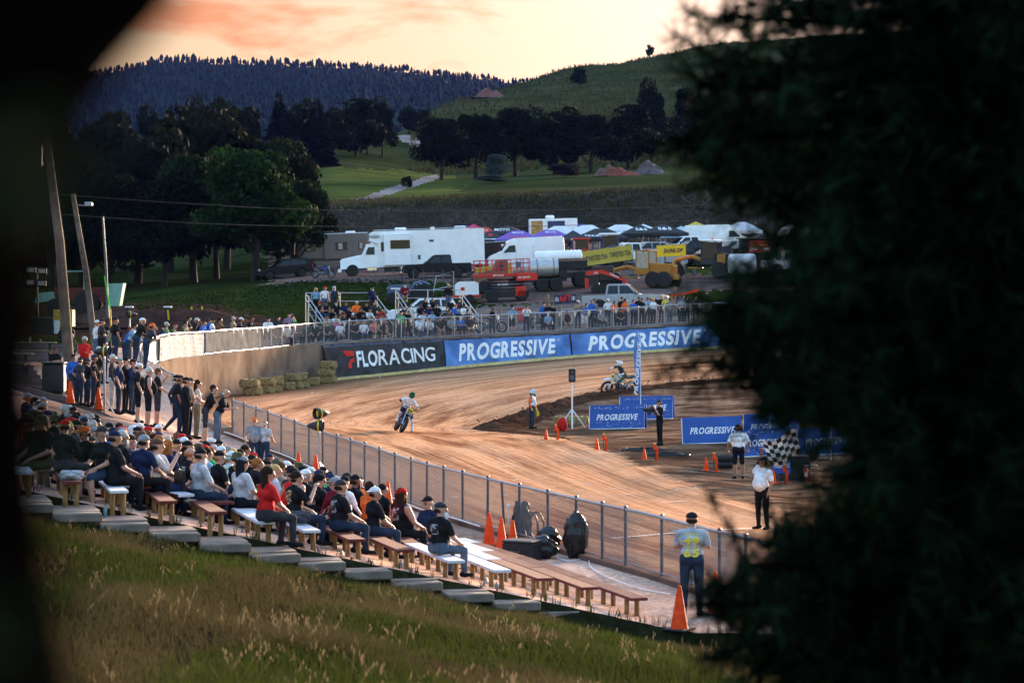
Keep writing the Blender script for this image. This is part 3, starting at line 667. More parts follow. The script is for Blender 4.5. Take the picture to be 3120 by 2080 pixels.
# cloth pennants hung on the far and left rails
mb = MB(); s = sW0-6
while s < sW1:
    p, tg = curve_at(WC, s); nr = Vector((tg.y, -tg.x, 0)); q = p+nr*.05+Vector((0, 0, .12+1.10)); w_ = rnd.uniform(.09, .12); h_ = rnd.uniform(.25, .4)
    mb.add([q-tg*w_, q+tg*w_, q+Vector((0, 0, -h_))+nr*.02, q-tg*w_+nr*.012, q+tg*w_+nr*.012, q+Vector((0, 0, -h_))+nr*.03], [(0, 1, 2), (5, 4, 3), (0, 3, 4, 1), (1, 4, 5, 2), (2, 5, 3, 0)])
    s += rnd.uniform(.75, 1.3) if rnd.random() < .8 else 2.5
o = part('pennant_string', mb, mat('pennant_cloth', (.5, .47, .44), .8, 0, .3, 30)); o['kind'] = 'stuff'; tag(o, 'string of small pale triangular pennants along the far fence rail', 'pennants')
# ---- hay bales
M_HAY = mat('hay', (.33, .23, .08), .95, 0, .5, 7, .9, 26, col2=(.38, .29, .13), det=8)
def hay_mesh():
    bm = bmesh.new(); bmesh.ops.create_cube(bm, size=1); bmesh.ops.scale(bm, vec=(1.0, .46, .40), verts=bm.verts)
    bmesh.ops.bevel(bm, geom=bm.edges[:], offset=.05, segments=2, affect='EDGES'); bmesh.ops.subdivide_edges(bm, edges=[e for e in bm.edges if e.calc_length() > .2], cuts=4, use_grid_fill=True)
    r = random.Random(3)
    for v in bm.verts:
        for tx in (-.2, .2): v.co *= 1-.05*math.exp(-((v.co.x-tx)/.035)**2)
        v.co += Vector((r.uniform(-1, 1), r.uniform(-1, 1), r.uniform(-1, 1)))*.016
    me = bpy.data.meshes.new('hay_bale'); bm.to_mesh(me); bm.free(); return me
HAY = hay_mesh(); HAYT = MB()
for tx in (-.2, .2): HAYT.box((tx, 0, 0), (.015, .485, .425))
HAYT = HAYT.mesh('twine')
def bale(p, rz, label, tilt=0, group='hay bales against the concrete wall'):
    o = link('hay_bale', HAY, None, M_HAY, p, (tilt, 0, rz)); tag(o, label, 'hay bale', group); link('twine', HAYT, o, mat('twine', (.45, .33, .15), .8, 0, 0)); return o
for (u, v, n, rz, w) in ((675, 1208, 2, 1.3, 1), (697, 1203, 1, .2, 1.2), (729, 1196, 2, 1.2, 1), (757, 1190, 2, .3, 1.1), (800, 1183, 1, .1, 1), (822, 1176, 2, 1.2, 1.1), (843, 1176, 2, .5, 1), (882, 1168, 1, .2, 1), (908, 1165, 3, 1.4, 1), (928, 1163, 2, 1.2, 1)):
    s = s_at_u(WC, u, 14, 70); p, tg = curve_at(WC, s); nr = Vector((tg.y, -tg.x, 0)); b = p+nr*(1.25+rnd.uniform(0, .5)); z = ht(b.x, b.y)
    for k in range(n): bale((b.x+rnd.uniform(-.1, .1), b.y, z+.2+.41*k), math.atan2(tg.y, tg.x)+rz+rnd.uniform(-.2, .2), 'hay bale %s left of the black banner' % ('on the ground', 'second from the ground', 'topping a stack of three')[k])
# ---- terraces and benches
ROW0, ROWD, RISE = 2.55, .775, .172
NROW = 14
def offset_curve(d):
    o = []
    for i in range(len(FC)):
        t = FC[min(i+1, len(FC)-1), :2]-FC[max(i-1, 0), :2]; t /= np.linalg.norm(t); o.append((FC[i, 0]-t[1]*d, FC[i, 1]+t[0]*d, FC[i, 2]))
    return np.array(o)
M_STEP = mat('terrace_concrete', (.27, .175, .135), .92, 0, .35, 1.5, .3, 10); M_SLAB = mat('slab_edge', (.17, .13, .10), .9, 0, .3, 3, .3, 20)
M_PLW = mat('white_plank', (.52, .51, .55), .7, 0, .2, 4, .25, 30); M_PLR = mat('red_plank', (.12, .020, .014), .9, 0, .3, 4, .25, 30)
ROWS = []
redend = {0, 1, 2, 5, 6, 9, 10, 12}
for k in range(NROW):
    d = ROW0+ROWD*k; cv_ = offset_curve(d); zt = cv_[:, 2]+RISE*k
    yend = 40.9-.12*k+.35*math.sin(k*1.3)*.4
    ybk = [52, 55, 60][k] if k < 3 else min(66, 61+k*.6)
    ok = (cv_[:, 1] > yend) & (cv_[:, 1] < ybk); c3 = np.stack([cv_[ok, 0], cv_[ok, 1], zt[ok]], 1)
    yy = np.interp(yend, cv_[:, 1], cv_[:, 0]); c3 = np.concatenate([[(yy, yend, np.interp(yend, cv_[:, 1], zt))], c3]); ROWS.append(c3)
    c4 = np.concatenate([[c3[0]-(c3[2]-c3[0])/np.linalg.norm(c3[2]-c3[0])*.42], c3]); rg = ribbon(c4, 0, len(c4), lambda i, p: [(-ROWD*.52, p[2]-.55), (-ROWD*.52, p[2]), (ROWD*.5, p[2]), (ROWD*.5, p[2]-.55)])
    mb = MB(); mb.loft(rg); o = part('terrace_step', mb, M_STEP); struct(o)
    if k:
        p, tg = curve_at(c3, .0); a = math.atan2(tg.y, tg.x); mb = MB(); mb.box((0, 0, 0), (.52, .80, .15), .02)
        o = part('edge_slab', mb, M_SLAB, None, loc=(p.x-tg.x*.45, p.y-tg.y*.45, p.z-.08-.012*(k % 3)), rot=(rnd.uniform(-.02, .02), rnd.uniform(-.02, .02), a+rnd.uniform(-.04, .04))); tag(o, 'concrete edge slab stepping down beside the grass', 'slab', 'concrete slabs along the grass edge')
    L = clen(c3); bt = thing('bench', '%s plank bench, %s row up from the fence' % ('red' if k in redend else 'white', ('first', 'second', 'third', 'fourth', 'fifth', 'sixth', 'seventh', 'eighth', 'ninth', 'tenth', 'eleventh', 'twelfth', 'thirteenth', 'fourteenth')[k]), 'bench', tuple(c3[0]), group='plank benches on the terraces'); inv = Matrix.Translation(-Vector(c3[0]))
    s, j = .05, 0
    while s < L-.5:
        e = min(s+3.6, L); p0, _ = curve_at(c3, s); p1, _ = curve_at(c3, e-.03); dd = (p1-p0); ln = dd.length; a = math.atan2(dd.y, dd.x); mid = (p0+p1)/2
        col = (k in redend) if j == 0 else (k+j) % 3 != 0
        mb = MB(); mb.box((0, 0, 0), (ln, .30, .05), .008)
        sl = math.atan2(dd.z, dd.xy.length)
        o = part('plank', mb, M_PLR if col else M_PLW, bt); o.matrix_world = Matrix.Translation(mid+Vector((0, 0, .42))) @ Matrix.Rotation(a, 4, 'Z') @ Matrix.Rotation(-sl, 4, 'Y'); o.matrix_parent_inverse = inv
        for f in (.12, .5, .88) if j == 0 else (.5,):
            q = p0.lerp(p1, f)
            for side in ((-.09, .09) if j == 0 else (0,)):
                nr = Vector((-dd.y, dd.x, 0)).normalized(); mb = MB(); mb.cyl(q+nr*side-Vector((0, 0, .05)), q+nr*side+Vector((0, 0, .395)), .045, .043, 8); o = part('leg', mb, M_POST, bt, True); o.matrix_parent_inverse = inv
        s = e; j += 1
def row_seat(u, vhead, k=None, headz=.87):
    """row and place on it that put a seated head at picture (u,vhead)"""
    best = None
    for kk in range(NROW) if k is None else [k]:
        c = ROWS[kk]; uu = UC+F*c[:, 0]/c[:, 1]
        if not (uu.min()-25 <= u <= uu.max()+25): continue
        i = int(np.argmin(abs(uu-u))); p = c[i]; v = VH-F*(p[2]+.445+headz-H0)/p[1]; e = abs(v-vhead)
        if best is None or e < best[0]: best = (e, kk, i)
    return best
# ================================================================ people
def vec(*a): return Vector(a)
class Fig:
    """a figure as tapered limbs, fused into one skin; faces -y"""
    def __init__(s): s.c = []
    def cap(s, a, b, ra, rb, tag_, flat=None): s.c.append((Vector(a), Vector(b), ra, rb, tag_, flat))
SK, TORSO, SLEEVE, FORE, THIGH, SHIN, SHOE, EYE = range(8)
POSES = {}
def build_pose(name, P, N, arms, legs, yaw=0., pitch=0., belly=.0, shw=.19, grip=(0, 0), fem=False, roll=0.):
    P, N = Vector(P), Vector(N); up = (N-P).normalized(); X = vec(1, 0, 0); X = (X-up*X.dot(up)).normalized(); fw = -X.cross(up)*-1
    fw = X.cross(up)*-1 if (X.cross(up)).y > 0 else X.cross(up)     # forward (-y side)
    g = Fig(); L = (N-P).length
    def tp(x, f, h): return P+X*x+fw*f+up*(L*h)
    for sx in (-1, 1): g.cap(tp(sx*.075, -.01, -.02), tp(sx*.06, 0, .15), .118, .112, THIGH)
    g.cap(tp(-.06, 0, .22), tp(.06, 0, .22), .115, .115, TORSO)
    g.cap(tp(0, .02+belly*.5, .3), tp(0, .01+belly*.3, .5), .125+belly*.5, .125+belly*.35, TORSO)
    g.cap(tp(-.085, 0, .66), tp(.085, 0, .66), .118, .118, TORSO)
    g.cap(tp(-shw+.045, -.005, .86), tp(shw-.045, -.005, .86), .075, .075, TORSO)
    g.cap(tp(0, -.01, .9), tp(0, 0, 1.0), .075, .06, TORSO)
    if fem: g.cap(tp(-.075, .085, .66), tp(.075, .085, .66), .065, .065, TORSO)
    MH = Matrix.Rotation(yaw, 3, 'Z') @ Matrix.Rotation(pitch, 3, 'X') @ Matrix.Rotation(roll, 3, 'Y'); HC = N+up*.032+vec(0, -.02, 0)*1 + MH @ vec(0, -.01, .105)
    g.cap(N-up*.02, HC+MH @ vec(0, .02, -.06), .056, .054, SK)
    hp = lambda x, y, z: HC+MH @ vec(x, y, z)
    g.cap(hp(0, .018, .035), hp(0, -.012, .02), .084, .078, SK)
    g.cap(hp(0, -.012, -.02), hp(0, -.038, -.07), .066, .045, SK)
    g.cap(hp(0, -.088, .012), hp(0, -.108, -.018), .010, .016, SK)
    g.cap(hp(-.035, -.072, .03), hp(.035, -.072, .03), .021, .021, SK)
    for sx in (-1, 1):
        g.cap(hp(sx*.078, .012, .015), hp(sx*.081, .016, -.02), .018, .013, SK)
        g.cap(hp(sx*.032, -.083, .004), hp(sx*.032, -.084, .004), .0125, .0125, EYE)
    g.cap(hp(-.018, -.080, -.052), hp(.018, -.080, -.052), .012, .012, SK)
    info = {'head': (HC, MH), 'P': P, 'N': N, 'up': up, 'fw': fw}
    for si, (E, W) in enumerate(arms):
        sx = -1 if si == 0 else 1; S = tp(sx*shw, -.005, .845); E, W = Vector(E), Vector(W)
        g.cap(S, S.lerp(E, .72), .064, .058, SLEEVE); g.cap(S.lerp(E, .6), E, .046, .043, FORE); g.cap(E, W, .043, .030, FORE)
        d = (W-E).normalized(); side = d.cross(vec(0, 0, 1)); side = side.normalized() if side.length > .1 else X.copy(); nrm = side.cross(d).normalized()
        curl = .9 if grip[si] else .35
        pc = W+d*.05; g.cap(W, pc, .029, .034, SK); g.cap(pc-side*.02, pc+side*.02, .026, .026, SK)
        for q in range(4):
            k0 = W+d*.085+side*(.032-.021*q); ln = (.034, .04, .037, .028)[q]; d1 = (d*math.cos(curl)-nrm*math.sin(curl)); d2 = (d*math.cos(curl*2)-nrm*math.sin(curl*2)); k1 = k0+d1*ln; g.cap(k0, k1, .0095, .009, SK); g.cap(k1, k1+d2*ln*.8, .009, .008, SK)
        th = W+d*.03+side*.03*sx; g.cap(th, th+(d*.7+side*.6*sx-nrm*.3)*.045, .012, .010, SK)
        info['W%d' % si] = W+d*.09; info['E%d' % si] = E
    for si, (K, A, T) in enumerate(legs):
        sx = -1 if si == 0 else 1; Hp = tp(sx*.095, 0, -.03); K, A, T = Vector(K), Vector(A), Vector(T)
        g.cap(Hp, K, .098, .068, THIGH); g.cap(K, K.lerp(A, .38), .062, .062, SHIN); g.cap(K.lerp(A, .35), A, .062, .046, SHIN)
        g.cap(A+vec(0, 0, -.01), A.lerp(T, .0)+(A-T).normalized()*.05+vec(0, 0, -.035), .046, .045, SHOE); g.cap(A+vec(0, 0, -.035), T+vec(0, 0, .005), .046, .036, SHOE)
    vs = MB()
    for a, b, ra, rb, tg_, _ in g.c:
        ax = (b-a); ln = ax.length
        d = ax.normalized() if ln > 1e-5 else vec(0, 0, 1); o1 = d.orthogonal().normalized(); o2 = d.cross(o1); rings = []
        for base, r, angs in ((a, ra, (-85, -60, -30, 0)), (b, rb, (0, 30, 60, 85))):
            for t in angs: rings.append([base+d*(r*math.sin(R(t)))+(o1*math.cos(q)+o2*math.sin(q))*(r*math.cos(R(t))) for q in [2*math.pi*i/12 for i in range(12)]])
        vs.loft(rings)
    me = vs.mesh('tmp'); o = bpy.data.objects.new('tmp', me); COL.objects.link(o)
    rm = o.modifiers.new('r', 'REMESH'); rm.mode = 'VOXEL'; rm.voxel_size = .0185; sm = o.modifiers.new('s', 'SMOOTH'); sm.factor = .5; sm.iterations = 4
    dg = bpy.context.evaluated_depsgraph_get(); m2 = bpy.data.meshes.new_from_object(o.evaluated_get(dg)); bpy.data.objects.remove(o); bpy.data.meshes.remove(me); m2.name = 'person_'+name
    n = len(m2.polygons); C = np.zeros(n*3, np.float32); m2.polygons.foreach_get('center', C); C = C.reshape(-1, 3); D = np.full((n, len(g.c)), 9.)
    for i, (a, b, ra, rb, tg_, _) in enumerate(g.c):
        A, B = np.array(a), np.array(b); ab = B-A; q = np.clip(((C-A) @ ab)/max(ab @ ab, 1e-9), 0, 1); D[:, i] = np.linalg.norm(C-(A+q[:, None]*ab), axis=1)-(ra+(rb-ra)*q)-(.006 if tg_ == EYE else 0)
    tags = np.array([c[4] for c in g.c])[D.argmin(1)]
    # trouser tops stay under the shirt hem
    info['mesh'] = m2; m2.materials.clear()
    for i in range(8): m2.materials.append(None)
    m2.polygons.foreach_set('material_index', tags.astype(np.int32)); m2.shade_smooth()
    info['zmin'] = float(C[:, 2].min()); POSES[name] = info
st = [((-.11, .0, .50), (-.12, .03, .09), (-.15, -.13, .045)), ((.11, 0, .50), (.12, .03, .09), (.15, -.13, .045))]
def stand(name, arms, legs=st, N=(0, .0, 1.46), **k): build_pose(name, (0, 0, .95), N, arms, legs, **k)
stand('stand', [((-.27, .03, 1.14), (-.26, -.06, .90)), ((.27, .03, 1.14), (.26, -.06, .90))], belly=.03)
stand('stand_fat', [((-.31, .03, 1.15), (-.30, -.07, .91)), ((.31, .03, 1.15), (.30, -.07, .91))], belly=.13, shw=.215)
stand('folded', [((-.25, -.06, 1.15), (.03, -.21, 1.20)), ((.25, -.06, 1.15), (-.03, -.19, 1.16))], belly=.04)
stand('pockets', [((-.29, .08, 1.15), (-.20, -.06, .95)), ((.29, .08, 1.15), (.20, -.06, .95))], yaw=.4)
stand('camera', [((-.23, -.12, 1.18), (-.06, -.22, 1.46)), ((.22, -.14, 1.18), (.06, -.24, 1.44))], pitch=.05, grip=(1, 1))
stand('woman', [((-.23, -.04, 1.14), (-.02, -.17, 1.10)), ((.23, .02, 1.13), (.22, -.07, .92))], fem=True, shw=.165, yaw=-.3)
stand('lean', [((-.25, -.26, 1.10), (-.08, -.46, 1.13)), ((.25, -.26, 1.10), (.08, -.46, 1.13))], N=(0, -.20, 1.42), legs=[((-.11, .02, .50), (-.12, .1, .09), (-.13, -.06, .045)), ((.12, .0, .50), (.14, .02, .09), (.15, -.14, .045))], pitch=-.1)
stand('phone', [((-.25, -.04, 1.15), (-.20, -.24, 1.02)), ((.24, -.12, 1.20), (.12, -.30, 1.46))], grip=(0, 1))
build_pose('walk', (0, 0, .93), (0, -.04, 1.44), [((-.25, .12, 1.14), (-.22, .05, .9)), ((.25, -.1, 1.15), (.2, -.26, .98))], [((-.1, -.2, .52), (-.1, -.16, .1), (-.11, -.33, .05)), ((.1, .02, .50), (.1, .33, .16), (.11, .24, .06))], yaw=.2)
sl = [((-.14, -.43, .03), (-.15, -.42, -.36), (-.17, -.58, -.405)), ((.14, -.43, .03), (.15, -.38, -.36), (.17, -.54, -.405))]
def sit(name, arms, legs=sl, N=(0, -.03, .60), **k): build_pose(name, (0, 0, .10), N, arms, legs, **k)
sit('sit', [((-.26, -.10, .28), (-.15, -.34, .16)), ((.26, -.10, .28), (.15, -.34, .16))], belly=.05)
sit('sit_fat', [((-.31, -.10, .28), (-.19, -.36, .17)), ((.31, -.10, .28), (.19, -.36, .17))], belly=.14, shw=.22)
sit('sit_forward', [((-.23, -.33, .25), (-.06, -.50, .17)), ((.23, -.33, .25), (.06, -.52, .18))], N=(0, -.26, .55), pitch=-.05)
sit('sit_phone', [((-.24, -.16, .33), (-.08, -.34, .58)), ((.26, -.1, .28), (.15, -.34, .16))], grip=(1, 0))
sit('sit_cross', [((-.25, -.12, .30), (.03, -.24, .32)), ((.25, -.12, .30), (-.03, -.22, .29))], yaw=.5, belly=.05)
sit('sit_wave', [((-.26, -.10, .28), (-.15, -.34, .16)), ((.34, -.12, .62), (.42, -.22, .86))], yaw=-.3)
sit('sit_woman', [((-.23, -.12, .27), (-.1, -.32, .17)), ((.23, -.12, .27), (.1, -.32, .17))], fem=True, shw=.165, yaw=-.5)
sit('sit_look', [((-.26, -.08, .28), (-.17, -.32, .16)), ((.26, -.08, .28), (.17, -.32, .16))], yaw=-.7, belly=.06)
stand('flagman', [((-.20, .22, 1.58), (-.14, .16, 1.86)), ((.29, -.02, 1.14), (.27, -.12, .92))], belly=.11, pitch=-.35, yaw=.15, grip=(1, 0), shw=.21)
build_pose('rider', (0, .12, .92), (0, -.22, 1.36), [((-.40, -.28, 1.16), (-.34, -.52, 1.10)), ((.42, -.22, 1.12), (.36, -.50, 1.08))], [((-.2, -.32, .80), (-.2, -.02, .42), (-.2, -.2, .36)), ((.30, -.34, .66), (.48, -.32, .22), (.52, -.5, .16))], pitch=-.15, grip=(1, 1))
# ---- heads
def head_mesh(kind):
    mb = MB()
    if kind == 'short':
        mb.ell((0, .022, .038), (.090, .100, .100), 14, 8, z0=-.35); mb.box((0, .06, -.03), (.13, .08, .08), .03)
    elif kind == 'long':
        mb.ell((0, .022, .038), (.094, .104, .102), 14, 8, z0=-.3); mb.loft([[(x*w, y, z) for x, y in ((-1, .02), (-.85, .10), (0, .13), (.85, .10), (1, .02), (.7, .05), (-.7, .05))] for z, w in ((.06, .09), (-.08, .10), (-.2, .105), (-.32, .08))])
    elif kind == 'bald':
        mb.ell((0, .05, -.01), (.088, .075, .05), 12, 5, z0=-.6)
    elif kind in ('cap', 'cap_back'):
        f = 1 if kind == 'cap' else -1
        mb.ell((0, .014, .055), (.092, .106, .085), 16, 8, z0=-.05)
        n = 9; top = []; bot = []
        for i in range(n):
            a = math.pi*(i/(n-1)); top.append((math.cos(a)*.084, (.012-.085*f)-f*.068*math.sin(a), .062-.012*math.sin(a))); bot.append((math.cos(a)*.084, (.012-.085*f)-f*.068*math.sin(a), .054-.012*math.sin(a)))
        back = [(-.06, .0, .05), (.06, .0, .05)]; k = len(mb.v); mb.loft([bot+[(-.07, 0, .054), (.07, 0, .054)], top+[(-.07, 0, .062), (.07, 0, .062)]])
        mb.ell((0, .012, .138), (.012, .012, .008), 6, 3)
    elif kind == 'cowboy':
        mb.lathe([(.10, .03), (.19, .045), (.2, .06), (.11, .05), (.10, .10), (.085, .15), (.02, .135)], (0, .01, 0), 16)
    elif kind == 'bucket':
        mb.lathe([(.135, -.005), (.138, .0), (.1, .05), (.096, .11), (.06, .135), (.02, .137)], (0, .012, 0), 16)
    elif kind == 'helmet':
        mb.ell((0, .01, .02), (.125, .15, .135), 16, 10, z0=-.8); mb.box((0, -.12, -.075), (.12, .10, .075), .03); mb.box((0, -.16, .10), (.17, .13, .015), .006)
    elif kind == 'visor':
        mb.ell((0, -.035, .02), (.108, .108, .05), 14, 6)
    elif kind == 'beard':
        mb.loft([[(-.06, -.05, -.04), (0, -.10, -.045), (.06, -.05, -.04), (0, 0, -.04)], [(-.065, -.055, -.075), (0, -.118, -.08), (.065, -.055, -.075), (0, 0, -.08)], [(-.04, -.06, -.13), (0, -.11, -.14), (.04, -.06, -.13), (0, -.03, -.13)], [(-.015, -.08, -.185), (0, -.10, -.19), (.015, -.08, -.185), (0, -.06, -.185)]])
    elif kind == 'headset':
        for sx in (-1, 1): mb.cyl((sx*.085, .012, .0), (sx*.125, .012, .0), .042, .036, 10)
        mb.tube([(.1*math.cos(a), .012, .01+.135*math.sin(a)) for a in [math.pi*i/10 for i in range(11)]], .012, 5); mb.tube([(-.11, .0, -.02), (-.1, -.09, -.06), (-.04, -.13, -.07)], .006, 4)
    return mb.mesh(kind, True, 50)
HEADS = {k: head_mesh(k) for k in ('short', 'long', 'bald', 'cap', 'cap_back', 'cowboy', 'bucket', 'helmet', 'visor', 'beard', 'headset')}
CLR = {'black': (.012, .012, .015), 'charcoal': (.035, .035, .042), 'white': (.66, .66, .69), 'grey': (.22, .225, .25), 'light grey': (.38, .39, .43), 'navy': (.015, .022, .06), 'blue': (.03, .11, .42), 'light blue': (.17, .29, .42), 'red': (.50, .018, .016), 'maroon': (.13, .012, .022), 'orange': (.80, .14, .025), 'green': (.04, .32, .10), 'bright green': (.02, .65, .13), 'olive': (.07, .075, .04), 'tan': (.33, .23, .17), 'cream': (.52, .43, .38), 'pink': (.62, .10, .30), 'coral': (.75, .16, .14), 'yellow': (.60, .52, .07), 'denim blue': (.022, .034, .062), 'pale denim': (.075, .105, .155), 'dark green': (.012, .11, .07), 'khaki': (.20, .165, .11), 'brown': (.10, .05, .03), 'blonde': (.45, .30, .13), 'dark brown': (.025, .014, .010), 'ginger': (.30, .10, .03), 'plaid': (.16, .09, .14), 'silver': (.45, .44, .43)}
SKINS = [(.42, .215, .15), (.36, .17, .11), (.47, .26, .19), (.30, .135, .085), (.20, .09, .06)]
def cloth(c):
    if c == 'plaid':
        m = MATS.get('cloth_plaid')
        if m: return m
        m = mat('cloth_plaid', CLR['plaid'], .85, 0, 0); n, l = m.node_tree.nodes, m.node_tree.links; t_ = n.new('ShaderNodeTexCoord'); ck = n.new('ShaderNodeTexChecker'); ck.inputs['Scale'].default_value = 22; ck.inputs[1].default_value = (.30, .22, .30, 1); ck.inputs[2].default_value = (.09, .04, .10, 1); l.new(t_.outputs['Object'], ck.inputs[0]); l.new(ck.outputs[0], n['Principled BSDF'].inputs['Base Color']); return m
    return mat('cloth_'+c.replace(' ', '_'), CLR[c], .95, 0, .32, 7, .8, 11, spec=.08)
def skinm(i): return mat('skin_%d' % i, SKINS[i], .55, 0, .1, 9, spec=.35)
PEOPLE = []
def person(pose, loc, rz, shirt='black', pants='denim blue', hat=None, hair='dark brown', place='', sleeves='short', shorts=False, fat=1., h=1., skin=None, beard=None, hold='', shoes='black', hairstyle=None, label=None, group=None, seat=False, extra=None):
    I = POSES[pose]; o = bpy.data.objects.new('person', I['mesh']); COL.objects.link(o)
    o.location = loc; o.rotation_euler = (0, 0, rz); o.scale = (fat*h, fat*h, h)
    si = rnd.choices(range(5), (5, 4, 4, 1.5, .7))[0] if skin is None else skin; sm_ = skinm(si); sh = cloth(shirt); pa = cloth(pants)
    slots = [sm_, sh, sm_ if sleeves == 'none' else sh, sh if sleeves == 'long' else sm_, pa, sm_ if shorts else pa, cloth(shoes) if shoes in CLR else cloth('black'), mat('eye_dark', (.02, .012, .01), .3, 0, 0)]
    for i, m in enumerate(slots):
        o.material_slots[i].link = 'OBJECT'; o.material_slots[i].material = m
    HC, MH = I['head']; HM = Matrix.Translation(HC) @ MH.to_4x4()
    def hp(kind, nm, m):
        c = link(nm, HEADS[kind], o); c.matrix_local = HM
        if not c.data.materials: c.data.materials.append(None)
        c.material_slots[0].link = 'OBJECT'; c.material_slots[0].material = m; return c
    hs = hairstyle or ('short' if not hat else 'bald')
    hm = cloth(hair)
    if hat != 'helmet': hp(hs, 'hair', hm)
    hatname = None
    if hat:
        kind, hc = hat if isinstance(hat, tuple) else (hat, 'black')
        hp(kind, {'cap': 'cap', 'cap_back': 'cap', 'cowboy': 'hat', 'bucket': 'hat', 'helmet': 'helmet'}[kind], cloth(hc)); hatname = hc+' '+{'cap': 'cap', 'cap_back': 'backward cap', 'cowboy': 'cowboy hat', 'bucket': 'brimmed hat', 'helmet': 'helmet'}[kind]
    if beard: hp('beard', 'beard', cloth(beard))
    if extra: hp(extra, extra, cloth('black'))
    top = shirt+{'long': ' jacket', 'none': ' sleeveless top', 'short': ' t-shirt'}[sleeves]
    lb = label or ('person in '+top+(' and '+hatname if hatname else ', '+(hair if hair not in ('white', 'silver') else 'grey')+(' long' if hs == 'long' else '')+' hair')+(', '+hold if hold else '')+', '+place)
    tag(o, lb, 'person', group); PEOPLE.append(o); return o
RC = ['black']*16+['charcoal']*3+['navy']*3+['grey', 'light grey', 'white', 'white', 'blue', 'red', 'olive', 'maroon', 'tan', 'plaid', 'green', 'light blue', 'orange']
RH = [None]*5+[('cap', 'black')]*4+[('cap', 'charcoal'), ('cap', 'white'), ('cap', 'navy'), ('cap', 'red'), ('cap_back', 'black'), ('bucket', 'olive'), ('cap', 'grey')]
RHR = ['dark brown']*4+['brown', 'brown', 'black', 'silver', 'silver', 'blonde', 'ginger']
RP = ['denim blue']*4+['black']*3+['pale denim', 'charcoal', 'khaki']
def rkw(colors=RC):
    hat = rnd.choice(RH); hr = rnd.choice(RHR)
    d = dict(shirt=rnd.choice(colors), pants=rnd.choice(RP), hat=hat, hair=hr, sleeves=rnd.choices(['short', 'long', 'none'], (7, 2, 1))[0], shorts=rnd.random() < .25, fat=rnd.uniform(.95, 1.12), h=rnd.uniform(.95, 1.05))
    if not hat and rnd.random() < .25: d['hairstyle'] = 'long'
    if hr == 'silver' and rnd.random() < .5: d['beard'] = 'silver'
    return d
def face(p, tx, ty):      # heading that looks at (tx,ty)
    return math.atan2(tx-p[0], -(ty-p[1]))
TRK = (6, 95)
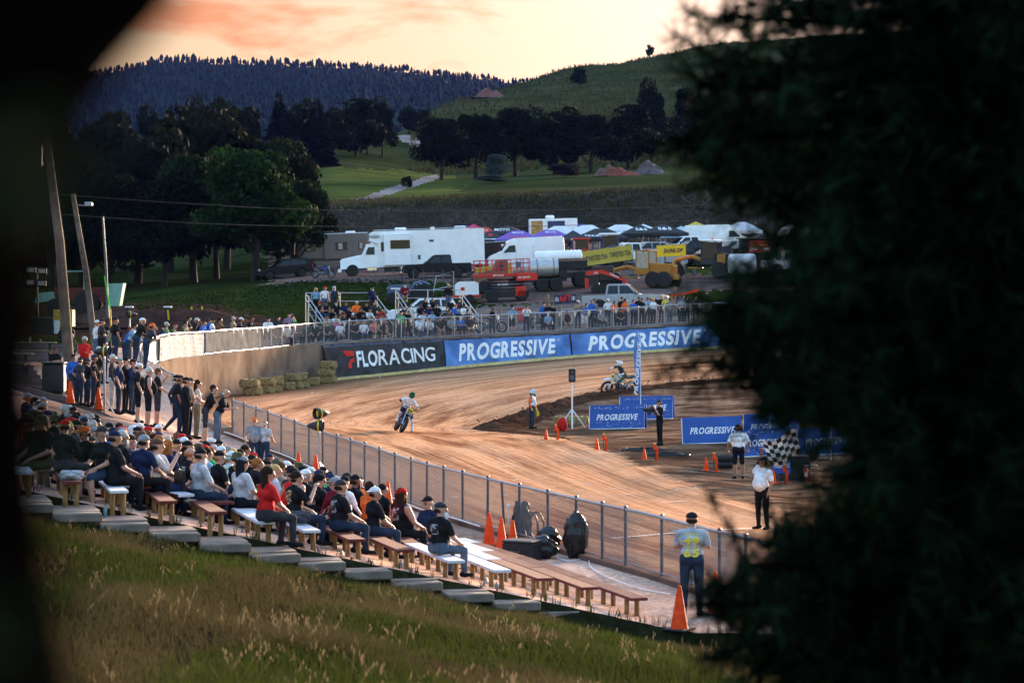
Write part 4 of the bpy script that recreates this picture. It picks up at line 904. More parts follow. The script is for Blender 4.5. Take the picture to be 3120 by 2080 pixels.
# ---- spectators on the near terraces, the ones that stand out
G_T = 'spectators on the near terraces'
occ = []
def seat(u, vh, pose='sit', rel=0., k=None, **kw):
    b = row_seat(u, vh, k)
    if b is None: return None
    _, kk, i = b; c = ROWS[kk]; p = Vector(c[i]); a = c[min(i+1, len(c)-1)]-c[max(i-1, 0)]; hd = math.atan2(a[1], a[0])     # along the row, away from camera
    occ.append((kk, p.x, p.y)); rz = hd+rel       # face the fence (right of travel)
    kw.setdefault('place', 'seated on the near benches')
    return person(pose, (p.x, p.y, p.z+.445), rz, group=G_T, **kw)
near = [
 (135, 1275, 'sit_fat', .25, dict(shirt='black', pants='olive', hat=('bucket', 'olive'), h=1.06)),
 (195, 1288, 'sit', .2, dict(shirt='plaid', pants='pale denim', hat=('cap_back', 'bright green'), h=1.05)),
 (255, 1303, 'sit', .3, dict(shirt='blue', pants='denim blue', hat=('cap', 'black'))),
 (288, 1301, 'sit', .3, dict(shirt='black', pants='denim blue', hat=('cap', 'orange'))),
 (327, 1300, 'sit', .3, dict(shirt='olive', pants='black', hair='brown', hairstyle='bald')),
 (396, 1297, 'sit', .1, dict(shirt='black', hair='white', beard='white', hairstyle='long')),
 (345, 1327, 'sit_fat', .3, dict(shirt='black', pants='black', hat=('cap', 'navy'), h=1.05)),
 (470, 1345, 'sit_phone', .15, dict(shirt='cream', pants='navy', hat=('cap', 'brown'), fat=1.1, h=1.06)),
 (420, 1268, 'sit_wave', .3, dict(shirt='black', hat=('cap', 'white'), hold='arm raised')),
 (497, 1335, 'sit', .3, dict(shirt='grey', hat=('cowboy', 'cream'))),
 (500, 1353, 'sit_woman', .3, dict(shirt='light blue', hair='blonde', hairstyle='long')),
 (572, 1366, 'sit', .25, dict(shirt='black', sleeves='none', hair='ginger', hairstyle='bald', fat=1.08)),
 (602, 1386, 'sit_fat', .3, dict(shirt='light grey', pants='denim blue', hat=('cap', 'black'), beard='white', h=1.05)),
 (634, 1381, 'sit_woman', .3, dict(shirt='green', hair='ginger', hairstyle='long')),
 (664, 1369, 'sit', .3, dict(shirt='maroon', hat=('cap', 'white'))),
 (697, 1378, 'sit', .3, dict(shirt='white', hat=('cap', 'white'), hair='silver', fat=1.08)),
 (728, 1400, 'sit_fat', .35, dict(shirt='light grey', pants='black', hat=('cap', 'grey'), hairstyle='long', hair='black', shorts=True, h=1.06)),
 (774, 1438, 'sit', .3, dict(shirt='bright green', hair='dark brown', h=.85)),
 (808, 1430, 'sit_woman', .35, dict(shirt='red', pants='charcoal', hair='dark brown', hairstyle='long', h=1.04)),
 (762, 1405, 'sit', .3, dict(shirt='black', hat=('cap_back', 'black'))),
 (840, 1415, 'sit', .3, dict(shirt='charcoal', hat=('cap', 'olive'))),
 (872, 1428, 'sit', .3, dict(shirt='light blue', hat=('cap', 'black'))),
 (894, 1430, 'sit_phone', .3, dict(shirt='black', pants='denim blue', hair='dark brown', fat=1.1, hold='phone raised')),
 (964, 1442, 'sit_look', .3, dict(shirt='black', hairstyle='long', hair='black', hat=('cap', 'black'), fat=1.1)),
 (993, 1442, 'sit', .3, dict(shirt='navy', hat=('cap', 'navy'), beard='silver')),
 (1027, 1461, 'sit', .3, dict(shirt='black', hat=('cap_back', 'charcoal'), fat=1.06)),
 (1052, 1448, 'sit', .3, dict(shirt='navy', hair='black')),
 (1080, 1454, 'sit_fat', .35, dict(shirt='black', pants='black', hat=('cap_back', 'black'), beard='dark brown', h=1.06)),
 (1135, 1482, 'sit_woman', .3, dict(shirt='black', hat=('cap_back', 'white'), hair='black')),
 (1120, 1465, 'sit', .3, dict(shirt='charcoal', hair='ginger')),
 (1215, 1497, 'sit_fat', .4, dict(shirt='black', pants='black', hat=('cap_back', 'red'), sleeves='none', beard='dark brown', h=1.06, hairstyle='long')),
 (1311, 1513, 'sit', .35, dict(shirt='navy', hat=('cap', 'black'), hair='silver')),
 (1337, 1540, 'sit_look', .5, dict(shirt='black', pants='pale denim', hat=('cap', 'charcoal'), beard='white', fat=1.08, hold='arms on knees')),
]
HERO = {}
def print_mat(i):
    nm = 'shirt_print_%d' % i
    if nm in MATS: return MATS[nm]
    m = mat(nm, (.012, .012, .015), .9, 0, 0); n, l = m.node_tree.nodes, m.node_tree.links; t_ = n.new('ShaderNodeTexCoord'); no = n.new('ShaderNodeTexNoise'); no.inputs['Scale'].default_value = (16, 22, 13)[i]; no.inputs['Detail'].default_value = 3; l.new(t_.outputs['Object'], no.inputs['Vector']); ra = n.new('ShaderNodeValToRGB'); ra.color_ramp.interpolation = 'CONSTANT'
    ra.color_ramp.elements[0].color = (.012, .012, .015, 1); ra.color_ramp.elements[1].position = .5; ra.color_ramp.elements[1].color = ((.4, .4, .42, 1), (.45, .2, .06, 1), (.22, .2, .2, 1))[i]; e = ra.color_ramp.elements.new(.6); e.color = ((.12, .12, .14, 1), (.5, .45, .4, 1), (.3, .05, .04, 1))[i]
    l.new(no.outputs[0], ra.inputs[0]); l.new(ra.outputs[0], n['Principled BSDF'].inputs['Base Color']); return m
def emblem_on(o, z, w, h, m):
    me = o.data; from mathutils.bvhtree import BVHTree
    bv = BVHTree.FromPolygons([v.co.copy() for v in me.vertices], [tuple(p.vertices) for p in me.polygons]); W = []; n = 9
    for i in range(n):
        for j in range(n):
            a = (i/(n-1)-.5); b = (j/(n-1)-.5); q = math.hypot(a, b)*1.15+.5; x, zz_ = a*w/max(1, q), z+b*h/max(1, q); r_ = bv.ray_cast(Vector((x, .9, zz_)), Vector((0, -1, 0))); W.append((x, (r_[0].y if r_[0] is not None else .12)+.005, zz_))
    mm = bpy.data.meshes.new('shirt_print'); mm.from_pydata(W, [], [(i*n+j, (i+1)*n+j, (i+1)*n+j+1, i*n+j+1) for i in range(n-1) for j in range(n-1)]); mm.shade_smooth(); link('shirt_print', mm, o, m)
FORCE = {470: 10, 345: 11, 500: 8, 497: 8, 634: 7, 664: 6, 697: 7, 774: 6, 762: 6, 872: 5, 840: 5}
for u, vh, ps, rl, kw in near:
    HERO[u] = seat(u, vh, ps, rl, k=FORCE.get(u), **kw)
    if HERO[u] and u in (288, 345, 470, 894, 964, 1027, 1080, 1215, 697): emblem_on(HERO[u], .42, .22, .26, print_mat((u // 3) % 3))
for k in range(3, NROW):          # the rest of the crowd, further back along the rows
    c = ROWS[k]; L = clen(c); s = rnd.uniform(4.6, 6.2)+(2.5 if k in (3, 4) else 0)
    while s < L-.4:
        p, tg = curve_at(c, s); u, v = proj((p.x, p.y, p.z+1.3))
        dens = .80 if k > 4 else .62
        if s > 20-(4 if k < 6 else 0): dens *= .55
        if rnd.random() < dens and 70 < u < 1330 and all(kk != k or math.hypot(p.x-x, p.y-y) > .58 for kk, x, y in occ):
            hd = math.atan2(tg.y, tg.x); kw = rkw(); occ.append((k, p.x, p.y))
            person(rnd.choice(['sit', 'sit', 'sit_fat', 'sit_forward', 'sit_cross', 'sit_woman', 'sit_look']), (p.x, p.y, p.z+.445), hd+rnd.uniform(-.1, .55), place='seated on the near benches', group=G_T, **kw)
        s += rnd.uniform(.76, 1.12)
# ---- people standing at the left end of the walkway
G_S = 'people standing at the end of the walkway'
def stand_at(u, vh, s_, pose, rz, **kw):
    Y = F/s_; x = (u-UC)*Y/F; z = ho(x, Y); hgt = H0-(vh-VH)*Y/F-z
    kw['h'] = min(max(hgt/1.77, .9), 1.12); return person(pose, (x, Y, z-POSES[pose]['zmin']*kw['h']), rz, **kw)
grp = [(216, 1035, 84, 'pockets', .6, dict(shirt='olive', sleeves='long', hair='silver', pants='black')), (257, 1019, 85, 'folded', .9, dict(shirt='red', sleeves='long', hair='silver', pants='charcoal')),
 (223, 1112, 92, 'stand', .7, dict(shirt='blue', sleeves='long', hair='black')), (243, 1137, 95, 'pockets', 2.3, dict(shirt='charcoal', hat=('cap', 'black'))), (266, 1145, 94, 'phone', 2.2, dict(shirt='black', sleeves='long', hat=('cap', 'charcoal'))),
 (300, 1050, 86, 'stand', 1.6, dict(shirt='black', sleeves='long', hair='silver', pants='black')), (318, 1040, 84, 'phone', 1.2, dict(shirt='navy', sleeves='long', hair='black')), (342, 1058, 91, 'stand', 1.7, dict(shirt='charcoal', sleeves='long', pants='silver', hair='silver')), (383, 1047, 88, 'stand', 1.4, dict(shirt='black', sleeves='long', pants='black', hair='black')),
 (404, 1062, 88, 'folded', 1.3, dict(shirt='navy', sleeves='long', hat=('cap', 'black'))), (421, 1093, 95, 'stand_fat', 1.8, dict(shirt='black', pants='black', shorts=True, hat=('cap', 'white'))), (452, 1096, 96, 'stand_fat', 1.9, dict(shirt='black', pants='black', shorts=True, sleeves='none', hair='silver')), (480, 1091, 93, 'phone', 1.9, dict(shirt='black', pants='charcoal', shorts=True, hair='brown')),
 (533, 1107, 95, 'walk', 1.5, dict(shirt='charcoal', sleeves='long', hat=('cap', 'black'), pants='denim blue')), (547, 1122, 95, 'stand', 1.7, dict(shirt='black', hat=('cap', 'charcoal'), pants='denim blue')), (566, 1127, 96, 'stand', 2.0, dict(shirt='black', sleeves='long', pants='black', hat=('cap', 'black'))), (577, 1128, 95, 'folded', 1.9, dict(shirt='tan', sleeves='long', pants='black', hat=('cap', 'charcoal'))),
 (600, 1138, 94, 'woman', 1.9, dict(shirt='cream', pants='khaki', hair='dark brown', hairstyle='long')), (627, 1146, 96, 'lean', 1.7, dict(shirt='black', pants='charcoal', shorts=True, hair='dark brown')), (664, 1172, 96, 'lean', 1.5, dict(shirt='black', pants='pale denim', hair='silver', hairstyle='bald')),
 (168, 1120, 88, 'folded', 1.0, dict(shirt='black', hair='brown')), (285, 1075, 90, 'stand', 1.9, dict(shirt='black', hat=('cap', 'navy'))), (362, 1085, 92, 'stand', 1.6, dict(shirt='navy', hat=('cap', 'grey')))]
for u, vh, s_, ps, rz, kw in grp: stand_at(u, vh, s_, ps, rz, place='standing on the walkway end', group=G_S, **kw)
# two men talking by the near fence
for (u, vh, ps, rz, kw) in ((775, 1320, 'stand_fat', .35, dict(shirt='grey', hat=('cap', 'orange'), place='talking by the near fence')), (806, 1325, 'phone', 2.7, dict(shirt='light grey', hair='silver', hairstyle='bald', place='pointing by the near fence'))):
    stand_at(u, vh, 104, ps, rz, **kw)
# ---- people leaning on the left fence
G_L = 'people leaning on the left fence'
for u, sh_, ht_, ps in ((352, 'charcoal', ('cap', 'orange'), 'lean'), (368, 'black', ('cap', 'white'), 'lean'), (386, 'light blue', None, 'lean'), (401, 'red', ('cap', 'red'), 'stand'), (417, 'blue', None, 'lean'), (441, 'black', ('cap', 'navy'), 'lean'), (461, 'light blue', None, 'lean'), (484, 'black', None, 'lean'), (499, 'blue', None, 'lean'), (529, 'navy', ('cap', 'black'), 'lean'), (560, 'olive', ('cap', 'maroon'), 'lean'), (574, 'green', None, 'folded'), (588, 'olive', ('cap', 'black'), 'lean'), (630, 'tan', None, 'folded'), (646, 'blue', None, 'lean'), (664, 'black', None, 'camera'), (697, 'brown', None, 'lean'), (709, 'white', ('cap', 'black'), 'stand'), (733, 'charcoal', None, 'woman'), (757, 'charcoal', ('cap', 'white'), 'lean'), (772, 'tan', None, 'woman'), (786, 'black', None, 'lean')):
    s = s_at_u(WC, u, 9, sW0+2) if u > 480 else np.interp(u, [350, 480], [7.5, s_at_u(WC, 482, 9, sW0)]); p, tg = curve_at(WC, s); nr = Vector((-tg.y, tg.x, 0)); q = p+nr*(.62 if ps == 'lean' else 1.1); z = max(ho(q.x, q.y), p.z-.05); h = rnd.uniform(.97, 1.06)
    person(ps, (q.x, q.y, z-POSES[ps]['zmin']*h+.02), math.atan2(-nr.x, nr.y)+rnd.uniform(-.3, .3), shirt=sh_, hat=ht_, hair=rnd.choice(RHR), place='leaning on the left fence', group=G_L, h=h, fat=1.05)
# ================================================================ bleachers and the far crowd
M_ALU = mat('aluminium', (.42, .43, .46), .38, .75, .15, 5)
def bleacher(label, u, v, s_, rz, L, nrow=5):
    Y = F/s_; x = (u-UC)*Y/F; z = ho(x, Y); t = thing('bleacher', label, 'bleacher', (x, Y, z), rz, 'aluminium bleachers')
    D, Hh = .68, .36
    for r in range(nrow):
        for nm, dy, dz, w in (('seat_plank', 0, .42, .26), ('foot_plank', -.34, .10, .28)):
            mb = MB(); mb.box((L/2, r*D+dy, Hh*r+dz), (L, w, .04), .01); part(nm, mb, M_ALU, t)
    for xx in (.05, L*.33, L*.66, L-.05):
        mb = MB(); mb.tube([(xx, -.5, .03), (xx, (nrow-1)*D+.2, .03), (xx, (nrow-1)*D+.2, Hh*(nrow-1)+.4)], .03, 6); mb.tube([(xx, -.4, .05), (xx, (nrow-1)*D+.15, Hh*(nrow-1)+.38)], .03, 6); part('support_frame', mb, M_ALU, t, True)
    top = Hh*(nrow-1)+1.45
    for xx in (-.05, L+.05):
        for dz in (1.35, 1.0): mb = MB(); mb.tube([(xx, -.3, dz-.05), (xx, (nrow-1)*D+.25, dz+Hh*(nrow-1)+.05)], .028, 6); part('side_rail', mb, M_ALU, t, True)
        for r in (0, 2, nrow-1): mb = MB(); mb.tube([(xx, r*D-.2, 0), (xx, r*D-.2, Hh*r+1.28)], .032, 6); part('rail_post', mb, M_ALU, t, True)
    for dz in (0, -.5): mb = MB(); mb.tube([(-.05, (nrow-1)*D+.3, top+dz), (L+.05, (nrow-1)*D+.3, top+dz)], .028, 6); part('back_rail', mb, M_ALU, t, True)
    for xx in (-.05, L/2, L+.05): mb = MB(); mb.tube([(xx, (nrow-1)*D+.3, 0), (xx, (nrow-1)*D+.3, top)], .03, 6); part('back_post', mb, M_ALU, t, True)
    return t, D, Hh
B1, D_, H_ = bleacher('left aluminium bleacher behind the far fence full of spectators', 985, 1040, 51.5, R(24), 4.3)
B2, _, _ = bleacher('right aluminium bleacher behind the far fence full of spectators', 1258, 1030, 50.5, R(22), 4.1)
fixed = {(0, 4, 0): dict(shirt='light blue', pose='stand', hair='blonde', hairstyle='long'), (0, 4, 1): dict(shirt='white', pose='stand', sleeves='long', hair='silver'), (0, 4, 2): dict(shirt='denim blue', pose='stand', sleeves='none', hair='silver', beard='silver'), (0, 3, 4): dict(shirt='orange'), (0, 4, 6): dict(shirt='navy', pose='stand_fat', hat=('cap', 'black'), beard='silver'), (0, 0, 1): dict(shirt='pink', hairstyle='long'), (1, 4, 0): dict(shirt='maroon', pose='folded', beard='silver', hair='silver', hairstyle='bald'), (1, 4, 5): dict(shirt='black', pose='stand', hair='blonde', sleeves='long'), (1, 2, 6): dict(shirt='white', hair='brown'), (1, 0, 0): dict(shirt='white', hair='brown', pants='pale denim'), (1, 0, 1): dict(shirt='white', hair='silver', pants='pale denim'), (1, 0, 4): dict(shirt='blue', hat=('cap', 'black')), (1, 3, 5): dict(shirt='black', hat=('cap', 'blue')), (0, 2, 5): dict(shirt='white', hair='brown')}
for bi, B in enumerate((B1, B2)):
    MW = Matrix.Translation(B.location) @ Matrix.Rotation(B.rotation_euler[2], 4, 'Z'); L = 4.3 if bi == 0 else 4.1
    for r in range(5):
        for j in range(7):
            if (bi, r, j) not in fixed and rnd.random() > (.86 if r < 4 else .45): continue
            kw = rkw(); kw.update(fixed.get((bi, r, j), {})); ps = kw.pop('pose', None) or rnd.choice(['sit', 'sit_fat', 'sit_forward', 'sit_cross', 'sit_woman', 'sit_look'])
            std = not ps.startswith('sit'); q = MW @ Vector((.3+(L-.6)*j/6+rnd.uniform(-.08, .08), r*D_-(.3 if std else .02), H_*r+(.12 if std else .445)))
            person(ps, tuple(q-Vector((0, 0, POSES[ps]['zmin'] if std else 0))), B.rotation_euler[2]+rnd.uniform(-.1, .45), place='on the %s far bleacher' % ('left', 'right')[bi], group='spectators on the far bleachers', **kw)
# folding chairs and people along the far fence
M_SEATF = mat('chair_fabric', (.03, .03, .05), .9, 0, .3, 8)
def camp_chair(p, rz, label):
    t = thing('folding_chair', label, 'chair', p, rz, 'folding chairs at the far fence'); mb = MB(); mb.box((0, 0, .40), (.5, .46, .03), .01); part('seat', mb, M_SEATF, t)
    mb = MB(); mb.box((0, .23, .66), (.5, .03, .5), .01); part('backrest', mb, M_SEATF, t)
    for sx in (-1, 1):
        for a, b in (((sx*.24, -.22, 0), (sx*.22, .22, .44)), ((sx*.24, .24, 0), (sx*.24, -.2, .42))): mb = MB(); mb.cyl(a, b, .012, n=6); part('leg', mb, M_GALVD, t)
G_F = 'spectators along the far fence'
def far(u, back, pose, shirt, pants='denim blue', hat=None, rz=None, **kw):
    s = s_at_u(WC, u, 30); p, tg = curve_at(WC, s); Y0 = p.y+back; q = Vector(((u-UC)*Y0/F, Y0, 0)); q.z = ho(q.x, q.y); h = kw.pop('h', rnd.uniform(.96, 1.05)); sitting = pose.startswith('sit')
    kw.setdefault('place', 'sitting at the far fence' if sitting else 'standing at the far fence')
    z = q.z+.42 if sitting else q.z-POSES[pose]['zmin']*h; rz_ = (.35 if rz is None else rz)+rnd.uniform(-.2, .2)
    if sitting: camp_chair(tuple(q), rz_, 'dark folding camp chair under a spectator at the far fence')
    return person(pose, (q.x, q.y, z), rz_, shirt=shirt, pants=pants, hat=hat, h=h, group=G_F, **kw)
for a in ((813, 1.2, 'lean', 'white', 'black', ('cap', 'black'), .3, dict(shorts=True, fat=1.1)), (848, 1.8, 'stand', 'charcoal', 'black', ('cap', 'black')), (880, 2.2, 'stand', 'plaid', 'black', None), (845, 1.1, 'sit', 'charcoal', 'denim blue', None), (876, 1.1, 'sit', 'white', 'denim blue', None), (903, 1.2, 'sit_cross', 'navy', 'denim blue', None), (931, 1.2, 'sit_fat', 'olive', 'black', ('cap', 'olive')), (960, 1.6, 'sit', 'black', 'black', None), (992, 1.2, 'sit_woman', 'black', 'black', None), (1036, 1.2, 'sit_look', 'white', 'tan', ('bucket', 'cream'), None, dict(shorts=True)), (1076, 1.7, 'sit_forward', 'black', 'charcoal', ('cap', 'black')), (1108, 1.2, 'sit', 'white', 'pale denim', ('cap', 'grey'), None, dict(sleeves='long')), (1137, 1.4, 'sit_woman', 'coral', 'black', None, None, dict(sleeves='none', shorts=True)), (1165, 1.2, 'sit', 'black', 'black', None, None, dict(sleeves='none', shorts=True)), (1221, 2.2, 'folded', 'blue', 'charcoal', None, None, dict(shorts=True)), (1278, 1.6, 'sit', 'white', 'pale denim', None), (1305, 1.6, 'sit_forward', 'white', 'pale denim', None), (1340, 1.5, 'sit', 'black', 'tan', ('cap', 'blue'), None, dict(shorts=True)), (1375, 1.6, 'sit', 'grey', 'black', ('cap', 'black'), None, dict(shorts=True)), (1403, 1.6, 'sit_cross', 'blue', 'black', ('cap', 'black'), None, dict(shorts=True)), (1430, 1.6, 'sit', 'black', 'tan', None, None, dict(shorts=True)),
          (1500, 2.0, 'woman', 'black', 'denim blue', None, -.2, dict(sleeves='none', hairstyle='long', hold='holding a can')), (1560, 3.2, 'folded', 'light blue', 'black', ('cap', 'navy'), .3, dict(shorts=True)), (1604, 3.2, 'camera', 'white', 'navy', ('bucket', 'olive'), .3), (1657, 3.5, 'stand', 'blue', 'black', ('cap', 'black')), (1683, 3.0, 'woman', 'black', 'black', None), (1670, 1.2, 'sit_look', 'light blue', 'charcoal', ('cap', 'navy')), (1728, 1.2, 'sit', 'black', 'tan', ('cap', 'black'), None, dict(sleeves='none')), (1761, 4.5, 'phone', 'tan', 'denim blue', ('cap', 'white')), (1780, 1.0, 'lean', 'blue', 'white', None, .5, dict(shorts=True)), (1809, 5, 'pockets', 'grey', 'denim blue', ('cap', 'black'), None, dict(sleeves='long')), (1832, 1.3, 'sit', 'grey', 'charcoal', None), (1852, 5, 'stand', 'white', 'charcoal', ('cap', 'white')), (1872, 2.6, 'folded', 'orange', 'denim blue', None, None, dict(sleeves='long')), (1885, 1.2, 'sit_forward', 'black', 'black', ('cap', 'black')), (1894, 5, 'folded', 'black', 'black', ('cap', 'black'), None, dict(sleeves='long')), (1905, 2.2, 'stand', 'orange', 'denim blue', None, .7, dict(sleeves='long')), (1930, 2.4, 'folded', 'blue', 'black', None), (1946, 5.5, 'stand_fat', 'black', 'black', ('cap', 'black'), None, dict(beard='dark brown')), (1955, 2.2, 'woman', 'black', 'black', None), (1972, 4, 'stand', 'light grey', 'denim blue', ('cap', 'black')), (1982, 3.0, 'woman', 'light blue', 'charcoal', None, None, dict(hair='blonde')), (1990, 1.8, 'woman', 'white', 'black', None, .5, dict(sleeves='long', hair='blonde', hairstyle='long')), (2030, 3.2, 'stand', 'yellow', 'khaki', ('cap', 'white')), (2043, 2.0, 'woman', 'black', 'pale denim', None, .6, dict(hair='blonde', hairstyle='long', shorts=True)), (2080, 3.4, 'stand', 'blue', 'denim blue', None), (2093, 2.2, 'woman', 'charcoal', 'black', None, .4, dict(hairstyle='long', hair='dark brown', sleeves='long')), (1010, 2.6, 'sit', 'charcoal', 'black', ('cap', 'black')), (1820, 2.6, 'sit_cross', 'navy', 'black', None), (2120, 2.6, 'stand', 'navy', 'charcoal', None)):
    a = list(a)+[None]*(8-len(a)); far(*a[:7], **(a[7] or {}))
for k in range(14):
    u = rnd.choice([rnd.uniform(800, 920), rnd.uniform(1180, 1260), rnd.uniform(1440, 2130), rnd.uniform(1440, 2130)]); kw = rkw(); kw.pop('h'); far(u, rnd.uniform(1.6, 4.2), rnd.choice(['stand', 'stand_fat', 'folded', 'pockets', 'woman', 'phone']), kw.pop('shirt'), kw.pop('pants'), kw.pop('hat'), None, **kw)
for k in range(11):
    s = rnd.uniform(9, sW0-3); p, tg = curve_at(WC, s); nr = Vector((-tg.y, tg.x, 0)); q = p+nr*rnd.uniform(1.0, 1.9); kw = rkw(); ps = rnd.choice(['stand', 'folded', 'pockets', 'stand_fat', 'woman'])
    person(ps, (q.x, q.y, max(ho(q.x, q.y), p.z-.05)-POSES[ps]['zmin']*kw['h']), math.atan2(-nr.x, nr.y)+rnd.uniform(-.4, .4), place='standing behind the left fence', group=G_L, **kw)
# crowd-control barriers behind them
def barrier(u0, u1, Y, label):
    a, b = gpt(u0, Y), gpt(u1, Y); t = thing('crowd_barrier', label, 'barrier', tuple(a), math.atan2(b.y-a.y, b.x-a.x), 'steel crowd barriers behind the far fence'); L = (b-a).xy.length
    mb = MB(); mb.tube([(.03, 0, .05), (.03, 0, .98), (.12, 0, 1.07), (L-.12, 0, 1.07), (L-.03, 0, .98), (L-.03, 0, .05)], .02, 6); mb.tube([(.03, 0, .2), (L-.03, 0, .2)], .016, 6); part('frame', mb, M_ALU, t, True)
    for i in range(1, 14): mb = MB(); mb.cyl((L*i/14, 0, .2), (L*i/14, 0, 1.06), .009, n=5, cap=False); part('bar', mb, M_ALU, t)
    for xx in (.3, L-.3): mb = MB(); mb.box((xx, 0, .02), (.06, .6, .02)); part('foot', mb, M_ALU, t)
for k, (a, b) in enumerate(((1572, 1650), (1712, 1768), (1770, 1850), (1985, 2062), (2068, 2140), (2142, 2215))): barrier(a, b, 154.5+.2*k, 'steel crowd barrier behind the far fence, %s from the left' % ('first', 'second', 'third', 'fourth', 'fifth', 'sixth')[k])
# short wooden posts behind the platform
for u, Y in ((1524, 153), (1615, 154), (1706, 153.5), (1668, 165), (2055, 168)):
    p = gpt(u, Y); mb = MB(); mb.cyl((0, 0, -.1), (0, 0, 1.3), .11, .10, 8); mb.ell((0, 0, 1.3), (.10, .10, .03), 8, 3); o = part('wooden_post', mb, M_WOOD, None, True, loc=p); tag(o, 'short round wooden post behind the far crowd', 'post', 'wooden posts behind the far crowd')

# ================================================================ infield people and gear
def tstand(u, v, pose, rz, h, y0=44, y1=150, **kw):
    p = hit(u, v, y0, y1); return person(pose, (p.x, p.y, p.z-POSES[pose]['zmin']*h), rz, h=h, **kw), p
marshal, pm = tstand(1622, 1305, 'stand', 1.2, 1.0, shirt='white', sleeves='long', pants='denim blue', hair='black', beard='black', hairstyle='long', label='person in white vest, orange sleeves and white helmet standing inside the dirt berm', fat=1.1)
for sl_ in (2, 3): marshal.material_slots[sl_].material = cloth('orange')
c = link('helmet', HEADS['helmet'], marshal); HC, MH = POSES['stand']['head']; c.matrix_local = Matrix.Translation(HC) @ MH.to_4x4() @ Matrix.Diagonal((.9, .85, .9, 1)); c.data.materials.append(None) if not c.data.materials else None; c.material_slots[0].link = 'OBJECT'; c.material_slots[0].material = cloth('white')
mb = MB(); mb.loft([[(0, 0, 0), (.03, .02, 0), (0, .03, 0)], [(.04, -.05, -.15), (.14, 0, -.14), (.05, .1, -.15)], [(.02, -.06, -.34), (.18, .02, -.30), (.06, .12, -.36)]])
o = part('yellow_flag', mb, mat('flag_yellow', (.7, .45, .02), .8), None, True, loc=marshal.location+Vector((.16, -.24, .90)), rot=(0, 0, .4)); tag(o, 'folded yellow flag in the hand of the infield marshal', 'flag')
video, pv = tstand(2010, 1357, 'camera', -1.2, 1.0, shirt='black', pants='black', hat=('cap', 'charcoal'), label='person in black filming with a video camera beside the blue boards')
mb = MB(); mb.box((0, 0, 0), (.14, .34, .17), .03); mb.cyl((0, -.17, .01), (0, -.33, .01), .06, .07, 12); mb.box((0, .02, .12), (.05, .2, .05), .02); mb.tube([(0, -.1, .09), (0, -.1, .17), (0, .1, .17), (0, .1, .09)], .012, 5); mb.cyl((.1, -.05, -.12), (.1, -.17, -.14), .05, .05, 10)
o = part('video_camera', mb, M_BLACK, None, True, loc=video.location+Vector((-.33, -.06, 1.36)), rot=(0, 0, -1.2)); tag(o, 'black video camera held by the person in black in the infield', 'camera')
offi, po = tstand(2250, 1458, 'stand_fat', 3.3, 1.03, shirt='white', pants='black', shorts=True, hat=('cap', 'black'), hair='dark brown', extra='headset', label='person in white official shirt and black shorts seen from behind in the infield', fat=1.08)
flag, pf_ = tstand(2322, 1612, 'flagman', -.75, 1.06, shirt='white', pants='black', hat=('cap', 'black'), extra='headset', label='person in white polo and black trousers waving a checkered flag', fat=1.06)
man, pmn = None, None
Yq = F/176; xq = (2108-UC)*Yq/F; man = person('folded', (xq, Yq, ho(xq, Yq)-POSES['folded']['zmin']*1.04+.01), 3.0, shirt='light grey', pants='denim blue', hat=('cap', 'black'), hair='dark brown', label='person in grey and yellow numbered jersey watching from the near fence', h=1.04, fat=1.1)
# lettering wrapped on clothing
def print_on(o, rows, m_default, off=.006, back=True):
    """rows: text, height z above pelvis, width, letter height, material"""
    me = o.data; from mathutils.bvhtree import BVHTree
    bv = BVHTree.FromPolygons([v.co.copy() for v in me.vertices], [tuple(p.vertices) for p in me.polygons])
    for body, z, w, h, m, kw in rows:
        V, Fs = refine(*text_mesh(body, w, h, **kw)); W = []
        sg = 1 if back else -1
        for p in V:
            x = -p[0] if back else p[0]; hitp = bv.ray_cast(Vector((x, sg*.8, z+p[2])), Vector((0, -sg, 0)))
            W.append((x, (hitp[0].y if hitp[0] is not None else sg*.1)+sg*off, z+p[2]))
        mm = bpy.data.meshes.new('lettering'); mm.from_pydata(W, [], Fs); link('lettering', mm, o, m)
print_on(man, [('Cose', 1.385, .20, .045, M_LETY, dict(shear=.2, bold=.02)), ('49', 1.27, .24, .14, M_LETY, dict(shear=.1, bold=.04)), ('RENSHAW', 1.175, .27, .035, M_LETY, dict(shear=.2, bold=.02)), ('65', 1.07, .24, .14, M_LETY, dict(shear=.1, bold=.04))], M_LETY)
print_on(offi, [('OFFICIAL', 1.36, .24, .045, M_LETB, dict(bold=.01))], M_LETB)
if HERO.get(572): print_on(HERO[572], [('YOUR', .50, .16, .03, M_LETW, {}), ('FIGHT', .43, .2, .07, M_LETW, dict(bold=.02)), ('FOREVER', .36, .18, .03, M_LETW, {})], M_LETW)
for u in (1337, 1311):
    if HERO.get(u): emblem_on(HERO[u], .42, .2, .2, print_mat(0))
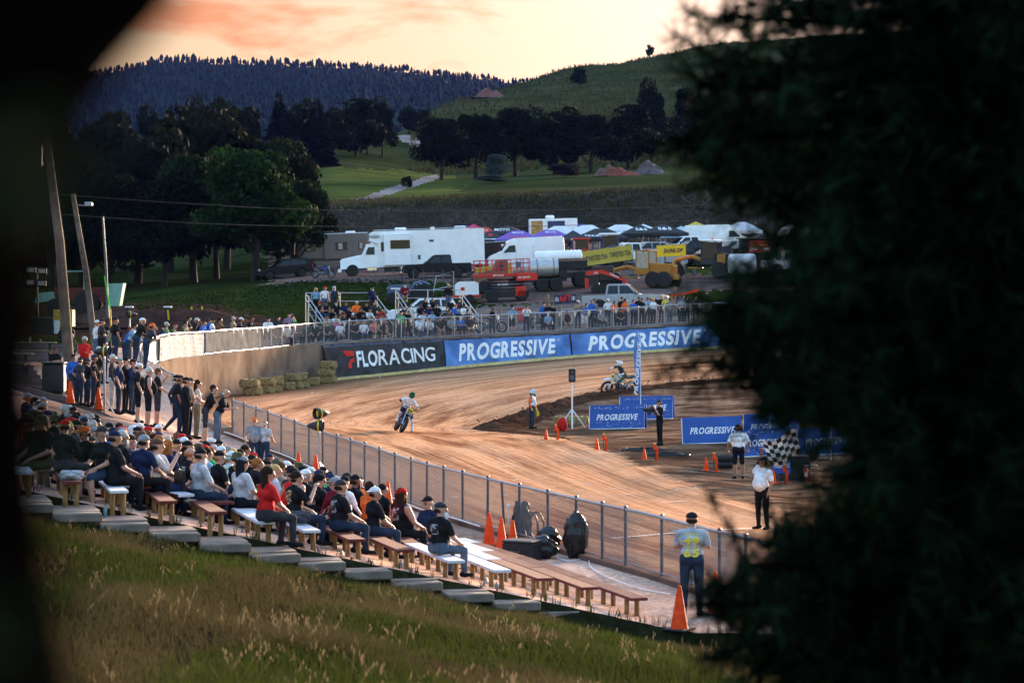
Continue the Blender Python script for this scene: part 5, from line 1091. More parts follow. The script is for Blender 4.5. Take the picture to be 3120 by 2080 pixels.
# checkered flag
fp = flag.location+Matrix.Rotation(-.75, 3, 'Z') @ (Vector(POSES['flagman']['W0'])*1.08)
ft = thing('checkered_flag', 'black and white checkered flag waved by the starter', 'flag', tuple(fp)); mb = MB(); mb.cyl((-.10, 0, -.22), (.34, .06, .16), .011, n=6); 
mb = MB(); mb.cyl((-.14, -.02, .22), (.06, 0, -.12), .012, n=6); part('staff', mb, M_WOOD, ft)
n = 7; cw, ch = .125, .105
for (nm, par, m) in (('white_squares', 0, mat('flag_white', (.68, .66, .64), .8, 0, .05)), ('black_squares', 1, mat('flag_black', (.012, .010, .012), .8, 0, 0))):
    for i in range(n):
        for j in range(6):
            if (i+j) % 2 != par: continue
            def q(a, b):
                X = a*cw; Z = -b*ch; return Vector((.02+X*.93+Z*-.28, .10*math.sin(a*.9+b*.5)*(a/n)+.05*math.sin(b), .16+Z*.96+X*.22-.10*math.sin(a*.7)))
            me = bpy.data.meshes.new('square'); P = [q(i+a/3, j+b/3) for a in range(4) for b in range(4)]; me.from_pydata([tuple(p) for p in P], [], [(a*4+b, (a+1)*4+b, (a+1)*4+b+1, a*4+b+1) for a in range(3) for b in range(3)]); me.shade_smooth(); link(nm[:-1], me, ft, m)
# advertising boards in the infield
M_BOARD = mat('board_blue', (.012, .075, .33), .45, 0, .12, 2); M_SCUFF = mat('scuffed_white', (.6, .6, .62), .8, 0, .1)
def board(u0, v0, u1, v1, hpx, label, scuff=0):
    a, b = hit(u0, v0), hit(u1, v1); a.z = ht(a.x, a.y); b.z = ht(b.x, b.y); d = b-a; L = d.xy.length; hh = hpx*a.y/F
    t = thing('advertising_board', label, 'board', tuple(a), math.atan2(d.y, d.x), 'blue advertising boards in the infield'); M = Matrix.Rotation(R(-9), 4, 'X'); tilt = Matrix.Rotation(-math.atan2(d.z, L), 4, 'Y')
    mb = MB(); mb.box((L/2, 0, hh/2+.02), (L, .05, hh), .006, M=tilt @ M); part('panel', mb, M_BOARD, t)
    mb = MB(); mb.box((L/2, .02+.32*hh, hh/2), (L, .03, hh*.98), .005, M=tilt @ Matrix.Translation((0, 0, 0)) ); part('rear_panel', mb, M_BOARD, t)
    mb = MB(); mb.box((L/2, 0, .012), (L+.02, .07, .035), .004, M=tilt @ M); mb.box((.0, 0, hh/2), (.03, .06, hh), .004, M=tilt @ M); part('edge_trim', mb, M_WHITE, t)
    lettering('PROGRESSIVE', L*.76, hh*.26, tilt @ M @ Matrix.Translation((L*.51, -.032, hh*.5)), M_LETW, t, .28, .028)
    if scuff:
        mb = MB(); r = random.Random(int(u0))
        for k in range(60):
            x = r.uniform(.05, .95)*L; z = hh*(r.gauss(.88, .03) if r.random() < .55 else r.uniform(.04, .4)); w = r.uniform(.02, .10); h_ = r.uniform(.008, .025)
            mb.add([(x, -.031, z), (x+w, -.031, z+r.uniform(-.01, .01)), (x+w*.8, -.031, z+h_), (x+w*.2, -.031, z+h_)], [(0, 1, 2, 3)], tilt @ M)
        o = part('scuff_marks', mb, M_SCUFF, t); o['kind'] = 'stuff'
    return t
board(1796, 1308, 1963, 1305, 72, 'blue advertising board nearest the tripod speaker', 1)
board(1888, 1279, 2050, 1276, 70, 'blue advertising board behind the filming person', 1)
board(2080, 1354, 2262, 1348, 80, 'blue advertising board left of the white shirted official')
board(2266, 1341, 2432, 1338, 78, 'blue advertising board partly hidden behind the front one', 0)
board(2246, 1394, 2418, 1384, 82, 'blue advertising board behind the checkered flag', 1)
board(2436, 1391, 2600, 1380, 84, 'rightmost blue advertising board beside the pine', 0)
# feather flag and two small flags
def feather(u, v, h, label, bent=.0, text=True):
    p = hit(u, v); t = thing('feather_flag', label, 'flag', tuple(p)); mb = MB(); mb.tube([(0, 0, 0), (0, 0, h*.6), (-.03, 0, h*.9), (-.12, 0, h)], .018, 6); part('pole', mb, M_WHITE, t)
    pts = [(0, .8), (-.02, h*.3), (-.30, h*.5), (-.38, h*.82), (-.30, h*.96), (-.12, h*1.0), (.0, h*.96)] if text else [(0, h*.55), (-.75, h*.35+.1), (-.7, h*.8), (0, h*.98)]
    mb = MB(); mb.loft([[(x*.8+.0, -.012, z) for x, z in pts], [(x*.8, .012, z) for x, z in pts]]); part('cloth', mb, M_PBLUE, t)
    if text: lettering('PROGRESSIVE', h*.56, .17, Matrix.Translation((-.13, -.02, h*.62)) @ Matrix.Rotation(R(-86), 4, 'Y'), M_LETW, t, .28, .028)
    return t
feather(1952, 1303, 4.1, 'tall blue feather flag with white lettering behind the boards')
for k, (u, v) in enumerate(((2345, 1372), (2532, 1402))):
    p = hit(u, v); t = thing('small_flag', ('blue cloth flag hanging before the middle boards', 'blue cloth flag hanging before the rightmost board')[k], 'flag', tuple(p)); mb = MB(); mb.cyl((0, 0, 0), (0, 0, 2.3), .02, n=6); part('pole', mb, M_WHITE, t)
    V = [(.02+.75*i/6*(1-.25*j/5), .06*math.sin(i*1.3+j*.5), 2.25-1.1*j/5-.10*i/6*j) for i in range(7) for j in range(6)]; me = bpy.data.meshes.new('cloth'); me.from_pydata(V, [], [(i*6+j, (i+1)*6+j, (i+1)*6+j+1, i*6+j+1) for i in range(6) for j in range(5)]); me.shade_smooth(); link('cloth', me, t, mat('pale_blue_cloth', (.10, .26, .62), .8, 0, .2, 3))
# tripod speaker, bale, bag
def tripod_speaker(u, v, label):
    p = hit(u, v); t = thing('speaker_stand', 'white tripod stand holding a black loudspeaker in the infield', 'stand', tuple(p)); mb = MB(); mb.cyl((0, 0, .1), (0, 0, 2.0), .035, n=8); part('pole', mb, M_WHITE, t, True)
    for k in range(3): a = R(90+120*k+180); mb = MB(); mb.tube([(0, 0, .85), (.68*math.cos(a), .5*math.sin(a), .02)], .03, 6); part('leg', mb, M_WHITE, t, True)
    s = thing('loudspeaker', label, 'speaker', (p.x, p.y, p.z+2.0)); mb = MB(); mb.box((0, 0, .32), (.30, .30, .58), .03); part('cabinet', mb, M_BLACK, s); mb = MB(); mb.cyl((0, -.152, .22), (0, -.165, .22), .11, n=14); mb.cyl((0, -.152, .46), (0, -.165, .46), .05, n=12); part('driver', mb, M_GALVD, s); mb = MB(); mb.cyl((.05, 0, .6), (.05, 0, 1.1), .006, n=4); part('antenna', mb, M_BLACK, s)
tripod_speaker(1743, 1306, 'black loudspeaker box with a thin antenna on the infield tripod')
p = hit(1722, 1297); bale((p.x, p.y+.3, p.z+.2), .1, 'hay bale lying under the infield tripod', group='hay bale in the infield'); bale((p.x+.55, p.y+.4, p.z+.2), -.1, 'second hay bale lying under the infield tripod', group='hay bale in the infield')
mb = MB(); mb.ell((0, 0, .24), (.24, .2, .3), 12, 8, z0=-.75); mb.ell((.05, -.02, .5), (.1, .1, .08), 8, 5); q = hit(1712, 1312); o = part('red_bag', mb, cloth('red'), None, True, loc=q); tag(o, 'red cloth bag leaning on the infield hay bale', 'bag')
# cones and starting lights
def cone_meshes(h):
    a = MB(); r = h*.21; a.lathe([(r, .03), (r*.95, .04), (h*.045, h*.97), (h*.03, h), (.004, h)], n=16); b = MB(); b.box((0, 0, .016), (r*2.7, r*2.7, .032), .01); return a.mesh('cone_body', True, 50), b.mesh('base')
CS, CT = cone_meshes(.46), cone_meshes(.74)
def cone(p, tall, label, group, lean=(0, 0), stack=0):
    t = thing('traffic_cone', label, 'cone', tuple(p), 0, group, rot=(lean[0], lean[1], rnd.uniform(0, 1))); a, b = CT if tall else CS
    link('cone_body', a, t, M_ORANGE); link('base', b, t, mat('cone_base', (.02, .018, .016), .8) if tall else M_ORANGE)
ords = ('first', 'second', 'third', 'fourth', 'fifth')
for k, (u, v) in enumerate(((1664, 1341), (1819, 1371), (1963, 1402), (2151, 1434), (2357, 1474))): cone(hit(u, v), False, 'small orange cone on the infield edge, %s from the left' % ords[k], 'small orange cones along the infield')
for k, (u, v) in enumerate(((1700, 1343), (1847, 1373), (2002, 1404), (2183, 1436), (2397, 1474))):
    p = hit(u, v); t = thing('timing_light', 'orange starting light post beside the %s infield cone' % ords[k], 'light', tuple(p), .5, 'orange starting lights along the infield')
    mb = MB(); mb.cyl((0, 0, 0), (0, 0, .46), .045, n=8); part('tube', mb, M_ORANGE, t, True); mb = MB(); mb.box((-.1, 0, .5), (.08, .08, .2), .01); part('lamp_box', mb, M_ORANGE, t); mb = MB(); mb.box((-.1, 0, .62), (.06, .06, .05), .008); part('lens', mb, mat('lens_yellow', (.7, .5, .05), .4), t); mb = MB(); mb.tube([(-.1, 0, .4), (-.12, 0, .2), (-.05, 0, .02)], .012, 4); part('cable', mb, M_BLACK, t); mb = MB(); mb.box((0, 0, .01), (.32, .14, .02)); part('base', mb, M_ORANGE, t)
mb = MB(); pts = []
for u, v in ((1705, 1345), (1745, 1343), (1800, 1360), (1850, 1376), (1920, 1388), (1990, 1406), (2050, 1416), (2110, 1434), (2185, 1440), (2280, 1455), (2395, 1476)): pts.append(hit(u, v)+Vector((0, 0, .02)))
mb.tube(pts, .018, 5); o = part('power_cable', mb, M_BLACK); tag(o, 'black power cable linking the starting lights across the infield', 'cable')
# starter's table
p = hit(2415, 1462); t = thing('black_table', 'black draped table with a blue sign behind the flag', 'table', tuple(p), .1)
mb = MB(); mb.box((0, 0, .40), (1.0, .7, .8), .03); part('drape', mb, M_BLACK, t); mb = MB(); mb.box((-.45, -.37, .45), (.62, .02, .42), .01); part('sign', mb, M_BOARD, t); lettering('PROGRESSIVE', .55, .16, Matrix.Translation((-.45, -.385, .5)), M_LETW, t, .2, .02)
for k, (x, y) in enumerate(((-.35, .1), (-.22, .12), (-.17, .05))): 
    mb = MB(); mb.cyl((0, 0, 0), (0, 0, .16), .035, n=10); o = part('spray_can', mb, M_ALU, None, True, loc=p+Vector((x, y, .8))); tag(o, 'orange topped spray can on the black table', 'can', 'spray cans on the black table'); mb = MB(); mb.cyl((0, 0, .16), (0, 0, .20), .03, n=10); part('cap', mb, M_ORANGE, o)
q = p+Vector((.62, .35, 0)); t = thing('folding_chair', 'black metal folding chair behind the black table', 'chair', tuple(q), -.4); mb = MB(); mb.box((0, 0, .45), (.42, .42, .03), .01); part('seat', mb, M_BLACK, t); mb = MB(); mb.ell((0, .22, .78), (.24, .03, .2), 12, 6); part('backrest', mb, M_BLACK, t, True)
for sx in (-1, 1): mb = MB(); mb.tube([(sx*.2, -.25, 0), (sx*.2, .22, .9)], .012, 5); mb.tube([(sx*.2, .3, 0), (sx*.2, -.1, .45)], .012, 5); part('leg', mb, M_BLACK, t)
q = p+Vector((.36, -.55, 0)); t = thing('fire_extinguisher', 'red fire extinguisher beside the black table', 'extinguisher', tuple(q)); mb = MB(); mb.lathe([(.07, 0), (.08, .03), (.08, .38), (.04, .45), (.02, .47)], n=12); part('cylinder', mb, mat('ext_red', (.4, .01, .012), .3), t, True); mb = MB(); mb.box((.02, 0, .51), (.15, .03, .05), .01); part('valve', mb, M_GALV, t); mb = MB(); mb.box((0, -.082, .22), (.09, .006, .14)); part('tag_label', mb, M_WHITE, t); mb = MB(); mb.tube([(.06, 0, .5), (.12, 0, .35), (.1, 0, .12)], .012, 5); part('hose', mb, M_BLACK, t)
for k, (u, v) in enumerate(((2213, 1421), (2213, 1400))):
    pt_ = hit(2213, 1425); mb = MB(); mb.tor((0, 0, .11), .24, .11, 'z', 20, 8); o = part('old_tyre', mb, M_RUBBER, None, True, loc=pt_+Vector((0, .2, .21*k))); tag(o, ('old black tyre lying beside the white shirted official', 'upper black tyre stacked beside the white shirted official')[k], 'tyre')
# coils of black hose in the infield
for k, (u, v) in enumerate(((1960, 1374), (2030, 1389))):
    p = hit(u, v); mb = MB(); r = random.Random(k+3)
    mb.tube([p+Vector((.9*math.cos(a)*(1-.02*a)+r.uniform(-.1, .1), .5*math.sin(a)*(1-.02*a), .03+.004*a)) for a in [i*.35 for i in range(60)]], .022, 5); o = part('hose_coil', mb, M_BLACK); tag(o, ('coil of black hose left of the filming person', 'coil of black hose below the filming person')[k], 'hose')
# chalk lines
M_CHALK = mat('chalk', (.62, .58, .55), .95, 0, .3, 12)
def chalk(pts, w, label):
    P = [hit(u, v, 40, 150) for u, v in pts]; rows = []
    for i in range(len(P)-1):
        for k in range(10):
            q = P[i].lerp(P[i+1], k/9); rows.append(q)
    mb = MB(); rg = []
    for q in rows: rg.append([Vector((q.x, q.y-w, ht(q.x, q.y-w)+.012)), Vector((q.x, q.y+w, ht(q.x, q.y+w)+.012))])
    mb.loft(rg, cap=False, closed=False); o = part('chalk_line', mb, M_CHALK); struct(o)
chalk([(1830, 1643), (2145, 1617), (2400, 1605), (2640, 1595)], .07, '')
for (u, v, L) in ((1510, 1424, 60), (1660, 1457, 70), (1840, 1491, 50), (1140, 1372, 60), (1250, 1365, 50), (2015, 1530, 80), (1370, 1398, 25), (1560, 1465, 20), (1420, 1432, 30), (1900, 1508, 30)): chalk([(u, v), (u+L, v-4)], .03, '')
# ================================================================ vehicles
def paint(name, col, rough=.3): return mat('paint_'+name, col, rough, 0, .06, 1.5, spec=.3, coat=.12)
GL = glassm(); M_CHROME = mat('chrome', (.55, .55, .57), .18, .9, 0); M_LAMP = mat('headlamp', (.6, .6, .62), .15, .2, 0); M_TAIL = mat('tail_lamp', (.35, .01, .012), .3, 0, 0); M_DARK = mat('underbody', (.018, .018, .02), .8, 0, .3, 5)
WH = {}
def wheel(t, x, y, r, w, m_rim, lug=False):
    key = (round(r, 2), w, lug)
    if key not in WH:
        a = MB(); a.lathe([(r*.62, -w/2), (r*.9, -w/2), (r, -w*.36), (r, w*.36), (r*.9, w/2), (r*.62, w/2)], n=24, axis='y')
        if lug:
            for i in range(18):
                an = 2*math.pi*i/18
                for sy in (-1, 1): a.box((0, 0, 0), (r*.12, w*.5, r*.08), M=Matrix.Rotation(an, 4, 'Y') @ Matrix.Translation((0, sy*w*.24, r*1.01)) @ Matrix.Rotation(sy*.5, 4, 'Z'))
        b = MB(); b.lathe([(r*.63, -w*.42), (r*.58, -w*.3), (r*.2, -w*.34), (r*.12, -w*.44), (r*.1, w*.44), (r*.2, w*.34), (r*.58, w*.3), (r*.63, w*.42)], n=16, axis='y')
        for i in range(6): an = math.pi*2*i/6; b.box((0, 0, 0), (r*.1, w*.72, r*.42), M=Matrix.Rotation(an, 4, 'Y') @ Matrix.Translation((0, 0, r*.36)))
        WH[key] = (a.mesh('tyre', True, 35), b.mesh('rim', True, 35))
    a, b = WH[key]; o = link('wheel', a, t, M_RUBBER, (x, y, r)); c = link('rim', b, o)
    if not c.data.materials: c.data.materials.append(None)
    c.material_slots[0].link = 'OBJECT'; c.material_slots[0].material = m_rim; return o
def vthing(name, label, cat, u, Y, rz=0, group=None, dz=0.):
    p = gpt(u, Y, dz); d = Vector((math.cos(rz), math.sin(rz), 0)); a = ho(p.x+d.x*2, p.y+d.y*2); b = ho(p.x-d.x*2, p.y-d.y*2); s = math.atan2(a-b, 4)
    o = thing(name, label, cat, tuple(p), 0, group); o.rotation_euler = (Matrix.Rotation(rz, 3, 'Z') @ Matrix.Rotation(-s, 3, 'Y')).to_euler(); return o
def arch(cx, r, z0, n=8): return [(cx-r*math.cos(math.pi*i/n), z0+r*math.sin(math.pi*i/n)) for i in range(n+1)]   # left to right over the wheel
def panes(t, polys, wf, off=.008, m=GL, name='window'):
    for pl in polys:
        for sg in (-1, 1):
            mb = MB(); mb.loft([[(x, sg*(wf(z)+off), z) for x, z in pl], [(x, sg*(wf(z)-.03), z) for x, z in pl]]); part(name, mb, m, t)
def car(kind, label, col, u, Y, rz=0, rim=None, group=None, flip=False):
    """front towards -x"""
    t = vthing({'pickup': 'pickup_truck', 'suv': 'parked_car', 'van': 'van'}[kind], label, {'pickup': 'pickup', 'suv': 'car', 'van': 'van'}[kind], u, Y, rz+(math.pi if flip else 0), group); pm_ = col; rim = rim or M_CHROME
    if kind == 'pickup':
        L2, wx, wr, W = 2.95, (-1.9, 1.75), .42, .98
        body = [(-2.9, .45)]+arch(-1.9, .52, .42)+arch(1.75, .52, .42)+[(2.85, .5), (2.92, .62), (2.9, 1.17), (1.0, 1.19), (-1.0, 1.19), (-2.55, 1.13), (-2.85, 1.02), (-2.95, .7)]
        cab = [(-1.05, 1.16), (-.28, 1.84), (-.05, 1.92), (1.05, 1.92), (1.2, 1.86), (1.3, 1.16)]
        wins = [[(-.72, 1.26), (-.2, 1.78), (.35, 1.8), (.35, 1.24)], [(.45, 1.24), (.45, 1.8), (1.08, 1.8), (1.18, 1.24)]]; ws = (-1.0, 1.22, -.32, 1.80)
    elif kind == 'suv':
        L2, wx, wr, W = 2.45, (-1.5, 1.4), .36, .93
        body = [(-2.4, .35)]+arch(-1.5, .44, .36)+arch(1.4, .44, .36)+[(2.35, .4), (2.42, .6), (2.35, 1.0), (-.9, 1.02), (-2.0, .95), (-2.38, .78), (-2.44, .5)]
        cab = [(-1.1, 1.0), (-.25, 1.58), (.1, 1.66), (1.7, 1.64), (2.05, 1.5), (2.3, 1.0)]
        wins = [[(-.75, 1.06), (-.15, 1.52), (.35, 1.55), (.35, 1.05)], [(.45, 1.05), (.45, 1.55), (1.15, 1.54), (1.2, 1.05)], [(1.28, 1.05), (1.25, 1.53), (1.75, 1.48), (1.95, 1.06)]]; ws = (-1.05, 1.06, -.28, 1.54)
    else:
        L2, wx, wr, W = 3.4, (-2.45, 1.85), .36, .98
        body = [(-3.35, .4)]+arch(-2.45, .45, .36)+arch(1.85, .45, .36)+[(3.3, .4), (3.4, .55), (3.38, 2.45), (3.2, 2.68), (-.9, 2.72), (-1.45, 2.55), (-2.2, 1.62), (-3.1, 1.28), (-3.36, 1.0), (-3.42, .6)]
        cab = None; wins = [[(-2.0, 1.52), (-1.45, 2.1), (-.95, 2.12), (-.95, 1.5)]]; ws = (-2.18, 1.66, -1.5, 2.45)
    wf = (lambda z: W-max(0, z-1.0)*.16) if kind != 'van' else (lambda z: W-max(0, z-1.4)*.10)
    mb = MB(); mb.loft([[(x*.992, -wf(z)+.0, z) for x, z in body], [(x, -wf(z)*.93, z) for x, z in body], [(x, wf(z)*.93, z) for x, z in body], [(x*.992, wf(z), z) for x, z in body]]); part('body', mb, pm_, t)
    if cab: mb = MB(); mb.ext(cab, lambda z: (W-.05)-max(0, z-1.05)*.24); part('cabin', mb, pm_, t); wc = lambda z: (W-.05)-max(0, z-1.05)*.24
    else: wc = wf
    panes(t, wins, wc)
    x0, z0, x1, z1 = ws; wy0, wy1 = wc(z0)-.1, wc(z1)-.1; dv = Vector((z1-z0, 0, -(x1-x0))).normalized()*-.012
    mb = MB(); mb.loft([[(x0+dv.x*k, -wy0, z0+dv.z*k), (x0+dv.x*k, wy0, z0+dv.z*k), (x1+dv.x*k, wy1, z1+dv.z*k), (x1+dv.x*k, -wy1, z1+dv.z*k)] for k in (1.6, -2)]); part('windshield', mb, GL, t)
    for x in wx:
        for sy in (-1, 1): wheel(t, x, sy*(W-.13), wr, .26, rim)
    fz = .82 if kind != 'van' else .9; fx = {'pickup': -2.93, 'suv': -2.40, 'van': -3.38}[kind]
    mb = MB(); mb.box((fx-.01, 0, fz), (.06, W*1.0, .34 if kind == 'pickup' else .22), .02); part('grille', mb, M_CHROME if kind == 'pickup' else M_BLACK, t)
    mb = MB(); mb.box((fx-.03, 0, .5), (.16, W*1.9, .2), .05); part('front_bumper', mb, M_CHROME if kind == 'pickup' else M_DARK, t)
    for sy in (-1, 1):
        mb = MB(); mb.box((fx+.03, sy*W*.76, fz+.06), (.14, W*.36, .2), .04); part('headlight', mb, M_LAMP, t); mb = MB(); mb.box((L2-.04, sy*(W-.08), .95), (.05, .12, .3), .02); part('tail_light', mb, M_TAIL, t)
        mx_ = {'pickup': -.75, 'suv': -.75, 'van': -1.85}[kind]; mz = {'pickup': 1.3, 'suv': 1.1, 'van': 1.6}[kind]; mb = MB(); mb.box((mx_, sy*(wc(mz)+.13), mz), (.1, .2, .26 if kind != 'suv' else .16), .03); part('mirror', mb, M_BLACK, t)
    if kind == 'pickup':
        mb = MB(); mb.box((2.1, 0, 1.16), (1.55, W*1.72, .08), .01); part('bed_liner', mb, M_DARK, t)
        mb = MB(); mb.box((L2+.02, 0, .55), (.14, W*1.9, .18), .05); part('rear_bumper', mb, M_CHROME, t)
    for k, xx in enumerate((-.2, .40, 1.25) if kind != 'van' else (-.9, .6)):
        for sy in (-1, 1): mb = MB(); mb.box((xx, sy*(wf(.9)+.002), .85 if kind != 'van' else 1.3), (.012, .008, .6 if kind != 'van' else 1.6)); part('door_seam', mb, M_DARK, t)
    return t
P_BLACK = mat('paint_black', (.008, .008, .011), .5, 0, 0, spec=.18); P_WHITE = paint('white', (.80, .81, .84)); P_SILVER = paint('silver', (.30, .31, .33), .3); P_DGREY = mat('paint_dark_grey', (.022, .024, .028), .5, 0, 0, spec=.2); P_RED = paint('red', (.50, .016, .012)); P_BLUE = paint('tractor_blue', (.03, .07, .16)); P_YEL = paint('machine_yellow', (.33, .14, .015), .6); P_CAT = paint('grader_amber', (.33, .155, .025), .5); P_BROWN = paint('brown', (.17, .07, .045), .4)
car('pickup', 'black crew cab pickup parked in front of the long white motorhome', P_BLACK, 1329, 203, .12)
car('van', 'white high-roof panel van parked behind the lift', P_WHITE, 1603, 212, .12)
car('pickup', 'silver crew cab pickup facing right behind the far crowd', P_SILVER, 1907, 164, -.12, flip=True)
car('suv', 'white sport utility vehicle behind the right bleacher', P_WHITE, 1288, 163, .1)
car('pickup', 'white pickup tail half hidden by the pine', P_WHITE, 2430, 200, 0, flip=True)
car('suv', 'dark car parked in shade left of the grey motorhome', P_BLACK, 868, 214, .3)
for k, (u, Y, kd, cl, lb) in enumerate(((2035, 217, 'suv', P_DGREY, 'dark grey car behind the yellow tyre banner, leftmost of the row'), (2105, 219, 'pickup', P_BLACK, 'black pickup behind the yellow tyre banner'), (2160, 213, 'suv', P_BLACK, 'black car just left of the amber grader cab'), (2225, 224, 'suv', P_SILVER, 'silver car above the amber grader'), (2310, 236, 'suv', P_DGREY, 'dark car beyond the sign trailer'), (2350, 228, 'suv', P_WHITE, 'white car half hidden beyond the sign trailer'), (1965, 222, 'suv', P_SILVER, 'pale car behind the blue tractor'), (1030, 238, 'suv', P_RED, 'red car behind the grey motorhome roof'))):
    car(kd, lb, cl, u, Y, .35, group='cars parked in the lot' if kd == 'suv' else None)
car('van', 'white camper van with open doors at the back of the lot', P_WHITE, 2190, 236, 0, flip=True)
def boxpart(t, name, c, d, m, bev=.03): mb = MB(); mb.box(c, d, bev); return part(name, mb, m, t)
# grey motorhome
t = vthing('motorhome', 'dark grey motorhome parked left of the white one', 'motorhome', 1012, 224, .1); GREY = mat('coach_grey', (.085, .08, .085), .4, 0, .1, 1)
mb = MB(); mb.ext([(-2.9, .45), (3.6, .45), (3.6, 3.2), (3.5, 3.3), (-2.6, 3.3), (-2.95, 3.05), (-3.05, 1.6), (-3.0, .8)], lambda z: 1.22-max(0, z-2.9)*.2); part('body', mb, GREY, t)
boxpart(t, 'roof_trim', (.4, 0, 3.33), (6.0, 2.2, .06), P_WHITE); boxpart(t, 'slide_out', (.6, -1.32, 1.9), (2.6, .3, 1.8), GREY)
for x, w in ((-2.0, 1.0), (.9, 1.1), (2.8, .7)): boxpart(t, 'window', (x, -1.24 if x != .9 else -1.49, 2.15), (w, .04, .75), GL); boxpart(t, 'window_blind', (x-.1, -1.265 if x != .9 else -1.515, 2.15), (w*.35, .02, .55), mat('blind_grey', (.3, .3, .33), .7))
boxpart(t, 'windshield', (-3.02, 0, 2.2), (.06, 2.1, 1.0), GL); boxpart(t, 'skirt_stripe', (.3, -1.235, 1.0), (6.0, .02, .25), M_BLACK); boxpart(t, 'roof_box', (-.5, -.3, 3.48), (1.6, .8, .25), M_BLACK, .1); boxpart(t, 'air_conditioner', (1.8, 0, 3.45), (.9, .7, .2), P_WHITE, .06); boxpart(t, 'headlight', (-3.0, -.85, .9), (.1, .3, .22), M_LAMP)
for x in (-1.9, 2.2):
    for sy in (-1, 1): wheel(t, x, sy*1.08, .45, .3, M_CHROME)
# long white motorhome on a truck chassis
t = vthing('motorhome', 'long white motorhome with truck hood and slide-out room', 'motorhome', 1245, 211, .1)
mb = MB(); mb.ext([(-2.6, .75), (6.6, .75), (6.6, 3.85), (-3.05, 3.85), (-3.35, 3.7), (-3.4, 3.05), (-2.6, 2.75)], lambda z: 1.25); part('coach_body', mb, P_WHITE, t)
mb = MB(); mb.ext([(-5.95, .65), (-5.95, 1.35), (-5.8, 1.55), (-4.2, 1.85), (-3.95, 1.75), (-3.95, .7)], lambda z: 1.05-max(0, z-1.3)*.35); part('hood', mb, P_WHITE, t)
mb = MB(); mb.ext([(-4.1, .7), (-4.1, 1.8), (-3.65, 2.75), (-2.6, 2.85), (-2.6, .7)], lambda z: 1.12-max(0, z-1.7)*.06); part('cab', mb, P_WHITE, t)
mb = MB(); mb.loft([[(-4.07, -.9, 1.92), (-4.07, .9, 1.92), (-3.72, .86, 2.66), (-3.72, -.86, 2.66)], [(-3.9, -.9, 1.92), (-3.9, .9, 1.92), (-3.6, .86, 2.66), (-3.6, -.86, 2.66)]]); part('windshield', mb, GL, t)
panes(t, [[(-3.8, 1.85), (-3.5, 2.5), (-2.95, 2.5), (-2.95, 1.85)]], lambda z: 1.12-max(0, z-1.7)*.06)
boxpart(t, 'grille', (-5.97, 0, 1.0), (.06, 1.0, .6), M_BLACK); boxpart(t, 'front_bumper', (-6.0, 0, .5), (.3, 2.3, .38), P_WHITE, .1); boxpart(t, 'slide_out', (-1.0, -1.45, 2.15), (2.3, .5, 2.55), P_WHITE); boxpart(t, 'window', (-.75, -1.71, 2.65), (1.7, .03, .75), mat('tinted_window', (.006, .006, .008), .15, 0, 0)); boxpart(t, 'side_window', (-2.2, -1.26, 2.5), (.4, .03, .8), GL)
boxpart(t, 'awning', (-1.0, -1.5, 3.5), (2.5, .3, .1), P_WHITE); boxpart(t, 'lower_skirt', (1.6, -1.1, .55), (7.6, .2, .5), M_BLACK); boxpart(t, 'visor_panel', (-3.36, 0, 3.45), (.12, 2.2, .55), mat('window_grey', (.25, .26, .3), .3))
for x in (-.6, 4.6, 2.2): boxpart(t, 'roof_vent', (x, 0, 4.0), (1.0 if x != 2.2 else .4, .8, .28), P_WHITE, .08)
mb = MB(); mb.tube([(-3.0, -1.1, 3.95), (6.4, -1.1, 3.95)], .03, 5); part('roof_rail', mb, M_ALU, t)
boxpart(t, 'fuel_tank', (-3.2, -1.0, .6), (1.0, .35, .5), M_CHROME, .12); boxpart(t, 'mirror', (-3.75, -1.35, 2.1), (.08, .1, .55), P_WHITE); boxpart(t, 'headlight', (-5.85, -.85, 1.0), (.2, .3, .25), M_LAMP); boxpart(t, 'utility_hatch', (.9, -1.26, 1.5), (.25, .02, .4), M_GALVD); boxpart(t, 'vent_cover', (2.0, -1.26, 2.9), (.4, .03, .2), M_GALVD)
mb = MB(); mb.ell((-2.9, -1.26, 3.4), (.5, .02, .16), 12, 6); part('badge', mb, M_GALV, t)
for x in (-4.9, 3.4, 4.5):
    for sy in (-1, 1): wheel(t, x, sy*1.02, .52, .3, M_CHROME)
# black open trailer, white box trailer, sign trailer
t = vthing('trailer', 'black enclosed trailer with open ramp door behind the parked motorcycle', 'trailer', 1497, 215, .08); boxpart(t, 'body', (0, 0, 1.35), (3.6, 2.0, 1.9), P_BLACK); boxpart(t, 'roof_edge', (0, 0, 2.33), (3.7, 2.1, .06), M_ALU); boxpart(t, 'door_frame', (-1.83, 0, 1.35), (.06, 1.8, 1.8), M_GALVD); boxpart(t, 'ramp_door', (-1.5, -1.03, 1.3), (.9, .05, 1.7), M_GALVD); lettering('TRI', .6, .35, Matrix.Translation((1.2, -1.012, 1.9)), M_LETW, t, .1, .02); wheel(t, .5, -1.0, .34, .22, M_GALV); wheel(t, .5, 1.0, .34, .22, M_GALV)
t = vthing('trailer', 'white box trailer with roof air conditioner behind the tents', 'trailer', 1686, 252, .03); boxpart(t, 'body', (0, 0, 1.9), (5.0, 2.3, 2.4), P_WHITE); boxpart(t, 'open_side', (-1.7, -1.16, 2.2), (1.2, .03, 1.4), mat('amber_inside', (.45, .25, .08), .7, 0, .4, 4)); boxpart(t, 'graphic_panel', (.3, -1.16, 2.3), (1.8, .03, 1.1), mat('navy_graphic', (.02, .03, .12), .5, 0, .4, 3)); boxpart(t, 'air_conditioner', (-.3, 0, 3.3), (.9, .8, .35), P_WHITE, .1)
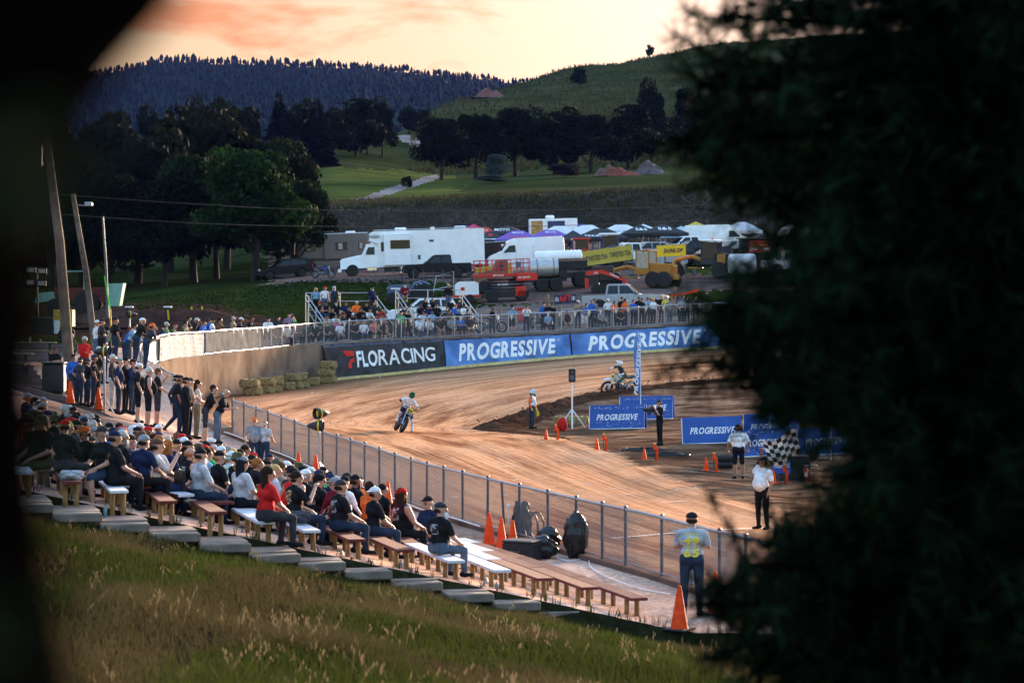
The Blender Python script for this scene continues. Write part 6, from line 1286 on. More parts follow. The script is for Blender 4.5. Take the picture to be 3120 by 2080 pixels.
for x in (1.2, 2.0): wheel(t, x, -1.05, .36, .24, M_GALV); wheel(t, x, 1.05, .36, .24, M_GALV)
t = vthing('sign_trailer', 'black trailer carrying a red advertisement panel near the pine', 'trailer', 2312, 205, .03); boxpart(t, 'body', (0, 0, 1.6), (3.1, 1.8, 2.2), P_BLACK); boxpart(t, 'roof_board', (0, 0, 2.74), (3.6, 2.0, .1), M_WOOD); boxpart(t, 'poster', (0, -.92, 2.05), (1.9, .03, 1.0), mat('poster_red', (.30, .03, .02), .5, 0, .5, 2)); lettering('EVERY TIME', 1.6, .26, Matrix.Translation((0, -.95, 1.85)), M_LETW, t, 0, .02); lettering('LAPS THE COMPETITION', 1.6, .15, Matrix.Translation((0, -.95, 2.13)), M_LETY, t, 0, .01); boxpart(t, 'lower_sign', (1.1, -.92, .9), (1.0, .03, .7), P_BLACK); lettering('DIE', .4, .2, Matrix.Translation((1.2, -.95, 1.0)), M_LETW, t); wheel(t, 0, -.9, .34, .22, M_GALV); wheel(t, 0, .9, .34, .22, M_GALV)
# tractors
def tractor(label, col, roof, u, Y, rz, sc=1., cab=True, name='tractor', loader=False):
    t = vthing(name, label, 'tractor', u, Y, rz); t.scale = (sc,)*3
    mb = MB(); mb.ext([(-1.75, .7), (-1.75, 1.25), (-1.6, 1.45), (-.1, 1.55), (-.1, .7)], lambda z: .36-max(0, z-1.2)*.2); part('hood', mb, col, t); boxpart(t, 'chassis', (-.4, 0, .65), (2.7, .5, .35), M_DARK)
    boxpart(t, 'grille', (-1.77, 0, 1.0), (.05, .55, .45), M_BLACK); boxpart(t, 'hood_stripe', (-.9, -.37, 1.2), (1.3, .02, .12), M_WHITE)
    for sy in (-1, 1):
        wheel(t, .75, sy*.85, .78, .42, col if not cab else M_WHITE, True); wheel(t, -1.35, sy*.75, .46, .3, col if not cab else M_WHITE, True)
        mb = MB(); mb.tube([(.05, sy*.75, 1.2), (.2, sy*.75, 1.55), (.75, sy*.75, 1.72), (1.3, sy*.75, 1.5)], .09, 6); part('fender', mb, col, t, True); boxpart(t, 'headlight', (-1.76, sy*.22, 1.2), (.06, .14, .1), M_LAMP)
    mb = MB(); mb.tube([(-.7, .25, 1.45), (-.7, .25, 2.3)], .04, 6); part('exhaust', mb, M_DARK, t)
    if cab:
        for x, y in ((-.05, -.6), (-.05, .6), (1.15, -.6), (1.15, .6)): mb = MB(); mb.tube([(x, y, 1.3), (x+(.08 if x < 0 else -.05), y*.95, 2.55)], .045, 5); part('cab_post', mb, col, t)
        boxpart(t, 'roof', (.55, 0, 2.63), (1.55, 1.4, .16), roof, .06)
        for y in (-.6, .6): boxpart(t, 'side_window', (.55, y, 1.98), (1.1, .02, 1.05), GL, 0)
        boxpart(t, 'windshield', (-.02, 0, 2.0), (.02, 1.1, 1.0), GL, 0); boxpart(t, 'seat', (.7, 0, 1.5), (.5, .5, .6), M_BLACK, .08)
    else:
        boxpart(t, 'seat', (.6, 0, 1.45), (.5, .5, .4), M_WHITE, .1); mb = MB(); mb.tor((.1, 0, 1.75), .2, .02, 'x', 14, 5); part('steering_wheel', mb, M_BLACK, t)
    if loader:
        for sy in (-1, 1): mb = MB(); mb.tube([(.0, sy*.55, 1.3), (-1.3, sy*.6, 1.35), (-2.2, sy*.6, .7)], .08, 5); part('loader_arm', mb, col, t)
        mb = MB(); mb.ext([(-2.2, .2), (-2.2, .95), (-2.35, .95), (-2.75, .3), (-2.7, .2)], lambda z: .95); part('bucket', mb, col, t)
tractor('red cab tractor with loader behind the yellow tea banner', P_RED, P_RED, 1752, 207, .12, 1., loader=True)
tractor('blue cab tractor with white roof right of the red tractor', P_BLUE, P_WHITE, 1836, 209, .12, 1.12)
tractor('old blue tractor without a cab behind the bleachers', P_BLUE, P_BLUE, 1253, 178, .1, 1., cab=False)
# graders
def grader(label, col, u, Y, rz, sc, dark):
    t = vthing('road_grader', label, 'grader', u, Y, rz); t.scale = (sc,)*3
    mb = MB(); mb.ext([(.6, .9), (.6, 1.95), (2.55, 1.85), (2.6, .9)], lambda z: .55); part('engine_hood', mb, M_BLACK if dark else col, t); boxpart(t, 'rear_frame', (1.5, 0, .8), (2.6, .9, .35), col); boxpart(t, 'radiator', (2.62, 0, 1.35), (.06, .85, .8), col); boxpart(t, 'hood_side', (1.1, 0, 1.4), (.7, 1.14, .9), col)
    for x, y in ((-.55, -.6), (-.55, .6), (.6, -.6), (.6, .6)): mb = MB(); mb.box((x, y, 2.0), (.09, .09, 1.7)); part('cab_post', mb, M_BLACK if dark else col, t)
    boxpart(t, 'cab_base', (0, 0, 1.25), (1.25, 1.3, .5), M_BLACK if dark else col); boxpart(t, 'roof', (0, 0, 2.9), (1.4, 1.45, .14), P_WHITE if dark else col, .05)
    for y in (-.6, .6): boxpart(t, 'side_window', (0, y, 2.15), (1.05, .02, 1.25), GL if dark else mat('dusty_glass', (.32, .30, .24), .3), 0)
    for x in (-.56, .61): boxpart(t, 'cab_window', (x, 0, 2.15), (.02, 1.1, 1.25), GL if dark else MATS['dusty_glass'], 0)
    mb = MB(); mb.tube([(-.5, 0, 1.3), (-1.6, 0, 1.65), (-3.0, 0, 1.35), (-3.3, 0, .8)], .16, 6); part('front_boom', mb, col, t); mb = MB(); mb.tor((-1.3, 0, .75), .55, .07, 'z', 16, 6); part('turntable', mb, col, t)
    mb = MB(); mb.box((-1.3, 0, .38), (.12, 3.0, .5), .02, M=Matrix.Rotation(.5, 4, 'Z')); part('blade', mb, M_GALVD, t); mb = MB(); mb.tube([(1.6, .25, 1.9), (1.6, .25, 2.5)], .05, 6); part('exhaust', mb, M_DARK, t); boxpart(t, 'beacon', (.1, 0, 3.05), (.14, .14, .14), M_ORANGE, .04)
    mb = MB(); mb.add([(2.66, -.22, 1.2), (2.66, .22, 1.2), (2.66, 0, 1.55)], [(0, 1, 2)]); part('warning_triangle', mb, M_ORANGE, t)
    for x in (1.1, 2.1):
        for sy in (-1, 1): wheel(t, x, sy*.85, .62, .36, col, True)
    for sy in (-1, 1): wheel(t, -3.2, sy*.85, .58, .34, col, True)
grader('rusty yellow road grader with square cab beside the tea banner', P_YEL, 1967, 189, -.55, .98, False)
grader('amber and black road grader right of the tyre banner', P_CAT, 2165, 197, -.5, 1.05, True)
# scissor lift
t = vthing('scissor_lift', 'red scissor lift with railed platform behind the bleachers', 'lift', 1545, 180, .06); boxpart(t, 'chassis', (0, 0, .55), (3.2, 1.6, .5), M_DARK); boxpart(t, 'battery_box', (1.0, -.85, .7), (.8, .2, .75), P_RED); boxpart(t, 'deck', (-.3, 0, 1.95), (4.2, 1.7, .22), P_RED); boxpart(t, 'deck_extension', (1.5, -.88, 1.75), (1.6, .06, .55), P_RED); lettering('SKYJACK', .9, .16, Matrix.Translation((1.3, -.92, 1.72)), M_LETW, t, .1, .02); lettering('SKYJACK', .8, .16, Matrix.Translation((-.6, -.86, 1.94)), M_LETW, t, .1, .02)
for k in range(4): mb = MB(); mb.tube([(-1.4, -.6, .85+.24*k), (1.3, -.6, .97+.24*k)], .05, 5); mb.tube([(-1.4, .6, .97+.24*k), (1.3, .6, .85+.24*k)], .05, 5); part('scissor_arm', mb, M_BLACK, t)
lettering('SKYJACK', .8, .15, Matrix.Translation((-.3, -.7, 1.25)), M_LETW, t, .1, .02)
for sy in (-.82, .82):
    for z in (2.45, 2.8, 3.1): mb = MB(); mb.tube([(-2.35, sy, z), (1.75, sy, z)], .028, 5); part('rail', mb, P_RED, t)
    for i in range(10): x = -2.35+4.1*i/9; mb = MB(); mb.tube([(x, sy, 2.05), (x, sy, 3.1)], .028, 5); part('rail_post', mb, P_RED, t)
for x in (-2.35, 1.75):
    for z in (2.45, 2.8, 3.1): mb = MB(); mb.tube([(x, -.82, z), (x, .82, z)], .028, 5); part('rail', mb, P_RED, t)
boxpart(t, 'control_box', (.9, -.8, 2.7), (.35, .2, .4), M_GALVD)
for x in (-1.1, 1.1):
    for sy in (-1, 1): wheel(t, x, sy*.8, .42, .3, M_DARK, True)
# brown water truck
t = vthing('water_truck', 'brown truck with a silver water tank behind the red lift', 'truck', 1580, 189, .06)
mb = MB(); mb.ext([(-3.4, .7), (-3.4, 1.4), (-3.2, 1.6), (-2.0, 1.75), (-2.0, .7)], lambda z: .95-max(0, z-1.3)*.3); part('hood', mb, P_BROWN, t); mb = MB(); mb.ext([(-2.1, .7), (-2.1, 1.7), (-1.75, 2.5), (-.8, 2.55), (-.8, .7)], lambda z: 1.05-max(0, z-1.6)*.1); part('cab', mb, P_BROWN, t); panes(t, [[(-1.75, 1.75), (-1.6, 2.35), (-.95, 2.4), (-.95, 1.72)]], lambda z: 1.05-max(0, z-1.6)*.1)
mb = MB(); mb.loft([[(-2.09, -.85, 1.8), (-2.09, .85, 1.8), (-1.8, .8, 2.45), (-1.8, -.8, 2.45)], [(-1.95, -.85, 1.8), (-1.95, .85, 1.8), (-1.7, .8, 2.45), (-1.7, -.8, 2.45)]]); part('windshield', mb, mat('pale_glass', (.4, .42, .4), .2), t); boxpart(t, 'front_bumper', (-3.5, 0, .6), (.2, 2.1, .3), M_WHITE)
mb = MB(); mb.lathe([(.1, -.5), (.68, -.46), (.72, -.3), (.72, 3.0), (.68, 3.16), (.1, 3.2)], (0, 0, 1.8), 20, axis='x'); part('tank', mb, mat('tank_steel', (.42, .41, .40), .35, .5, .15, 3), t, True)
for x in (.2, 1.5, 2.8): mb = MB(); mb.tor((x, 0, 1.8), .732, .03, 'x', 20, 5); part('tank_band', mb, M_GALVD, t)
boxpart(t, 'frame', (.6, 0, .85), (6.4, .8, .25), M_DARK); boxpart(t, 'pump', (3.5, 0, 1.3), (.6, .9, .6), M_DARK)
for x in (-2.7, 1.8, 2.9):
    for sy in (-1, 1): wheel(t, x, sy*.95, .5, .32, M_GALV)
# dump trailer with white tank
t = vthing('dump_trailer', 'dark dump trailer carrying a ribbed white tank', 'trailer', 1712, 191, .06); boxpart(t, 'bed', (.4, 0, 1.85), (3.2, 2.0, .8), M_DARK); boxpart(t, 'wood_side', (.2, -1.02, 2.2), (3.6, .05, .25), M_WOOD); boxpart(t, 'chassis', (0, 0, 1.0), (4.2, .9, .4), M_BLACK)
mb = MB(); mb.lathe([(.1, -1.9), (.5, -1.85)]+[(r, -1.8+.15*i) for i in range(24) for r in ((.56,) if i % 2 else (.50,))]+[(.5, 1.85), (.1, 1.9)], (-.2, 0, 2.45), 18, axis='x'); part('ribbed_tank', mb, P_WHITE, t)
for sy in (-1, 1): wheel(t, -1.5, sy*.9, .8, .45, M_BLACK, True); wheel(t, 1.5, sy*.95, .62, .4, mat('pink_rim', (.3, .2, .18), .6), True)
# generator trailer
t = vthing('generator_trailer', 'white generator on a small red trailer', 'generator', 1422, 180, .08); mb = MB(); mb.ext([(-.85, .6), (.9, .6), (.9, 1.45), (.6, 1.6), (-.5, 1.6), (-.85, 1.35)], lambda z: .55); part('hood', mb, P_WHITE, t); boxpart(t, 'bed', (0, 0, .5), (2.1, 1.3, .18), P_RED); boxpart(t, 'panel', (-.3, -.56, 1.05), (.3, .02, .25), P_RED, 0); mb = MB(); mb.tube([(-1.0, 0, .5), (-1.9, 0, .45)], .05, 5); part('drawbar', mb, P_RED, t); wheel(t, .2, -.7, .32, .2, M_WHITE); wheel(t, .2, .7, .32, .2, M_WHITE)
# red track loader
t = vthing('track_loader', 'red compact track loader with raised arms behind the silver pickup', 'loader', 1845, 186, -.05)
for sy in (-1, 1):
    mb = MB(); mb.ext([(-1.1, .15), (-.8, .02), (.8, .02), (1.15, .2), (1.1, .45), (.6, .6), (-.7, .6), (-1.1, .4)], sy*.95, w0=sy*.55); part('track', mb, M_RUBBER, t); mb = MB(); mb.ext([(-1.5, 1.35), (-1.4, 1.65), (-.2, 1.75), (1.6, .95), (1.75, .5), (1.55, .5), (1.3, .85), (-.2, 1.45)], sy*.85, w0=sy*.68); part('arm', mb, P_RED, t)
boxpart(t, 'rear_body', (-.9, 0, .95), (.9, 1.2, .8), M_BLACK); boxpart(t, 'cab', (.1, 0, 1.45), (1.2, 1.05, 1.2), M_BLACK, .08); boxpart(t, 'cab_window', (.05, -.54, 1.6), (.9, .02, .7), GL, 0); boxpart(t, 'rear_guard', (-1.4, -.2, .75), (.3, .9, .8), P_RED); lettering('Kubota', .7, .16, Matrix.Translation((.75, -.87, 1.27)) @ Matrix.Rotation(.45, 4, 'Y'), M_LETW, t, 0, .02); lettering('SVL', .32, .14, Matrix.Translation((-.65, -.87, 1.52)), M_LETW, t, .2, .02)
mb = MB(); mb.ext([(1.7, .05), (1.65, .6), (1.85, .6), (2.4, .12), (2.35, .05)], lambda z: .95); part('bucket', mb, P_RED, t)
# poly tank trailer
t = vthing('tank_trailer', 'white ribbed plastic tank on a flat trailer', 'tank', 2262, 193, .05); mb = MB(); mb.lathe([(.1, -1.1), (.7, -1.05), (.8, -.9), (.8, -.05), (.76, 0), (.8, .05), (.8, .9), (.7, 1.05), (.1, 1.1)], (0, 0, 1.35), 20, axis='x'); part('tank', mb, P_WHITE, t, True); boxpart(t, 'bed', (0, 0, .5), (3.0, 1.5, .1), M_DARK); wheel(t, .3, -.8, .32, .2, M_GALV); wheel(t, .3, .8, .32, .2, M_GALV)
mb = MB(); mb.tube([(-1.4, 0, .5), (-2.4, 0, .4)], .05, 5); part('drawbar', mb, M_DARK, t)
# banners in the lot
def lot_banner(name, label, u0, v0, u1, v1, Y, hh, m, words):
    a, b = at(u0, v0, Y), at(u1, v1, Y); d = b-a; L = d.xy.length; t = thing(name, label, 'banner', tuple(a), math.atan2(d.y, d.x)); sl = -math.atan2(d.z, L); TM = Matrix.Rotation(sl, 4, 'Y'); n = 20
    V = [TM @ Vector((L*i/n, .05*math.sin(i*.9)*(j/3), hh*j/3-.04*math.sin(math.pi*(i % 10)/10)*(j == 3))) for i in range(n+1) for j in range(4)]; me = bpy.data.meshes.new('cloth'); me.from_pydata([tuple(p) for p in V], [], [(i*4+j, (i+1)*4+j, (i+1)*4+j+1, i*4+j+1) for i in range(n) for j in range(3)]); me.shade_smooth(); link('cloth', me, t, m)
    for x in np.linspace(0, L, max(2, int(L/3)+1)): g_ = ho(a.x+d.x*x/L, a.y); mb = MB(); q = TM @ Vector((x, .07, 0)); mb.cyl((q.x, .07, g_-a.z-.1), (q.x, .07, q.z+hh+.05), .03, n=6); part('stake', mb, M_GALVD, t)
    for body, fx, fz, w, h, m2, kw in words: lettering(body, w, h, TM @ Matrix.Translation((L*fx, -.07, hh*fz)), m2, t, **kw)
M_TEA = mat('tea_yellow', (.42, .33, .05), .7, 0, .12, 1); M_DUN = mat('tyre_yellow', (.75, .46, .01), .6, 0, .08, 1)
TT = [('TWISTED TEA', .55, .42, 2.0, .36, M_LETB, dict(bold=.01))]
lot_banner('fence_banner', 'olive yellow tea banner behind the track loader', 1776, 812, 1930, 790, 198, 1.25, M_TEA, [('TWISTED TEA', .30, .45, 1.75, .42, M_LETB, dict(bold=.01)), ('TWISTED TEA', .77, .48, 1.75, .42, M_LETB, dict(bold=.01))])
lot_banner('fence_banner', 'olive yellow tea banner seen through the red lift', 1453, 852, 1600, 830, 196, 1.0, M_TEA, [('TWISTED TEA', .24, .4, 1.7, .4, M_LETB, dict(bold=.01))])
lot_banner('fence_banner', 'bright yellow tyre brand banner between the two graders', 2002, 783, 2090, 779, 197, .95, M_DUN, [('DUNLOP', .57, .5, 1.55, .34, M_LETB, dict(bold=.03, shear=.12))])
lot_banner('fence_banner', 'small poster with red letters and white stars behind the far crowd', 1690, 927, 1756, 922, 158, .62, mat('poster_navy', (.02, .02, .06), .6, 0, .3, 3), [('AFT', .5, .55, .8, .4, M_LETR, dict(bold=.03)), ('*', .12, .5, .25, .35, M_LETW, {}), ('*', .88, .5, .25, .35, M_LETW, {})])
t = thing('small_flag', 'yellow pennant flag leaning beside the pine', 'flag', tuple(gpt(2385, 204))); mb = MB(); mb.tube([(-.5, 0, 0), (.55, 0, 2.9)], .02, 5); part('pole', mb, M_BLACK, t); mb = MB(); mb.loft([[(-.55, -.01, 1.1), (.25, -.01, 1.1), (.5, -.01, 1.7), (.55, -.01, 2.7), (.1, -.01, 2.4)], [(-.55, .01, 1.1), (.25, .01, 1.1), (.5, .01, 1.7), (.55, .01, 2.7), (.1, .01, 2.4)]]); part('cloth', mb, M_TEA, t)
# canopies
def canopy(label, u, v, Y, w, d, m, m2=None, text=None, peaks=1, val=None, tm=None):
    p = gpt(u, Y); p.z = at(u, v, Y).z-3.0; w *= 1.22; d *= 1.1; t = thing('canopy_tent', label, 'tent', tuple(p), rnd.uniform(-.1, .15), 'canopy tents in the paddock'); e, top = 2.15, 3.05
    def pk(x): return top-.0
    mb = MB(); mb.add([(-w/2, -d/2, e), (w/2, -d/2, e), (w/2, d/2, e), (-w/2, d/2, e), (-w*.12*(peaks > 1), 0, top), (w*.12*(peaks > 1)+.01, 0, top)], [(0, 1, 5, 4), (1, 2, 5), (2, 3, 4, 5), (3, 0, 4)]); part('roof', mb, m, t)
    mb = MB()
    for a, b in (((-w/2, -d/2), (w/2, -d/2)), ((w/2, -d/2), (w/2, d/2)), ((w/2, d/2), (-w/2, d/2)), ((-w/2, d/2), (-w/2, -d/2))): mb.add([(*a, e+.005), (*b, e+.005), (*b, e-.28), (*a, e-.28)], [(0, 1, 2, 3)])
    part('valance', mb, m2 or m, t)
    for x in (-w/2+.04, w/2-.04):
        for y in (-d/2+.04, d/2-.04): mb = MB(); mb.cyl((x, y, -.6), (x, y, e), .025, n=5); part('leg', mb, M_ALU, t)
    if text:
        sl = math.atan2(top-e, d/2)
        for body, fx, fz, tw, th, mm in text: lettering(body, tw, th, Matrix.Translation((w*fx, -d/2*(1-fz), e+(top-e)*fz+.02)) @ Matrix.Rotation(-(math.pi/2-sl), 4, 'X'), mm, t, 0, .02)
TENT = {k: mat('tent_'+k, c, .7, 0, .1, 1) for k, c in dict(black=(.012, .012, .018), white=(.62, .62, .68), magenta=(.62, .012, .10), blue=(.04, .05, .28), purple=(.16, .08, .36), green=(.35, .45, .2)).items()}
canopy('magenta canopy tent behind the long motorhome', 1443, 684, 238, 3, 3, TENT['magenta'], text=[('esrah', .22, .3, 1.2, .35, M_LETY)])
canopy('navy canopy tent behind the magenta one', 1420, 688, 244, 3, 3, TENT['blue'])
canopy('black canopy tent with red swirl right of the magenta tent', 1492, 705, 228, 3.3, 3, TENT['black'], text=[('S', 0, .55, .5, .5, M_LETR), ('SADDLEMEN', -.05, .1, 1.7, .22, M_LETW)])
canopy('black canopy tent with white print behind the red swirl tent', 1545, 687, 240, 3.4, 3, TENT['black'], text=[('MOTO', -.1, .45, 1.5, .55, M_LETW)])
canopy('purple and blue canopy tent with red lettering, left of two', 1578, 704, 226, 3.6, 3, TENT['purple'], TENT['blue'], text=[('YAMAHA', 0, .25, 2.0, .4, M_LETR), ('MOTO', 0, .75, 1.0, .3, M_LETW)], peaks=2)
canopy('purple and blue canopy tent with red lettering, right of two', 1676, 702, 228, 3.8, 3, TENT['purple'], TENT['blue'], text=[('YAMAHA', 0, .25, 2.0, .4, M_LETR), ('MOTO', 0, .75, 1.0, .3, M_LETW)], peaks=2)
canopy('white canopy tent in front of the box trailer', 1705, 690, 240, 3.6, 3, TENT['white'], peaks=2)
canopy('white canopy tent with lime edge in the middle', 1790, 687, 243, 3.6, 3, TENT['white'], TENT['green'], peaks=2)
canopy('small black canopy tent left of the red tractor roof', 1746, 703, 222, 2.4, 3, TENT['black'])
canopy('large black canopy tent with white motorcycle brand behind the blue tractor', 1832, 698, 226, 4.2, 3, TENT['black'], peaks=2, text=[('TRIUMPH', -.1, .22, 2.2, .35, M_LETW)])
canopy('white canopy tent with pale lettering behind the blue tractor', 1893, 686, 238, 4, 3, TENT['white'], peaks=2, text=[('EAST COAST', 0, .25, 2.2, .25, M_LETB)])
canopy('black canopy tent with white emblem, left of the pair by the vans', 1950, 685, 230, 3, 3, TENT['black'], text=[('S&S', 0, .45, 1.1, .5, M_LETW)])
canopy('black canopy tent with white emblem, right of the pair by the vans', 2020, 683, 230, 3.6, 3, TENT['black'], text=[('S&S', 0, .45, 1.3, .55, M_LETW)])
canopy('white canopy tent at the back right of the tents', 1960, 684, 246, 3.6, 3, TENT['white'])
canopy('pale blue canopy tent beside the camper van', 2075, 690, 238, 3, 3, mat('tent_pale', (.3, .42, .5), .7))

canopy('red canopy tent between the long motorhome and the van', 1478, 690, 246, 2.6, 3, mat('tent_red', (.45, .03, .03), .7))
canopy('blue canopy tent at the back, right of the box trailer', 1770, 684, 252, 3, 3, TENT['blue'], peaks=2)
canopy('yellow canopy tent behind the white camper van', 2120, 676, 248, 3, 3, mat('tent_yellow', (.5, .36, .03), .7))
canopy('white canopy tent behind the dark parked cars', 2260, 678, 246, 3.2, 3, TENT['white'], peaks=2)
for k, (u, Y, kd, cl, lb, fl) in enumerate(((1100, 236, 'van', P_WHITE, 'white van roof showing behind the long motorhome', False), (1385, 236, 'suv', P_SILVER, 'silver car behind the long motorhome tail', False), (2085, 228, 'pickup', P_WHITE, 'white pickup in the back row behind the dark cars', False), (2270, 218, 'pickup', P_BLACK, 'black pickup directly behind the sign trailer', False), (2400, 214, 'suv', P_BLACK, 'black car beside the pine at the lot edge', False), (2005, 208, 'suv', P_SILVER, 'silver car nose behind the rusty grader', False), (1905, 215, 'pickup', P_WHITE, 'white pickup between the blue tractor and the grader', False), (2440, 232, 'van', P_WHITE, 'white van at the right back beside the pine', False))): car(kd, lb, cl, u, Y, .3, flip=fl)
# ================================================================ motorcycles
def moto_parts(t, body, plate, num, trim):
    """front towards -y"""
    for y, r in ((-.70, .345), (.70, .335)):
        mb = MB(); mb.tor((0, y, r), r-.05, .058, 'x', 26, 10, flat=1.15); w = part('wheel', mb, M_RUBBER, t, True); mb = MB(); mb.tor((0, y, r), r-.10, .016, 'x', 24, 5); mb.cyl((-.06, y, r), (.06, y, r), .05, n=10)
        for k in range(14): a = 2*math.pi*k/14; mb.cyl((.02*(-1)**k, y+.04*math.cos(a), r+.04*math.sin(a)), (0, y+(r-.1)*math.cos(a), r+(r-.1)*math.sin(a)), .004, n=3, cap=False)
        part('rim', mb, M_GALV, w)
        mb = MB(); mb.lathe([(.12, -.006), (.12, .006)], (.06, y, r), 16, axis='x'); part('brake_disc', mb, M_GALVD, w)
    for sx in (-1, 1):
        mb = MB(); mb.cyl((sx*.10, -.70, .34), (sx*.10, -.52, .70), .033, n=8); mb.cyl((sx*.10, -.56, .62), (sx*.10, -.38, 1.0), .026, n=8); part('fork_leg', mb, trim, t, True)
        mb = MB(); mb.tube([(sx*.05, .12, .42), (sx*.11, .4, .40), (sx*.11, .70, .335)], .032, 6); part('swingarm', mb, M_GALV, t, True)
        mb = MB(); mb.ext([(-.42, .90), (.0, .86), (.1, .72), (-.15, .55), (-.38, .66)], sx*.19, w0=sx*.12); 
        mb.v = [(y_, x_, z_) for x_, y_, z_ in mb.v]; part('shroud', mb, body, t)
        mb = MB(); mb.tube([(0, -.36, 1.02), (sx*.16, -.35, 1.05), (sx*.36, -.30, 1.03)], .015, 6); part('handlebar', mb, M_BLACK, t, True); mb = MB(); mb.tube([(sx*.15, .1, .30), (sx*.24, .1, .30)], .018, 5); part('foot_peg', mb, M_GALVD, t)
    mb = MB(); mb.loft([[(-.10, -.36, .82), (.10, -.36, .82), (.09, -.36, .95), (-.09, -.36, .95)], [(-.14, -.1, .78), (.14, -.1, .78), (.12, -.1, .99), (-.12, -.1, .99)], [(-.10, .2, .80), (.10, .2, .80), (.09, .2, .92), (-.09, .2, .92)]]); part('fuel_tank', mb, body, t, True, ang=60)
    mb = MB(); mb.loft([[(-.09, .1, .86), (.09, .1, .86), (.1, .1, .93), (-.1, .1, .93)], [(-.12, .4, .84), (.12, .4, .84), (.12, .4, .91), (-.12, .4, .91)], [(-.09, .75, .90), (.09, .75, .90), (.08, .75, .96), (-.08, .75, .96)]]); part('seat', mb, M_BLACK, t, True)
    mb = MB(); mb.loft([[(-.10, .55, .80), (.10, .55, .80), (.1, .55, .88), (-.1, .55, .88)], [(-.11, 1.0, .90), (.11, 1.0, .90), (.09, 1.0, .94), (-.09, 1.0, .94)]]); part('rear_fender', mb, body, t)
    mb = MB(); mb.loft([[(-.06, -1.0, .76), (.06, -1.0, .76), (.05, -1.0, .78), (-.05, -1.0, .78)], [(-.09, -.7, .80), (.09, -.7, .80), (.07, -.7, .85), (-.07, -.7, .85)], [(-.07, -.42, .78), (.07, -.42, .78), (.06, -.42, .82), (-.06, -.42, .82)]]); part('front_fender', mb, body, t)
    mb = MB(); mb.box((0, -.02, .44), (.24, .36, .30), .06); mb.cyl((0, -.10, .55), (0, -.16, .80), .10, .085, 12); mb.cyl((-.16, .1, .40), (.16, .1, .40), .12, n=14); part('engine', mb, M_GALVD, t, True)
    mb = MB(); mb.tube([(0, -.38, .92), (0, -.2, .62), (0, -.12, .30), (0, .25, .30), (0, .32, .7), (0, -.3, .9)], .025, 6); part('frame', mb, M_BLACK, t)
    mb = MB(); mb.tube([(.05, -.14, .66), (.16, -.22, .5), (.17, .1, .45), (.17, .45, .62), (.18, .85, .78)], [.022, .022, .024, .04, .05], 8); part('exhaust', mb, M_GALV, t, True)
    mb = MB(); mb.ext([(-.12, .80), (.12, .80), (.135, .95), (.10, 1.04), (-.10, 1.04), (-.135, .95)], .012, w0=-.012, M=Matrix.Translation((0, -.50, 0)) @ Matrix.Rotation(R(0), 4, 'X')); part('number_plate', mb, plate, t); lettering(num, .18, .15, Matrix.Translation((0, -.518, .925)), M_LETB, t, .1, .05)
def racer(u, v, rz, lean, body, plate, num, blabel, plabel, suit, legs, helmet, sc):
    p = hit(u, v); t = thing('racing_motorcycle', blabel, 'motorcycle', tuple(p)); t.rotation_euler = (Matrix.Rotation(rz, 3, 'Z') @ Matrix.Rotation(lean, 3, 'Y')).to_euler(); t.scale = (sc,)*3
    moto_parts(t, body, plate, num, M_WHITE if num == '49' else M_GALV)
    o = person('rider', (0, 0, 0), 0, shirt=suit, pants=legs, sleeves='long', hat=('helmet', helmet), shoes=legs, label=plabel, h=1.0); M = Matrix.Translation(p) @ (Matrix.Rotation(rz, 4, 'Z') @ Matrix.Rotation(lean*.8, 4, 'Y')) @ Matrix.Scale(sc, 4) @ Matrix.Translation((0, .06, .05)); o.matrix_world = M
    for q in o.children:
        if q.name.startswith('helmet'):
            c = link('visor', HEADS['visor'], o); c.matrix_local = q.matrix_local.copy(); c.data.materials.append(None) if not c.data.materials else None; c.material_slots[0].link = 'OBJECT'; c.material_slots[0].material = GL
    return o
B_BLUE = paint('bike_blue', (.012, .02, .13)); B_WHITE = paint('bike_white', (.6, .6, .62))
r1 = racer(1212, 1314, R(12), R(26), B_BLUE, mat('plate_yellow', (.75, .58, .06), .4), '59', 'blue racing motorcycle number 59 leaning into the turn', 'person in white and navy leathers riding the blue motorcycle', 'white', 'white', 'dark green', 1.0)
r1.material_slots[3].material = cloth('navy'); r1.material_slots[4].material = cloth('navy')
r2 = racer(1880, 1199, R(-58), R(24), B_WHITE, MATS['plate_yellow'], '49', 'white racing motorcycle number 49 sliding beside the feather flag', 'person in charcoal leathers and white helmet riding the white motorcycle', 'charcoal', 'charcoal', 'white', 1.0)
r2.material_slots[3].material = cloth('white'); r2.material_slots[4].material = cloth('olive')
def parked(u, Y, rz, body, lab, track=False):
    p = gpt(u, Y); t = thing('parked_motorcycle', lab, 'motorcycle', tuple(p)); t.rotation_euler = (Matrix.Rotation(rz, 3, 'Z') @ Matrix.Rotation(.12, 3, 'Y')).to_euler(); moto_parts(t, body, M_WHITE, '1', M_GALV)
parked(985, 206, R(85), B_BLUE, 'blue dirt bike parked in front of the grey motorhome')
parked(1455, 205, R(80), P_BLACK, 'black motorcycle parked below the open trailer')
parked(1640, 153.5, R(30), B_BLUE, 'dark blue motorcycle parked behind the far crowd')
parked(1495, 150.5, R(80), B_BLUE, 'blue motorcycle parked at the right bleacher end')
